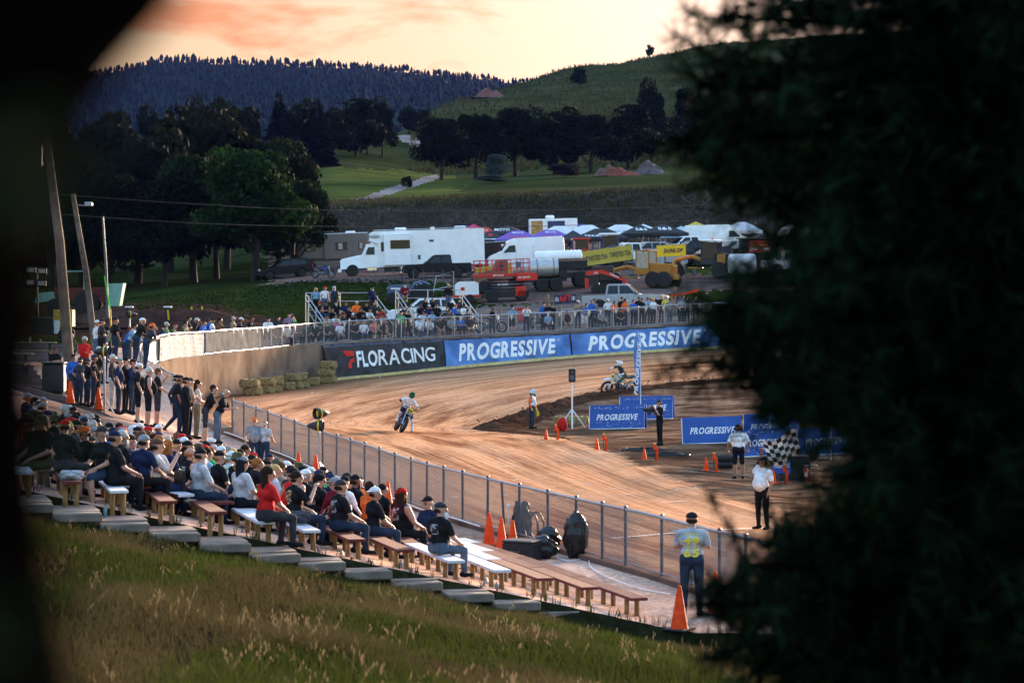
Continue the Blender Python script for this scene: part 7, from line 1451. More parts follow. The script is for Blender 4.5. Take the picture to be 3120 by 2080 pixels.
# ================================================================ trees, ridge, grass
def leaf_mat(name, col, var=.35, trans=.25, nsc=.35):
    m = bpy.data.materials.new(name); m.use_nodes = True; n, l = m.node_tree.nodes, m.node_tree.links; b = n['Principled BSDF']; MATS[name] = m
    g = n.new('ShaderNodeNewGeometry'); no = n.new('ShaderNodeTexNoise'); no.inputs['Scale'].default_value = nsc; no.inputs['Detail'].default_value = 3; l.new(g.outputs['Position'], no.inputs['Vector'])
    mx = n.new('ShaderNodeMath'); mx.operation = 'MULTIPLY_ADD'; l.new(g.outputs['Random Per Island'], mx.inputs[0]); mx.inputs[1].default_value = .5; l.new(no.outputs[0], mx.inputs[2])
    r = n.new('ShaderNodeMapRange'); r.inputs[1].default_value = .3 if nsc < 1 else .55; r.inputs[2].default_value = 1.1 if nsc < 1 else 1.0; r.inputs[3].default_value = 1-var; r.inputs[4].default_value = 1+var; l.new(mx.outputs[0], r.inputs[0])
    cm = n.new('ShaderNodeMixRGB'); cm.blend_type = 'MULTIPLY'; cm.inputs[0].default_value = 1; cm.inputs[1].default_value = (*col, 1); l.new(r.outputs[0], cm.inputs[2])
    l.new(cm.outputs[0], b.inputs['Base Color']); b.inputs['Roughness'].default_value = .9; b.inputs['Specular IOR Level'].default_value = .03
    tr = n.new('ShaderNodeBsdfTranslucent'); l.new(cm.outputs[0], tr.inputs[0]); ad = n.new('ShaderNodeMixShader'); ad.inputs[0].default_value = trans; l.new(b.outputs[0], ad.inputs[1]); l.new(tr.outputs[0], ad.inputs[2]); l.new(ad.outputs[0], n['Material Output'].inputs[0]); return m
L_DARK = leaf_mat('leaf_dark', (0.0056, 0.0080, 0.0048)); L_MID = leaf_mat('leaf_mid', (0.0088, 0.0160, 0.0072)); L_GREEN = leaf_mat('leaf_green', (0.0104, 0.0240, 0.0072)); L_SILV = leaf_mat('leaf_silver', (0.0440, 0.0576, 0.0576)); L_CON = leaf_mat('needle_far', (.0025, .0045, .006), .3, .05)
M_BARK = mat('bark', (.018, .014, .012), .95, 0, .4, 3, .6, 12)
def crown_mesh(seed, n_leaf, lobes, leaf, flat=1.):
    """leaf clumps spread through a crown of several lobes; unit: crown about 1 wide, 1 tall, base at 0"""
    r = np.random.RandomState(seed); cs = []
    for k in range(lobes):
        a = r.uniform(0, 2*np.pi); rr = r.uniform(.14, .40); h = r.uniform(.20, .88); w = (1-abs(h-.42)*1.1); cs.append((rr*np.cos(a)*w, rr*np.sin(a)*w, h, r.uniform(.08, .19)))
    cs += [(0, 0, .5, .28), (0, 0, .75, .2)]
    cs = np.array(cs); pick = r.randint(0, len(cs), n_leaf); d = r.normal(size=(n_leaf, 3)); d /= np.linalg.norm(d, axis=1)[:, None]; rad = r.uniform(.55, 1.05, n_leaf)**.6
    P = cs[pick, :3]+d*(cs[pick, 3]*rad)[:, None]*np.array([1.1, 1.1, .85*flat])
    P[:, 2] = np.maximum(P[:, 2], .06+.1*r.rand(n_leaf))
    nrm = d+r.normal(size=(n_leaf, 3))*.7; nrm /= np.linalg.norm(nrm, axis=1)[:, None]; a = np.cross(nrm, r.normal(size=(n_leaf, 3))); a /= np.linalg.norm(a, axis=1)[:, None]; b = np.cross(nrm, a); s = leaf*r.uniform(.6, 1.5, n_leaf)[:, None]
    V = np.stack([P-a*s, P-b*s*.6+nrm*s*.2, P+a*s, P+b*s*.6], 1).reshape(-1, 3); return fast_mesh('crown', V, faces4=np.arange(n_leaf*4).reshape(-1, 4))
def conifer_mesh(seed, n=2600):
    r = np.random.RandomState(seed); h = 1-np.sqrt(r.rand(n))*.92; a = r.uniform(0, 2*np.pi, n); lvl = np.floor(h*16)/16; R_ = (1-h)*.26*(.55+.45*np.abs(np.sin(lvl*57+a*1.5)))+.01; rr = R_*np.sqrt(r.rand(n)); P = np.stack([rr*np.cos(a), rr*np.sin(a), h-rr*.25], 1)
    d = np.stack([np.cos(a), np.sin(a), -.35+0*a], 1); t = np.cross(d, r.normal(size=(n, 3))); t /= np.linalg.norm(t, axis=1)[:, None]; s = (.02+.03*(1-h))[:, None]
    V = np.stack([P-t*s*.5, P+d*s*1.6, P+t*s*.5, P-d*s*.4], 1).reshape(-1, 3); return fast_mesh('crown', V, faces4=np.arange(n*4).reshape(-1, 4))
CROWNS = [crown_mesh(k, 4600, 17+k, .032) for k in range(4)]; CROWND = [crown_mesh(20+k, 8000, 24, .022) for k in range(2)]; CONS = [conifer_mesh(k) for k in range(3)]
TRUNKS = []
for k in range(3):
    mb = MB(); r = random.Random(k)
    mb.tube([(0, 0, -.03), (.01, 0, .15), (r.uniform(-.03, .03), 0, .35), (r.uniform(-.05, .05), .02, .6)], [.035, .026, .02, .008], 8)
    for q in range(7): a = r.uniform(0, 6.28); z = r.uniform(.12, .4); mb.tube([(0, 0, z), (.15*math.cos(a), .15*math.sin(a), z+.14), (.3*math.cos(a), .3*math.sin(a), z+.28)], [.014, .009, .004], 5)
    TRUNKS.append(mb.mesh('trunk', True))
def tree(name, label, u, Y, vtop, wpx, lm, con=False, dense=False, k=0, group=None, base_dz=0, lift=.0):
    p = gpt(u, Y, base_dz); top = at(u, vtop, Y).z; h = top-p.z; w = wpx*Y/F; t = thing(name, label, 'tree', tuple(p), group=group)
    me = CONS[k % 3] if con else (CROWND[k % 2] if dense else CROWNS[k % 4])
    c = link('crown', me, t)
    if not me.materials: me.materials.append(None)
    c.material_slots[0].link = 'OBJECT'; c.material_slots[0].material = lm; ww = w*(1.0 if not con else 1.9); c.scale = (ww, ww, h*(1-lift)); c.location = (0, 0, h*lift); c.rotation_euler = (0, 0, k*1.3)
    q = link('trunk', TRUNKS[k % 3], t, M_BARK); q.scale = (min(w, h)*1.0, min(w, h)*1.0, h); q.rotation_euler = (0, 0, k*2.1); return t
TG = 'trees in the grove left of the lot'
for k, (u, Y, vt, w, lm, lb, ds) in enumerate(((775, 214, 425, 330, L_GREEN, 'broad bright green cottonwood in front of the dark grove', True), (905, 222, 520, 190, L_MID, 'rounded green tree at the right edge of the grove', True), (590, 222, 440, 330, L_MID, 'wide dark green tree left of the bright cottonwood', True), (420, 232, 390, 330, L_DARK, 'dark tree behind the wooden utility poles', False), (250, 228, 430, 300, L_DARK, 'dark tree left of the thin metal pole', False), (80, 235, 400, 330, L_DARK, 'dark tree at the far left edge of the grove', False), (690, 248, 335, 300, L_DARK, 'tall dark tree behind the bright cottonwood', False), (520, 255, 330, 300, L_DARK, 'tall dark tree at the middle back of the grove', False), (340, 262, 325, 300, L_DARK, 'tall dark tree at the left back of the grove', False), (850, 250, 385, 240, L_MID, 'green topped tree behind the right side of the grove', True), (960, 236, 585, 120, L_DARK, 'small dark tree between the grove and the meadow', False), (660, 226, 470, 230, L_DARK, 'dark leafy tree tucked left of the bright cottonwood', True), (500, 219, 520, 250, L_DARK, 'low dark tree in front of the middle grove', True), (330, 222, 500, 260, L_DARK, 'low dark tree right of the slim metal pole', True), (160, 220, 510, 260, L_DARK, 'low dark tree behind the left tractor', True), (890, 240, 440, 190, L_DARK, 'dark tree filling the right back of the grove', True), (990, 228, 640, 90, L_DARK, 'small rounded dark bush tree left of the embankment', True))):
    tree('cottonwood_tree', lb, u, Y, vt, w*1.3, lm, dense=ds, k=k, group=TG, lift=.03 if Y < 235 else .0)
for k, (u, Y, vt, w, con, lb) in enumerate(((700, 420, 290, 190, False, 'dark tree at the left of the row above the grove'), (760, 430, 300, 150, False, 'second dark tree of the row above the grove'), (850, 425, 272, 150, True, 'pointed dark conifer above the grove'), (905, 432, 300, 150, False, 'dark tree right of the pointed conifer'), (965, 430, 290, 140, True, 'dark conifer beside the round tree on the meadow edge'), (1085, 470, 282, 190, False, 'large round dark tree above the green meadow'), (1165, 480, 300, 120, False, 'dark tree left of the pale road bend'), (1005, 455, 330, 170, False, 'dark tree at the left side of the green meadow'), (1245, 600, 322, 90, False, 'small dark tree beyond the pale road bend'), (1285, 620, 330, 80, False, 'small dark tree right of the road bend'), (600, 400, 300, 160, False, 'dark round tree above the left grove'), (470, 400, 318, 180, False, 'dark tree on the slope behind the grove'), (330, 390, 325, 200, False, 'dark tree on the far left slope'), (180, 390, 330, 200, False, 'dark tree at the left slope edge'), (1120, 485, 350, 120, False, 'dark bush tree below the round tree'), (40, 380, 335, 200, False, 'dark tree at the photo left edge on the slope'))):
    tree('conifer_tree' if con else 'slope_tree', lb, u, Y, vt, w, L_CON if con else L_DARK, con=con, k=k, group='trees behind the grove')
for k, (u, Y, vt, w, lm, lb, ds) in enumerate(((1345, 395, 345, 215, L_DARK, 'wide dark oak beside the road, leftmost of the middle clump', True), (1450, 402, 330, 200, L_DARK, 'dark oak behind the silver shrub', True), (1570, 405, 312, 240, L_DARK, 'tallest dark oak of the middle clump', True), (1690, 410, 325, 220, L_DARK, 'dark oak right of the tallest one', False), (1800, 412, 335, 230, L_DARK, 'dark oak above the red soil mound', True), (1915, 425, 300, 220, L_DARK, 'dark oak at the right end of the clump', False), (1985, 450, 245, 130, L_DARK, 'tall narrow dark tree on the hill foot', False), (1512, 372, 462, 110, L_SILV, 'silver blue shrub in front of the dark oaks', True), (1500, 362, 530, 120, L_SILV, 'low grey green bush at the foot of the silver shrub', True), (1720, 385, 495, 150, leaf_mat('leaf_plum', (.022, .016, .020)), 'low plum coloured bush left of the red mound', True), (1765, 700, 205, 72, L_DARK, 'lone dark tree standing on the grassy hillside', False), (1980, 890, 136, 36, L_DARK, 'tiny lone tree on the hill skyline', False), (1240, 345, 535, 40, L_MID, 'small bush beside the road', False), (2090, 460, 250, 140, L_DARK, 'dark tree on the hill beside the pine', False))):
    tree('shrub' if 'bush' in lb or 'shrub' in lb else 'oak_tree', lb, u, Y, vt, w, lm, dense=ds, k=k, group='trees in the middle clump' if 'oak' in lb else None, lift=.02)
# ---- far forested ridge
M_RIDGE = ground_mat('ridge_forest_floor', [(.008, .013, .012), (.012, .018, .014), (.016, .022, .016)], .02, bump=.3, bscale=.1)
RV = [(-900, 260), (-200, 242), (150, 234), (330, 224), (440, 198), (520, 190), (620, 193), (760, 198), (900, 203), (1040, 207), (1200, 219), (1350, 232), (1500, 248), (1650, 256), (1900, 250), (2600, 270), (3600, 300)]
ru = np.linspace(-900, 3600, 180); rvv = np.interp(ru, [a for a, _ in RV], [b for _, b in RV])+2.0*np.sin(ru*.05)+1.5*np.sin(ru*.021)
rows = []
for j, (Y, dv) in enumerate(((1500, 330), (1700, 250), (1900, 150), (2100, 60), (2250, 12), (2300, 0), (2500, 30), (3200, 200))):
    rows.append(np.stack([(ru-UC)*Y/F, np.full(ru.shape, Y), H0-(np.minimum(rvv+dv, 900)-VH)*Y/F], 1))
Vr = np.array(rows); nr_, nc_ = Vr.shape[:2]; idx = np.arange(nr_*nc_).reshape(nr_, nc_); q = np.stack([idx[:-1, :-1], idx[:-1, 1:], idx[1:, 1:], idx[1:, :-1]], -1).reshape(-1, 4)
me = fast_mesh('far_ridge', Vr.reshape(-1, 3), faces4=q, m=M_RIDGE); me.shade_smooth(); struct(link('far_ridge', me))
def ridge_pt(u, f):
    Y = np.interp(f, [0, 1], [1560, 2290]); v = np.interp(u, ru, rvv)+np.interp(Y, [1500, 1700, 1900, 2100, 2250, 2300], [330, 250, 150, 60, 12, 0]); return at(u, v, Y)
mb = MB(); Vt, Ft = [], []
def low_pine(p, h, r):
    o = len(Vt); n = 6; a0 = r.uniform(0, 6)
    kind = r.random()
    prof_ = ((0, .018), (.22, .018), (.2, .19), (.45, .12), (.5, .17), (.72, .08), (.75, .11), (1., .0)) if kind < .6 else ((0, .02), (.35, .02), (.34, .14), (.55, .21), (.75, .19), (.9, .1), (1., .01))
    for z, rr in prof_:
        for i in range(n):
            a = a0+2*math.pi*i/n; q_ = rr*h*r.uniform(.65, 1.3); Vt.append((p.x+q_*math.cos(a), p.y+q_*math.sin(a), p.z+z*h))
    for k in range(len(prof_)-1):
        for i in range(n): Ft.append((o+k*n+i, o+k*n+(i+1) % n, o+(k+1)*n+(i+1) % n, o+(k+1)*n+i))
rr_ = random.Random(4)
for k in range(4800):
    u = rr_.uniform(-250, 2000); f = rr_.random()**.7; p = ridge_pt(u, f); low_pine(p, rr_.uniform(4.5, 8.5), rr_)
me = fast_mesh('ridge_forest', Vt, faces4=Ft, m=L_CON); o = link('ridge_forest', me); o['label'] = 'distant pine forest covering the blue ridge'; o['category'] = 'forest'; struct(o, 'stuff')
u = 150
k = 0
while u < 1680:            # the trees that stand out on the ridge line
    Vt, Ft = [], []; p = ridge_pt(u, 1.0); h = rr_.uniform(5, 9)*(1.2 if 480 < u < 1300 else .9); low_pine(Vector((0, 0, -1)), h, rr_)
    o = link('skyline_pine', fast_mesh('skyline_pine', Vt, faces4=Ft, m=L_CON), None, None, tuple(p)); tag(o, 'dark pine silhouetted on the far ridge line', 'tree', 'pines on the far ridge line'); u += rr_.uniform(5, 17); k += 1
# ---- soil and rubble mounds
def mound(label, u, Y, w, h, m, seed, rock=0, dv=None):
    p = gpt(u, Y); r = np.random.RandomState(seed); n = 28; X, Yg = np.meshgrid(np.linspace(-1, 1, n), np.linspace(-1, 1, n), indexing='ij'); rad = np.sqrt(X**2+Yg**2); Z = np.zeros(X.shape)
    for q_ in range(7): cx_, cy2, sg = r.uniform(-.5, .5), r.uniform(-.3, .3), r.uniform(.16, .34); Z = np.maximum(Z, h*r.uniform(.45, 1.)*np.exp(-((X-cx_)**2+(Yg-cy2)**2)/(2*sg*sg)))
    Z = Z*np.clip(1.25-rad, 0, 1)+r.uniform(-.03, .03, X.shape)*h-.15
    V = np.stack([X*w, Yg*w*.6, Z], -1).reshape(-1, 3); idx = np.arange(n*n).reshape(n, n); q = np.stack([idx[:-1, :-1], idx[1:, :-1], idx[1:, 1:], idx[:-1, 1:]], -1).reshape(-1, 4); me = fast_mesh('mound', V, faces4=q, m=m); me.shade_smooth(); o = link('soil_mound', me, None, None, tuple(p)); tag(o, label, 'mound')
    if rock:
        mb = MB(); g = random.Random(seed)
        for k in range(rock): a = g.uniform(-.8, .8); b = g.uniform(-.9, .1); z = float(Z[int((a+1)/2*27), int((b+1)/2*27)]); s = g.uniform(.12, .35); mb.ell((a*w, b*w*.6, z), (s, s*g.uniform(.6, 1), s*.7), 5, 3)
        c = part('rocks', mb, m, o); c['kind'] = 'stuff'
mound('mound of red soil at the foot of the hill', 1895, 388, 4.6, 1.9, mat('red_soil', (.16, .032, .018), .95, 0, .25, .5, .5, 2), 2)
mound('mound of grey rubble beside the red soil', 1985, 392, 4.6, 2.5, mat('grey_rubble', (.09, .07, .07), .95, 0, .35, 1, .8, 3), 5, 60)
mound('low mound of pinkish soil left of the red one', 1850, 392, 2.6, 2.6, mat('pink_soil', (.14, .075, .06), .95, 0, .3, 1, .5, 2), 3)
mound('heap of reddish rocks on the left shoulder of the hill', 1490, 700, 5.5, 3.2, mat('red_rock', (.15, .06, .055), .95, 0, .3, .4, .6, 2), 7, 70)
# ---- grass: dry tufts on the embankment and hill, blades on the near bank
def tuft_field(name, label, P, hts, wid, m, blades, seed, bend=.35):
    r = np.random.RandomState(seed); n = len(P); N = n*blades; base = np.repeat(P, blades, 0)+np.concatenate([r.normal(0, 1, (N, 2))*np.repeat(hts, blades)[:, None]*.18, np.zeros((N, 1))], 1); h = np.repeat(hts, blades)*r.uniform(.5, 1.2, N); a = r.uniform(0, 2*np.pi, N); d = np.stack([np.cos(a), np.sin(a), 0*a], 1); sd = np.stack([-np.sin(a), np.cos(a), 0*a], 1); w = np.repeat(wid, blades)[:, None]*r.uniform(.6, 1.3, (N, 1)); b = (bend*r.uniform(.2, 1.6, N)*h)[:, None]
    up = np.array([0, 0, 1.])
    V = np.stack([base-sd*w, base+sd*w, base+up*(h*.55)[:, None]+d*b*.3+sd*w*.7, base+up*(h*.55)[:, None]+d*b*.3-sd*w*.7, base+up*h[:, None]+d*b], 1)
    o5 = np.arange(N)[:, None]*5; T = np.concatenate([o5+np.array([0, 1, 2]), o5+np.array([0, 2, 3]), o5+np.array([3, 2, 4])], 0)
    me = fast_mesh(name, V.reshape(-1, 3), tris=T, m=m); o = link(name, me); o['label'] = label; o['category'] = 'grass'; struct(o, 'stuff'); return o
def scatter(n, u0, u1, y0, y1, seed, pw=1.):
    r = np.random.RandomState(seed); Y = np.exp(r.uniform(math.log(y0), math.log(y1), n)); u = r.uniform(u0, u1, n); x = (u-UC)*Y/F; return np.stack([x, Y, HO(x, Y)], 1), u, r
G_BL = leaf_mat('grass_green', (.028, .036, .007), .5, .35); G_DRY = leaf_mat('grass_dry', (.052, .041, .017), .45, .3); G_DK = leaf_mat('grass_dark', (.018, .026, .007), .4, .25); G_EM = leaf_mat('grass_brown', (.06, .052, .038), .6, .2)
def keep_near(P, lim=40.35):
    return P[(P[:, 1] < lim) & (P[:, 0] < np.interp(P[:, 1], FC[:, 1], FC[:, 0])-.3)]
P, u, r = scatter(36000, -150, 2400, 12, 40.6, 1); P = keep_near(P, 40.3); nz = np.sin(P[:, 0]*.9+P[:, 1]*.31)*np.sin(P[:, 1]*.42+1)+.5*np.sin(P[:, 0]*2.3+2)
tuft_field('dry_grass', 'dry yellow brown grass on the near bank', P[nz > -.35], np.full((nz > -.35).sum(), .15)*(1+.35*np.sin(P[nz > -.35][:, 0]*3)), np.full((nz > -.35).sum(), .0032)+P[nz > -.35][:, 1]*.00013, G_DRY, 5, 2, .6)
tuft_field('green_grass', 'green grass on the near bank', P[nz <= .1], np.full((nz <= .1).sum(), .15), np.full((nz <= .1).sum(), .004)+P[nz <= .1][:, 1]*.00013, G_BL, 5, 3, .5)
P, u, r = scatter(9000, -150, 2300, 37.2, 40.9, 4); P = keep_near(P, 40.1); P = P[P[:, 0] < 1.9]; tuft_field('lush_grass', 'short lush grass along the terrace edge', P, np.full(len(P), .10), np.full(len(P), .006), G_DK, 6, 5, .6)
P, u, r = scatter(2600, 500, 2300, 10.5, 17.5, 6); P = keep_near(P); tuft_field('tall_grass', 'tall green grass blades at the bottom of the picture', P, r.uniform(.18, .36, len(P)), np.full(len(P), .004), G_BL, 9, 7, .5)
# seed heads
P, u, r = scatter(300, 150, 2300, 16, 39, 8); P = keep_near(P); cl = np.sin(P[:, 0]*1.1+P[:, 1]*.5)+np.sin(P[:, 1]*.8-P[:, 0]*.6); P = P[cl > -.1]; mb = MB(); g = random.Random(9)
for p in P:
    for q in range(g.randint(1, 3)):
        h = g.uniform(.13, .30); a = g.uniform(0, 6.28); b = g.uniform(.04, .18); x, y, z = p[0]+g.gauss(0, .08), p[1]+g.gauss(0, .08), p[2]; tx, ty = x+b*math.cos(a), y+b*math.sin(a); w = .0010+y*.00003
        mb.add([(x-w, y, z), (x+w, y, z), (tx+w, ty, z+h*.8), (tx-w, ty, z+h*.8)], [(0, 1, 2, 3)])
        for e in range(4): zz_ = z+h*(.72+.09*e); ex, ey = tx+b*.5*e/3*math.cos(a)+g.gauss(0, .012), ty+b*.5*e/3*math.sin(a); s = w*g.uniform(2.5, 5); mb.add([(ex-s, ey, zz_), (ex, ey-s, zz_-.02), (ex+s, ey, zz_), (ex, ey+s*.5, zz_+h*.11)], [(0, 1, 2, 3)])
me = bpy.data.meshes.new('seed_heads'); me.from_pydata(mb.v, [], mb.f); o = link('seed_heads', me, None, leaf_mat('seed_straw', (.12, .09, .05), .4, .3)); o['label'] = 'pale seed heads standing in the bank grass'; o['category'] = 'grass'; struct(o, 'stuff')
P, u, r = scatter(9000, 830, 2500, 262, 306, 10); tuft_field('dry_scrub', 'brown dry weeds on the embankment behind the lot', P, r.uniform(.15, .6, len(P)), np.full(len(P), .05), G_EM, 4, 11, .6)
P, u, r = scatter(2500, 1000, 2300, 292, 308, 12); tuft_field('meadow_tufts', 'rough grass tufts along the meadow edges', P, r.uniform(.2, .6, len(P)), np.full(len(P), .06), leaf_mat('grass_meadow', (.05, .05, .02), .6, .2), 5, 13, .6)
P, u, r = scatter(9000, -100, 1450, 140, 200, 14); keepm = np.array([True]*len(P)); P = P[(nearest(WC, P[:, 0], P[:, 1])[0] > 7.5) & (P[:, 1] > 150)]; tuft_field('lawn_tufts', 'short grass of the lawn behind the bleachers', P, r.uniform(.08, .2, len(P)), np.full(len(P), .03), leaf_mat('grass_lawn', (.020, .030, .007), .5, .2), 5, 15, .6)
P, u, r = scatter(7000, 1250, 2400, 430, 960, 16); tuft_field('hill_tufts', 'rough grass on the hillside', P, r.uniform(.4, 1.3, len(P)), np.full(len(P), .14), leaf_mat('grass_hill', (.048, .048, .020), .6, .2), 4, 17, .6)

# ================================================================ near pine on the right, added trunk as a dark left edge
L_PINE = leaf_mat('pine_needles', (.0055, .0145, .0075), 1., .12, 3.2)  # paler and darker patches put into the colour to suggest lit clumps
M_PBARK = mat('pine_bark', (.0025, .002, .002), 1, 0, .5, 8, .8, 30, spec=0)
def needles(tips, n_needle, ln, seed, w=.0011):
    """tips: position, direction, size"""
    r = np.random.RandomState(seed); C = np.repeat(np.array([t[0] for t in tips]), n_needle, 0); D = np.repeat(np.array([t[1] for t in tips]), n_needle, 0); S = np.repeat(np.array([t[2] for t in tips]), n_needle)
    N = len(C); off = r.uniform(-.9, .25, N)*S*.9; d = r.normal(size=(N, 3)); d /= np.linalg.norm(d, axis=1)[:, None]; d = d*.95+D*.75; d /= np.linalg.norm(d, axis=1)[:, None]; p0 = C+D*off[:, None]; L = (ln*r.uniform(.7, 1.15, N)*S/.12)[:, None]; sd = np.cross(d, r.normal(size=(N, 3))); sd /= np.linalg.norm(sd, axis=1)[:, None]; ww = w*r.uniform(.8, 1.5, (N, 1))
    p1 = p0+d*L+np.array([0, 0, -.012]); V = np.stack([p0-sd*ww, p0+sd*ww, p1], 1).reshape(-1, 3); return V, np.arange(N*3).reshape(-1, 3)
def pine(label, trunk, boughs, seed, nn, ln, dens, w=.0011):
    t = thing('pine_tree', label, 'tree', tuple(trunk[0])); inv = Matrix.Translation(-Vector(trunk[0])); g = random.Random(seed)
    mb = MB(); mb.tube(trunk, [.20, .19, .17, .15][:len(trunk)], 14); o = part('trunk', mb, M_PBARK, t, True); o.matrix_parent_inverse = inv
    tips = []
    for bi, (a, b, spread, cnt) in enumerate(boughs):
        a, b = Vector(a), Vector(b); mid = a.lerp(b, .5)+Vector((0, 0, -.05)); mb = MB(); mb.tube([a, a.lerp(mid, .5), mid, b], [.03, .022, .015, .006], 7)
        for k in range(cnt):
            f = g.random()**.8; base = a.lerp(b, f); tp = base+Vector((g.gauss(0, spread), g.gauss(0, spread*1.4), g.gauss(0, spread))); mb.tube([base, tp], [.006, .003], 4, cap=False); d = (tp-base).normalized()*.6+(b-a).normalized()*.5+Vector((0, 0, .25)); tips.append((tuple(tp), tuple(d.normalized()), g.uniform(.09, .19)))
        o = part('bough', mb, M_PBARK, t); o.matrix_parent_inverse = inv
    V, T = needles(tips, nn, ln, seed, w); me = fast_mesh('needles', V, tris=T, m=L_PINE); o = link('needles', me, t); o['kind'] = 'stuff'; o.matrix_parent_inverse = inv; return t
def q3(u, v, Y): return tuple(at(u, v, Y))
yb = 6.0
edge = [  # bough tips along the ragged left outline of the tree, from the photo
 (1640, 40, .07, 16), (1760, 20, .09, 22), (1585, 150, .07, 20), (1600, 200, .08, 24), (1565, 260, .07, 22), (1545, 320, .07, 20), (1590, 370, .09, 26), (1680, 400, .09, 26), (1760, 470, .09, 26), (1830, 540, .09, 26), (1880, 600, .09, 24), (1720, 650, .08, 22), (1650, 700, .08, 24), (1625, 740, .07, 22), (1660, 790, .08, 24), (1640, 840, .07, 22), (1690, 890, .08, 26), (1780, 930, .08, 26), (1890, 960, .08, 26), (1960, 1020, .07, 24), (1925, 1090, .07, 22), (1990, 1110, .07, 22), (1810, 1215, .06, 18), (1740, 1250, .07, 20), (1690, 1300, .07, 22), (1680, 1350, .08, 24), (1580, 1390, .05, 14), (1640, 1420, .07, 22), (1690, 1480, .08, 26), (1720, 1540, .08, 26), (1880, 1225, .07, 20), (1960, 1250, .08, 22)]
g = random.Random(21); bo = []
EV = np.array([-300, 0, 100, 150, 230, 300, 350, 400, 450, 500, 560, 590, 640, 690, 730, 770, 830, 880, 930, 970, 1000, 1060, 1110, 1150, 1180, 1195, 1240, 1290, 1340, 1370, 1400, 1440, 1500, 1568, 1800])*1.3265
EU = np.array([1760, 1740, 1600, 1580, 1540, 1510, 1540, 1640, 1700, 1740, 1800, 1850, 1720, 1610, 1590, 1640, 1610, 1650, 1730, 1850, 1935, 1945, 1870, 1950, 1960, 1870, 1740, 1670, 1640, 1560, 1550, 1600, 1640, 1680, 1700])*1.3265
for (x, y, sp, c) in edge:
    u, v = x*1.3265, y*1.3265; Yd = yb+g.uniform(-.7, .9); bo.append((q3(2950+g.uniform(-80, 60), v-90+g.uniform(-50, 50), yb+.9), q3(u+5, v, Yd), sp*.8, c*2))
for k in range(95):            # inner boughs that close the mass
    v = g.uniform(-250, 2250); ue = max(np.interp(v+d_, EV, EU) for d_ in (-110, -50, 0, 50, 110))+190; u = g.uniform(ue, 3300)
    if v < 330 and u < 2750 and g.random() < .75: continue
    bo.append((q3(2980, v-40, yb+1.2), q3(u, v, yb+g.uniform(-.2, 1.6)), .11, 60))
for k in range(60):  # boughs mostly beyond the right edge, added to shade the left trunk
    v = g.uniform(-500, 2200); bo.append((q3(2960, v, yb+1.4), q3(3130+g.uniform(-150, 2300), v+g.uniform(-80, 80), yb+g.uniform(.4, 2.0)), .2, 60))
PX, PY = (2960-UC)*(yb+1.5)/F, yb+1.5
pine('dark out-of-focus pine filling the right side of the view', [(PX+.05, PY, ho(PX, PY)-.1), (PX, PY, 5.2), (PX-.02, PY, 7.0), (PX-.05, PY, 10.5)], bo, 5, 42, .066, 1., w=.0025)
# left: an added out-of-focus trunk near the lens, shaped to imitate a vignette
yl = .85; rp = .074
path = [Vector(q3(e-rp*F/yl, v, yl)) for v, e in ((-420, 900), (-200, 610), (0, 400), (120, 260), (230, 175), (420, 135), (700, 115), (1100, 105), (1500, 120), (1850, 160), (2300, 260))]
t = thing('pine_tree', 'added black out-of-focus bowed trunk imitating the dark vignette at the left edge', 'tree', (path[-1].x, yl, ho(path[-1].x, yl))); inv = Matrix.Translation(-Vector(t.location))
foot = Vector((path[-1].x-.02, yl, ho(path[-1].x, yl)-.1))
pp = smooth_curve([tuple(p) for p in path], 40) if False else path
mb = MB(); mb.tube(pp+[foot], [rp*.8, rp*.9]+[rp]*9+[rp*1.2], 20); o = part('trunk', mb, M_PBARK, t, True); o.matrix_parent_inverse = inv
tips = []; mb = MB()  # added twigs and needles that soften the dark left edge
for k in range(22):
    b_ = path[g.randrange(3, 10)]+Vector((rp*.85, 0, g.uniform(-.05, .05))); tp = b_+Vector((g.uniform(.003, .018), g.uniform(-.12, .12), g.uniform(-.03, .03))); mb.tube([b_, tp], [.003, .002], 4, cap=False); tips.append((tuple(tp), (.6, 0, .2), .05))
o = part('twigs', mb, M_PBARK, t); o['kind'] = 'stuff'; o.matrix_parent_inverse = inv
V, T = needles(tips, 40, .05, 3, .0009); me = fast_mesh('needles', V, tris=T, m=L_PINE); o = link('needles', me, t); o['kind'] = 'stuff'; o.matrix_parent_inverse = inv
# ================================================================ things along the walkway, the left plaza, poles and wires
def wpt(u, v, y0=40, y1=84): return hit(u, v, y0, y1, HO)
for k, (u, v, lb) in enumerate(((1490, 1662, 'tall orange cone left of three beside the black box'), (1528, 1680, 'tall orange cone in the middle of three by the fence'), (1562, 1688, 'tall orange cone right of three by the black box'))): cone(wpt(u, v), True, lb, 'tall orange cones on the walkway')
cone(wpt(1178, 1566), True, 'tall orange cone behind the white capped spectator', 'tall orange cones on the walkway'); cone(wpt(1182, 1570)+Vector((0, 0, .12)), True, 'second cone stacked on the cone behind the white cap', 'tall orange cones on the walkway')
cone(wpt(910, 1452), True, 'orange cone left of the horn speaker stand', 'tall orange cones on the walkway'); cone(wpt(962, 1462), True, 'orange cone right of the horn speaker stand', 'tall orange cones on the walkway')
cone(wpt(2070, 1925, 30, 60), True, 'large orange cone at the lower right beside the pine', 'tall orange cones on the walkway'); cone(wpt(2180, 1870, 30, 60), True, 'orange cone half hidden by the pine at the kerb', 'tall orange cones on the walkway')
cone(gpt(300, 78), True, 'orange cone among the standing people on the left', 'tall orange cones on the walkway'); cone(gpt(214, 77), True, 'orange cone behind the blue jacket on the left', 'tall orange cones on the walkway')
cone(gpt(938, 137.5), True, 'small looking orange cone beside the left bleacher', 'tall orange cones on the walkway')
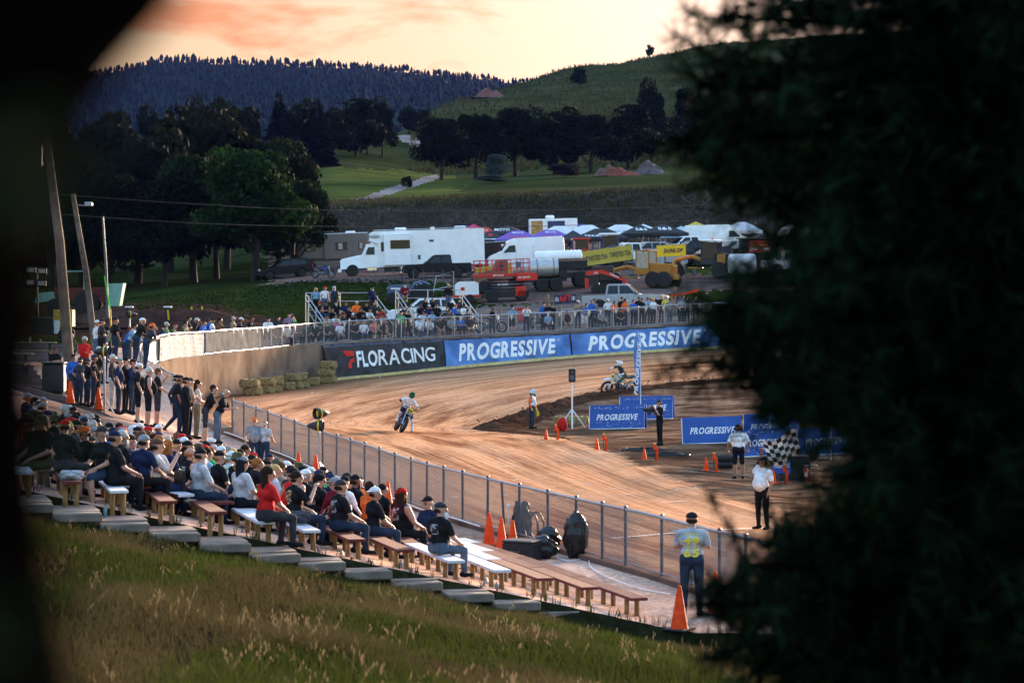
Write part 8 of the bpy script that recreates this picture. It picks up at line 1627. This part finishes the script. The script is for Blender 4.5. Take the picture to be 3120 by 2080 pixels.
# black road case and covered gear
p = wpt(1590, 1705); t = thing('road_case', 'black plastic road case lying by the near fence', 'case', tuple(p), -.5); mb = MB(); mb.box((0, 0, .2), (.72, .5, .38), .03); part('case', mb, M_BLACK, t); mb = MB(); mb.box((0, 0, .41), (.74, .52, .05), .02); part('lid', mb, mat('case_lid', (.05, .045, .04), .6), t); mb = MB(); mb.tube([(-.1, -.26, .25), (-.1, -.29, .2), (.1, -.29, .2), (.1, -.26, .25)], .012, 5); part('handle', mb, M_GALVD, t)
def bag(p, s, label, seed, m):
    bm = bmesh.new(); bmesh.ops.create_icosphere(bm, subdivisions=4, radius=1); r = random.Random(seed); ph = [r.uniform(0, 6) for _ in range(6)]
    for v in bm.verts:
        n = 1+.13*math.sin(v.co.x*5+ph[0])*math.sin(v.co.z*4+ph[1])+.09*math.sin(v.co.y*9+v.co.z*7+ph[2])+.06*math.sin(v.co.x*15+v.co.z*11+ph[3]); v.co = Vector((v.co.x*n*s[0], v.co.y*n*s[1], max(v.co.z*n, -.82)*s[2]+s[2]*.82))
    me = bpy.data.meshes.new('bag'); bm.to_mesh(me); bm.free(); me.shade_smooth(); o = link('plastic_bag', me, None, m, tuple(p)); tag(o, label, 'bag'); return o
M_BAG = mat('black_bag', (.008, .008, .010), .22, 0, .2, 6, .5, 16)
bag(wpt(1650, 1700), (.34, .26, .26), 'shiny black plastic bag slumped against the road case', 1, M_BAG); bag(wpt(1672, 1682)+Vector((0, 0, .1)), (.24, .2, .25), 'black plastic bag with a peaked top behind the case', 2, M_BAG); bag(wpt(1754, 1700), (.26, .2, .52), 'tall black bag covering a pole at the near fence', 3, M_BAG); bag(wpt(1590, 1640), (.22, .2, .48), 'black covered speaker between the cone and the fence', 4, M_BAG)
for k, u in enumerate((1618, 1636)): p = wpt(u, 1655); mb = MB(); mb.tor((0, 0, .33), .31, .02, 'x', 24, 6); 
for k, u in enumerate((1618, 1636)):
    p = wpt(u, 1650); t = thing('wire_hoop', ('left thin black hoop leaning at the fence', 'right thin black hoop leaning at the fence')[k], 'hoop', tuple(p), .5); mb = MB(); mb.tor((0, 0, .35), .33, .022, 'x', 24, 6); part('ring', mb, M_BLACK, t, True); mb = MB(); mb.cyl((0, 0, .02), (0, 0, .68), .008, n=4); part('spoke', mb, M_BLACK, t)
p = wpt(1536, 1640); t = thing('camera_pole', 'slim dark pole with a small camera at the near fence', 'pole', tuple(p)); mb = MB(); mb.tube([(0, 0, 0), (-.02, 0, .6), (-.06, 0, 1.3)], .03, 6); part('pole', mb, M_GALVD, t); mb = MB(); mb.box((.1, 0, .75), (.09, .07, .09), .02); mb.cyl((.1, 0, .3), (.1, 0, .7), .012, n=5); part('camera', mb, M_WHITE, t)
# white cable along the kerb
def cable(pts, r, m, label, nm='cable'):
    mb = MB(); mb.tube(smooth_curve(pts, 60), r, 5); o = part(nm, mb, m); tag(o, label, 'cable')
cable([tuple(wpt(u, v)+Vector((0, 0, .02))) for u, v in ((1690, 1700), (1740, 1712), (1790, 1700), (1800, 1730), (1850, 1760), (1950, 1795), (2040, 1812))], .012, M_WHITE, 'white cable lying on the walkway by the kerb')
seg = [curve_at(FC, s) for s in np.linspace(s_at_u(FC, 1480), s_at_u(FC, 700), 30)]
cable([tuple(p+Vector((-tg.y, tg.x, 0))*.2+Vector((0, 0, .13+.02*math.sin(i)))) for i, (p, tg) in enumerate(seg)], .018, M_WHITE, 'white rope running along the kerb under the near fence', 'rope')
# horn speakers on stands
def horn_stand(p, label, slab, h=1.75, rz=.4, two=True):
    t = thing('speaker_stand', slab, 'stand', tuple(p), rz); mb = MB(); mb.cyl((0, 0, 0), (0, 0, h), .032, n=8); part('pole', mb, M_GALV, t, True)
    for k in range(3): a = R(30+120*k); mb = MB(); mb.tube([(0, 0, .5), (.55*math.cos(a), .55*math.sin(a), .02)], .022, 5); part('leg', mb, M_GALV, t)
    for j in range(2 if two else 1):
        s = thing('horn_speaker', ('upper ' if j == 0 and two else 'lower ' if two else '')+label, 'speaker', (p[0], p[1], p[2]+h+.16-.36*j), rz+(.3 if j == 0 else 2.6)); mb = MB(); mb.lathe([(.02, .36), (.05, .33), (.11, .18), (.16, .02), (.17, -.12), (.15, -.13), (.12, .0), (.05, .1)], (0, 0, 0), 18, axis='x'); part('horn', mb, M_BLACK, s, True)
        mb = MB(); mb.lathe([(.168, -.02), (.172, -.02), (.172, .02), (.168, .02)], (0, 0, 0), 18, axis='x'); part('stripe', mb, mat('stripe_yellow', (.6, .42, .02), .5), s); mb = MB(); mb.box((0, 0, -.18), (.06, .1, .08), .01); part('bracket', mb, M_GALV, s)
horn_stand(wpt(972, 1458), 'black horn speaker with yellow stripe on the fence stand', 'grey stand carrying two black horn speakers by the fence')
horn_stand(gpt(318, 78), 'black horn speaker on the stand amid the standing people', 'white stand among the standing people on the left', 1.8, 2.8, False)
horn_stand(gpt(395, 108), 'black horn speaker above the left fence', 'grey stand behind the left fence people', 2.1, .2, False)
# small stadium seat on a bench, bottles, bags under benches
h = HERO.get(602)
if h: t = thing('stadium_seat', 'padded clip-on stadium seat behind the man with braces', 'seat', tuple(h.location+Vector((-.12, .02, .0))), h.rotation_euler[2]); mb = MB(); mb.box((0, .22, .28), (.44, .05, .5), .02); part('backrest', mb, M_BLACK, t); mb = MB(); mb.box((0, 0, .0), (.44, .44, .05), .02); part('cushion', mb, mat('cushion_tan', (.32, .26, .18), .8), t)
g = random.Random(31)
for k in range(14):
    c = ROWS[g.randrange(3, 12)]; p, tg = curve_at(c, g.uniform(.2, 2.5)); mb = MB(); mb.lathe([(.03, 0), (.033, .02), (.033, .13), (.014, .17), (.014, .2)], n=10); o = part('drink_bottle', mb, mat('bottle_blue', (.12, .2, .25), .2, 0, .1) if k % 2 else M_ALU, None, True, loc=p+Vector((g.uniform(-.2, .2), g.uniform(-.2, .2), .0))); tag(o, 'small drink bottle standing on the terrace under the benches', 'bottle', 'drink bottles under the benches')
c = ROWS[12]; p, _ = curve_at(c, .3); bag(p+Vector((0, .1, .44)), (.2, .14, .09), 'crumpled pale cloth lying on a bench at far left', 6, mat('pale_cloth', (.35, .34, .37), .8, 0, .2, 8, .4, 14))
c = ROWS[7]; p, _ = curve_at(c, 1.2); bag(p+Vector((0, .1, .445)), (.2, .14, .12), 'dark shoulder bag on the bench next to the red shirt', 7, mat('bag_grey', (.03, .032, .045), .6, 0, .2, 6))
# ---- left plaza
def picnic(u, Y, rz, label):
    p = gpt(u, Y); t = thing('picnic_table', label, 'table', tuple(p), rz, 'picnic tables on the left plaza')
    for i in range(5): mb = MB(); mb.box((0, -.3+.15*i, .76), (1.8, .14, .04), .006); part('top_plank', mb, M_WOODP, t)
    for sy in (-1, 1):
        for j in range(2): mb = MB(); mb.box((0, sy*(.62+.14*j), .45), (1.8, .13, .04), .006); part('seat_plank', mb, M_WOODP, t)
    for x in (-.65, .65):
        mb = MB(); mb.box((x, 0, .42), (.05, 1.5, .09)); part('cross_beam', mb, M_DARK, t)
        for sy in (-1, 1): mb = MB(); mb.tube([(x, sy*.6, 0), (x, sy*.2, .74)], .035, 4); part('leg', mb, M_DARK, t)
    return p
M_WOODP = mat('picnic_wood', (.16, .115, .095), .85, 0, .3, 4)
p = picnic(96, 88, .15, 'wooden picnic table with a bottle on the left plaza'); picnic(20, 84, .1, 'wooden picnic table at the far left edge')
mb = MB(); mb.lathe([(.03, 0), (.033, .02), (.033, .14), (.014, .18), (.014, .22)], n=10); o = part('drink_bottle', mb, mat('clear_bottle', (.4, .42, .45), .2), None, True, loc=p+Vector((-.05, 0, .78))); tag(o, 'clear bottle standing on the picnic table', 'bottle')
mb = MB(); mb.cyl((0, 0, 0), (0, 0, .1), .035, n=10); mb.cyl((0, 0, .1), (0, 0, .106), .03, n=10); o = part('drink_can', mb, M_GALVD, None, True, loc=p+Vector((.3, .05, .78))); tag(o, 'metal can standing on the picnic table', 'can')
p = gpt(165, 83); t = thing('trash_bin', 'tall black bin on the left plaza', 'bin', tuple(p)); mb = MB(); mb.box((0, 0, .5), (.75, .6, 1.0), .06); part('body', mb, M_BLACK, t); mb = MB(); mb.box((0, 0, 1.03), (.8, .65, .06), .02); part('lid', mb, M_BLACK, t)
# wooden utility poles
def pole(pts, r, label, nm='utility_pole', m=None, cat='pole'):
    t = thing(nm, label, cat, tuple(pts[0])); inv = Matrix.Translation(-Vector(pts[0])); mb = MB(); mb.tube(pts, r, 12); o = part('shaft', mb, m or M_POLE, t, True); o.matrix_parent_inverse = inv; return t, inv
M_POLE = mat('pole_wood', (.13, .09, .068), .9, 0, .4, 3, .5, 20)
Ya = 84; b = gpt(220, Ya, -.3)
t, inv = pole([b, at(182, 740, Ya+.5), at(140, 405, Ya+1)], [.19, .165, .13], 'thick leaning wooden utility pole on the left'); mb = MB(); q = at(105, 470, Ya+1); mb.box(q, (.55, .4, .9), .05); o = part('transformer_box', mb, mat('box_grey', (.10, .11, .15), .6), t); o.matrix_parent_inverse = inv
Yb = 120; b = gpt(292, Yb, -.3); t, inv = pole([b, at(262, 830, Yb+.5), at(222, 592, Yb+1)], [.17, .15, .12], 'thinner leaning wooden utility pole right of the thick one')
mb = MB(); q = at(270, 622, Yb+1); mb.box(q, (.38, .3, .22), .04); mb.cyl(q-Vector((.2, 0, .08)), q-Vector((.75, 0, .02)), .03, n=6); o = part('floodlight', mb, M_GALV, t); o.matrix_parent_inverse = inv
Yc = 150; b = gpt(330, Yc, -.2); pole([b, at(322, 800, Yc), at(313, 660, Yc)], [.10, .08, .06], 'slim dark metal pole behind the wooden ones', m=M_GALVD)
Yd = 92; b = gpt(345, Yd, -.1); t, inv = pole([b, at(335, 940, Yd)], [.04, .035], 'thin yellow pole with a lime green top above the crowd', 'marker_pole', mat('pole_yellow', (.55, .30, .02), .6), 'pole'); mb = MB(); mb.tube([at(335, 940, Yd), at(318, 840, Yd)], [.03, .02], 6); o = part('lime_tip', mb, mat('lime_green', (.15, .75, .05), .5), t); o.matrix_parent_inverse = inv
# wires
def wire(pts, r, label):
    mb = MB(); mb.tube(smooth_curve(pts, 50), r, 4); o = part('power_line', mb, M_BLACK); tag(o, label, 'wire')
wire([at(140, 590, 122), at(600, 622, 130), at(1000, 640, 140), at(1600, 642, 150), at(2200, 622, 160), at(2700, 590, 165)], .022, 'upper black power line crossing above the parked vehicles')
wire([at(140, 650, 122), at(600, 680, 130), at(1000, 690, 140), at(1600, 690, 150), at(2200, 668, 160), at(2700, 640, 165)], .022, 'lower black power line crossing above the parked vehicles')
# dark red tractor with mint bucket and light tower at far left
t = vthing('tractor', 'dark red tractor with a mint green spreader parked at far left', 'tractor', 235, 172, .05); DR = paint('dark_red', (.10, .012, .014), .5); MINT = mat('mint_paint', (.20, .38, .31), .6, 0, .15, 2)
boxpart(t, 'hood', (-.2, 0, 1.5), (2.6, 1.0, .9), DR); boxpart(t, 'rear_body', (1.6, 0, 1.4), (1.6, 1.2, 1.1), DR); boxpart(t, 'canopy_roof', (-.2, 0, 3.1), (2.0, 1.4, .1), MINT)
for x, y in ((-1.0, -.6), (-1.0, .6), (.6, -.6), (.6, .6)): mb = MB(); mb.cyl((x, y, 1.8), (x, y, 3.1), .05, n=5); part('canopy_post', mb, MINT, t)
mb = MB(); mb.ext([(2.3, .6), (2.1, 2.2), (3.4, 2.2), (3.1, .6)], lambda z: .9); part('spreader', mb, MINT, t); mb = MB(); mb.tube([(.9, .3, 1.8), (.9, .3, 3.4)], .07, 6); part('exhaust', mb, M_DARK, t); mb = MB(); mb.ext([(-2.9, .9), (-2.7, 1.6), (-1.6, 1.7), (-1.4, 1.1)], lambda z: .7); part('front_weight', mb, MINT, t)
for sy in (-1, 1): wheel(t, .8, sy*.95, .85, .5, DR, True); wheel(t, -1.4, sy*.9, .6, .4, DR, True)
p = gpt(150, 128); t = thing('light_tower', 'black light tower trailer with four lamps and a yellow engine', 'light tower', tuple(p), .05); boxpart(t, 'trailer', (0, 0, .8), (1.9, 1.1, .9), M_BLACK); boxpart(t, 'engine_cover', (.8, -.1, 1.2), (1.0, 1.15, .9), mat('engine_yellow', (.42, .26, .03), .6)); mb = MB(); mb.cyl((-.6, 0, 1), (-.65, 0, 3.6), .05, n=8); part('mast', mb, M_BLACK, t)
for dx, dz in ((-1.15, 3.75), (-.2, 3.7), (-1.2, 3.1), (-.25, 3.05)): boxpart(t, 'lamp', (-.65+dx*.6+.4, -.1, dz), (.5, .15, .32), M_BLACK); boxpart(t, 'lens', (-.65+dx*.6+.4, -.19, dz), (.34, .02, .2), mat('lamp_glass', (.45, .4, .36), .3), 0)
boxpart(t, 'notice', (.5, -.72, .75), (.3, .02, .7), M_WHITE, 0); wheel(t, .9, -.65, .36, .2, M_WHITE); wheel(t, .9, .65, .36, .2, M_WHITE)
for k, (u, Y, lb) in enumerate(((388, 150, 'low lamp post with a white head, left of two'), (505, 148, 'low lamp post with a white head, right of two'))):
    p = gpt(u, Y); t = thing('lamp_post', lb, 'lamp', tuple(p)); mb = MB(); mb.cyl((0, 0, 0), (0, 0, 1.15), .05, n=6); part('post', mb, M_DARK, t); mb = MB(); mb.box((.12, 0, 1.2), (.5, .35, .08), .02); part('head', mb, M_WHITE, t)
for k, (u, Y) in enumerate(((516, 148), (588, 152), (620, 153))):
    p = gpt(u, Y); mb = MB(); mb.tube([(0, 0, 0), (-.1, 0, 1.0)], .06, 6); o = part('marker_post', mb, mat('marker_yellow', (.6, .36, .02), .6), None, loc=p); tag(o, 'short leaning yellow marker post on the dirt bank', 'post', 'yellow marker posts on the dirt bank')
# dirt jumps behind the left fence
for k, (u, Y, w, h) in enumerate(((560, 150, 7, 1.3), (720, 153, 6, 1.0), (420, 158, 8, 1.2))): mound(('reddish dirt jump behind the left fence', 'low reddish dirt jump right of the larger one', 'dirt mound in front of the grove')[k], u, Y, w, h, G_DIRT, 10+k)
# gate frame, fence posts and red cabinet in front of the lot
t = thing('metal_gate', 'open white metal gate frame below the black pickup', 'gate', tuple(gpt(1352, 186)), .3); mb = MB(); mb.tube([(-.9, 0, 0), (-.6, 0, 1.6), (.8, 0, 2.0), (.8, 0, .2)], .03, 5); mb.tube([(-.8, 0, .6), (.8, 0, .9)], .03, 5); part('frame', mb, M_ALU, t); mb = MB(); mb.box((.3, 0, .5), (.6, .05, .4), .01); part('panel', mb, M_DARK, t)
for k in range(9): p = gpt(1140+30*k, 197); mb = MB(); mb.cyl((0, 0, 0), (0, 0, 1.1), .04, n=5); o = part('fence_post', mb, M_GALVD, None, loc=p); tag(o, 'thin dark fence post at the lot edge', 'post', 'fence posts along the lot edge')
p = gpt(1596, 160); t = thing('tool_cabinet', 'red metal cabinet beside the lift base', 'cabinet', tuple(p)); boxpart(t, 'body', (0, 0, .45), (.85, .6, .85), P_RED); boxpart(t, 'lid', (0, 0, .9), (.9, .65, .06), P_RED); boxpart(t, 'door', (0, -.31, .42), (.7, .02, .6), P_RED, 0)
# orange safety tape near the pine
mb = MB()
for (a, b) in (((2035, 905, 166), (2125, 890, 166)), ((2075, 900, 167), (2130, 884, 167))): 
    A, B = at(*a), at(*b); mb.add([A, B, B+Vector((0, .02, .12)), A+Vector((0, .02, .1)), A+Vector((0, .03, 0)), B+Vector((0, .03, 0))], [(0, 1, 2, 3), (4, 5, 1, 0), (3, 2, 5, 4)])
o = part('safety_tape', mb, M_ORANGE); tag(o, 'orange safety tape strung by the barriers near the pine', 'tape')
# litter on the track
g = random.Random(77)
for k in range(26):
    u, v = g.choice([(g.uniform(900, 1700), g.uniform(1140, 1260)), (g.uniform(1300, 2300), g.uniform(1400, 1620))]); p = hit(u, v); mb = MB(); s = g.uniform(.05, .14); mb.add([(-s, 0, .01), (0, -s*.4, .02), (s, 0, .015), (s*.2, s*.5, .05), (-s*.3, s*.3, .03)], [(0, 1, 4), (1, 2, 3), (1, 3, 4)]); o = part('litter', mb, M_CHALK, None, loc=p); tag(o, 'small pale scrap of litter lying on the dirt track', 'litter', 'litter on the track')
# ================================================================ evening air
mb = MB(); mb.box((0, 1600, 130), (4200, 3700, 270)); o = part('haze', mb, None); o.data.materials.clear()
hm = bpy.data.materials.new('evening_haze'); hm.use_nodes = True; n, l = hm.node_tree.nodes, hm.node_tree.links; n.clear(); ou = n.new('ShaderNodeOutputMaterial'); pv_ = n.new('ShaderNodeVolumePrincipled'); pv_.inputs['Color'].default_value = (.14, .25, .85, 1); pv_.inputs['Density'].default_value = .00002; pv_.inputs['Anisotropy'].default_value = 0; l.new(pv_.outputs[0], ou.inputs['Volume']); o.data.materials.append(hm); struct(o, 'stuff'); o['label'] = 'thin blue evening haze over the valley'; o['category'] = 'haze'
# ================================================================ labels: where look-alikes remain, say which one counting from the left of the picture
ORD = ['first', 'second', 'third', 'fourth', 'fifth', 'sixth', 'seventh', 'eighth', 'ninth', 'tenth', 'eleventh', 'twelfth', 'thirteenth', 'fourteenth', 'fifteenth', 'sixteenth', 'seventeenth', 'eighteenth', 'nineteenth', 'twentieth', 'twenty-first', 'twenty-second', 'twenty-third', 'twenty-fourth', 'twenty-fifth', 'twenty-sixth', 'twenty-seventh', 'twenty-eighth', 'twenty-ninth', 'thirtieth']
by = {}
for o in THINGS: by.setdefault(o['label'], []).append(o)
for lb, os_ in by.items():
    if len(os_) < 2 or len(os_) > 30 or 'litter' in lb or 'silhouetted' in lb: continue
    os_.sort(key=lambda o: UC+F*o.location[0]/max(o.location[1], 1))
    for i, o in enumerate(os_): o['label'] = lb+', '+ORD[i]+' from left'
for o in THINGS:
    w = o['label'].split()
    if len(w) > 16: o['label'] = o['label'].replace(' seated on the near benches', ' on near benches').replace(' standing at the far fence', ' at the far fence').replace(' on the walkway end', ' on the walkway').replace(' sleeveless top', ' vest')
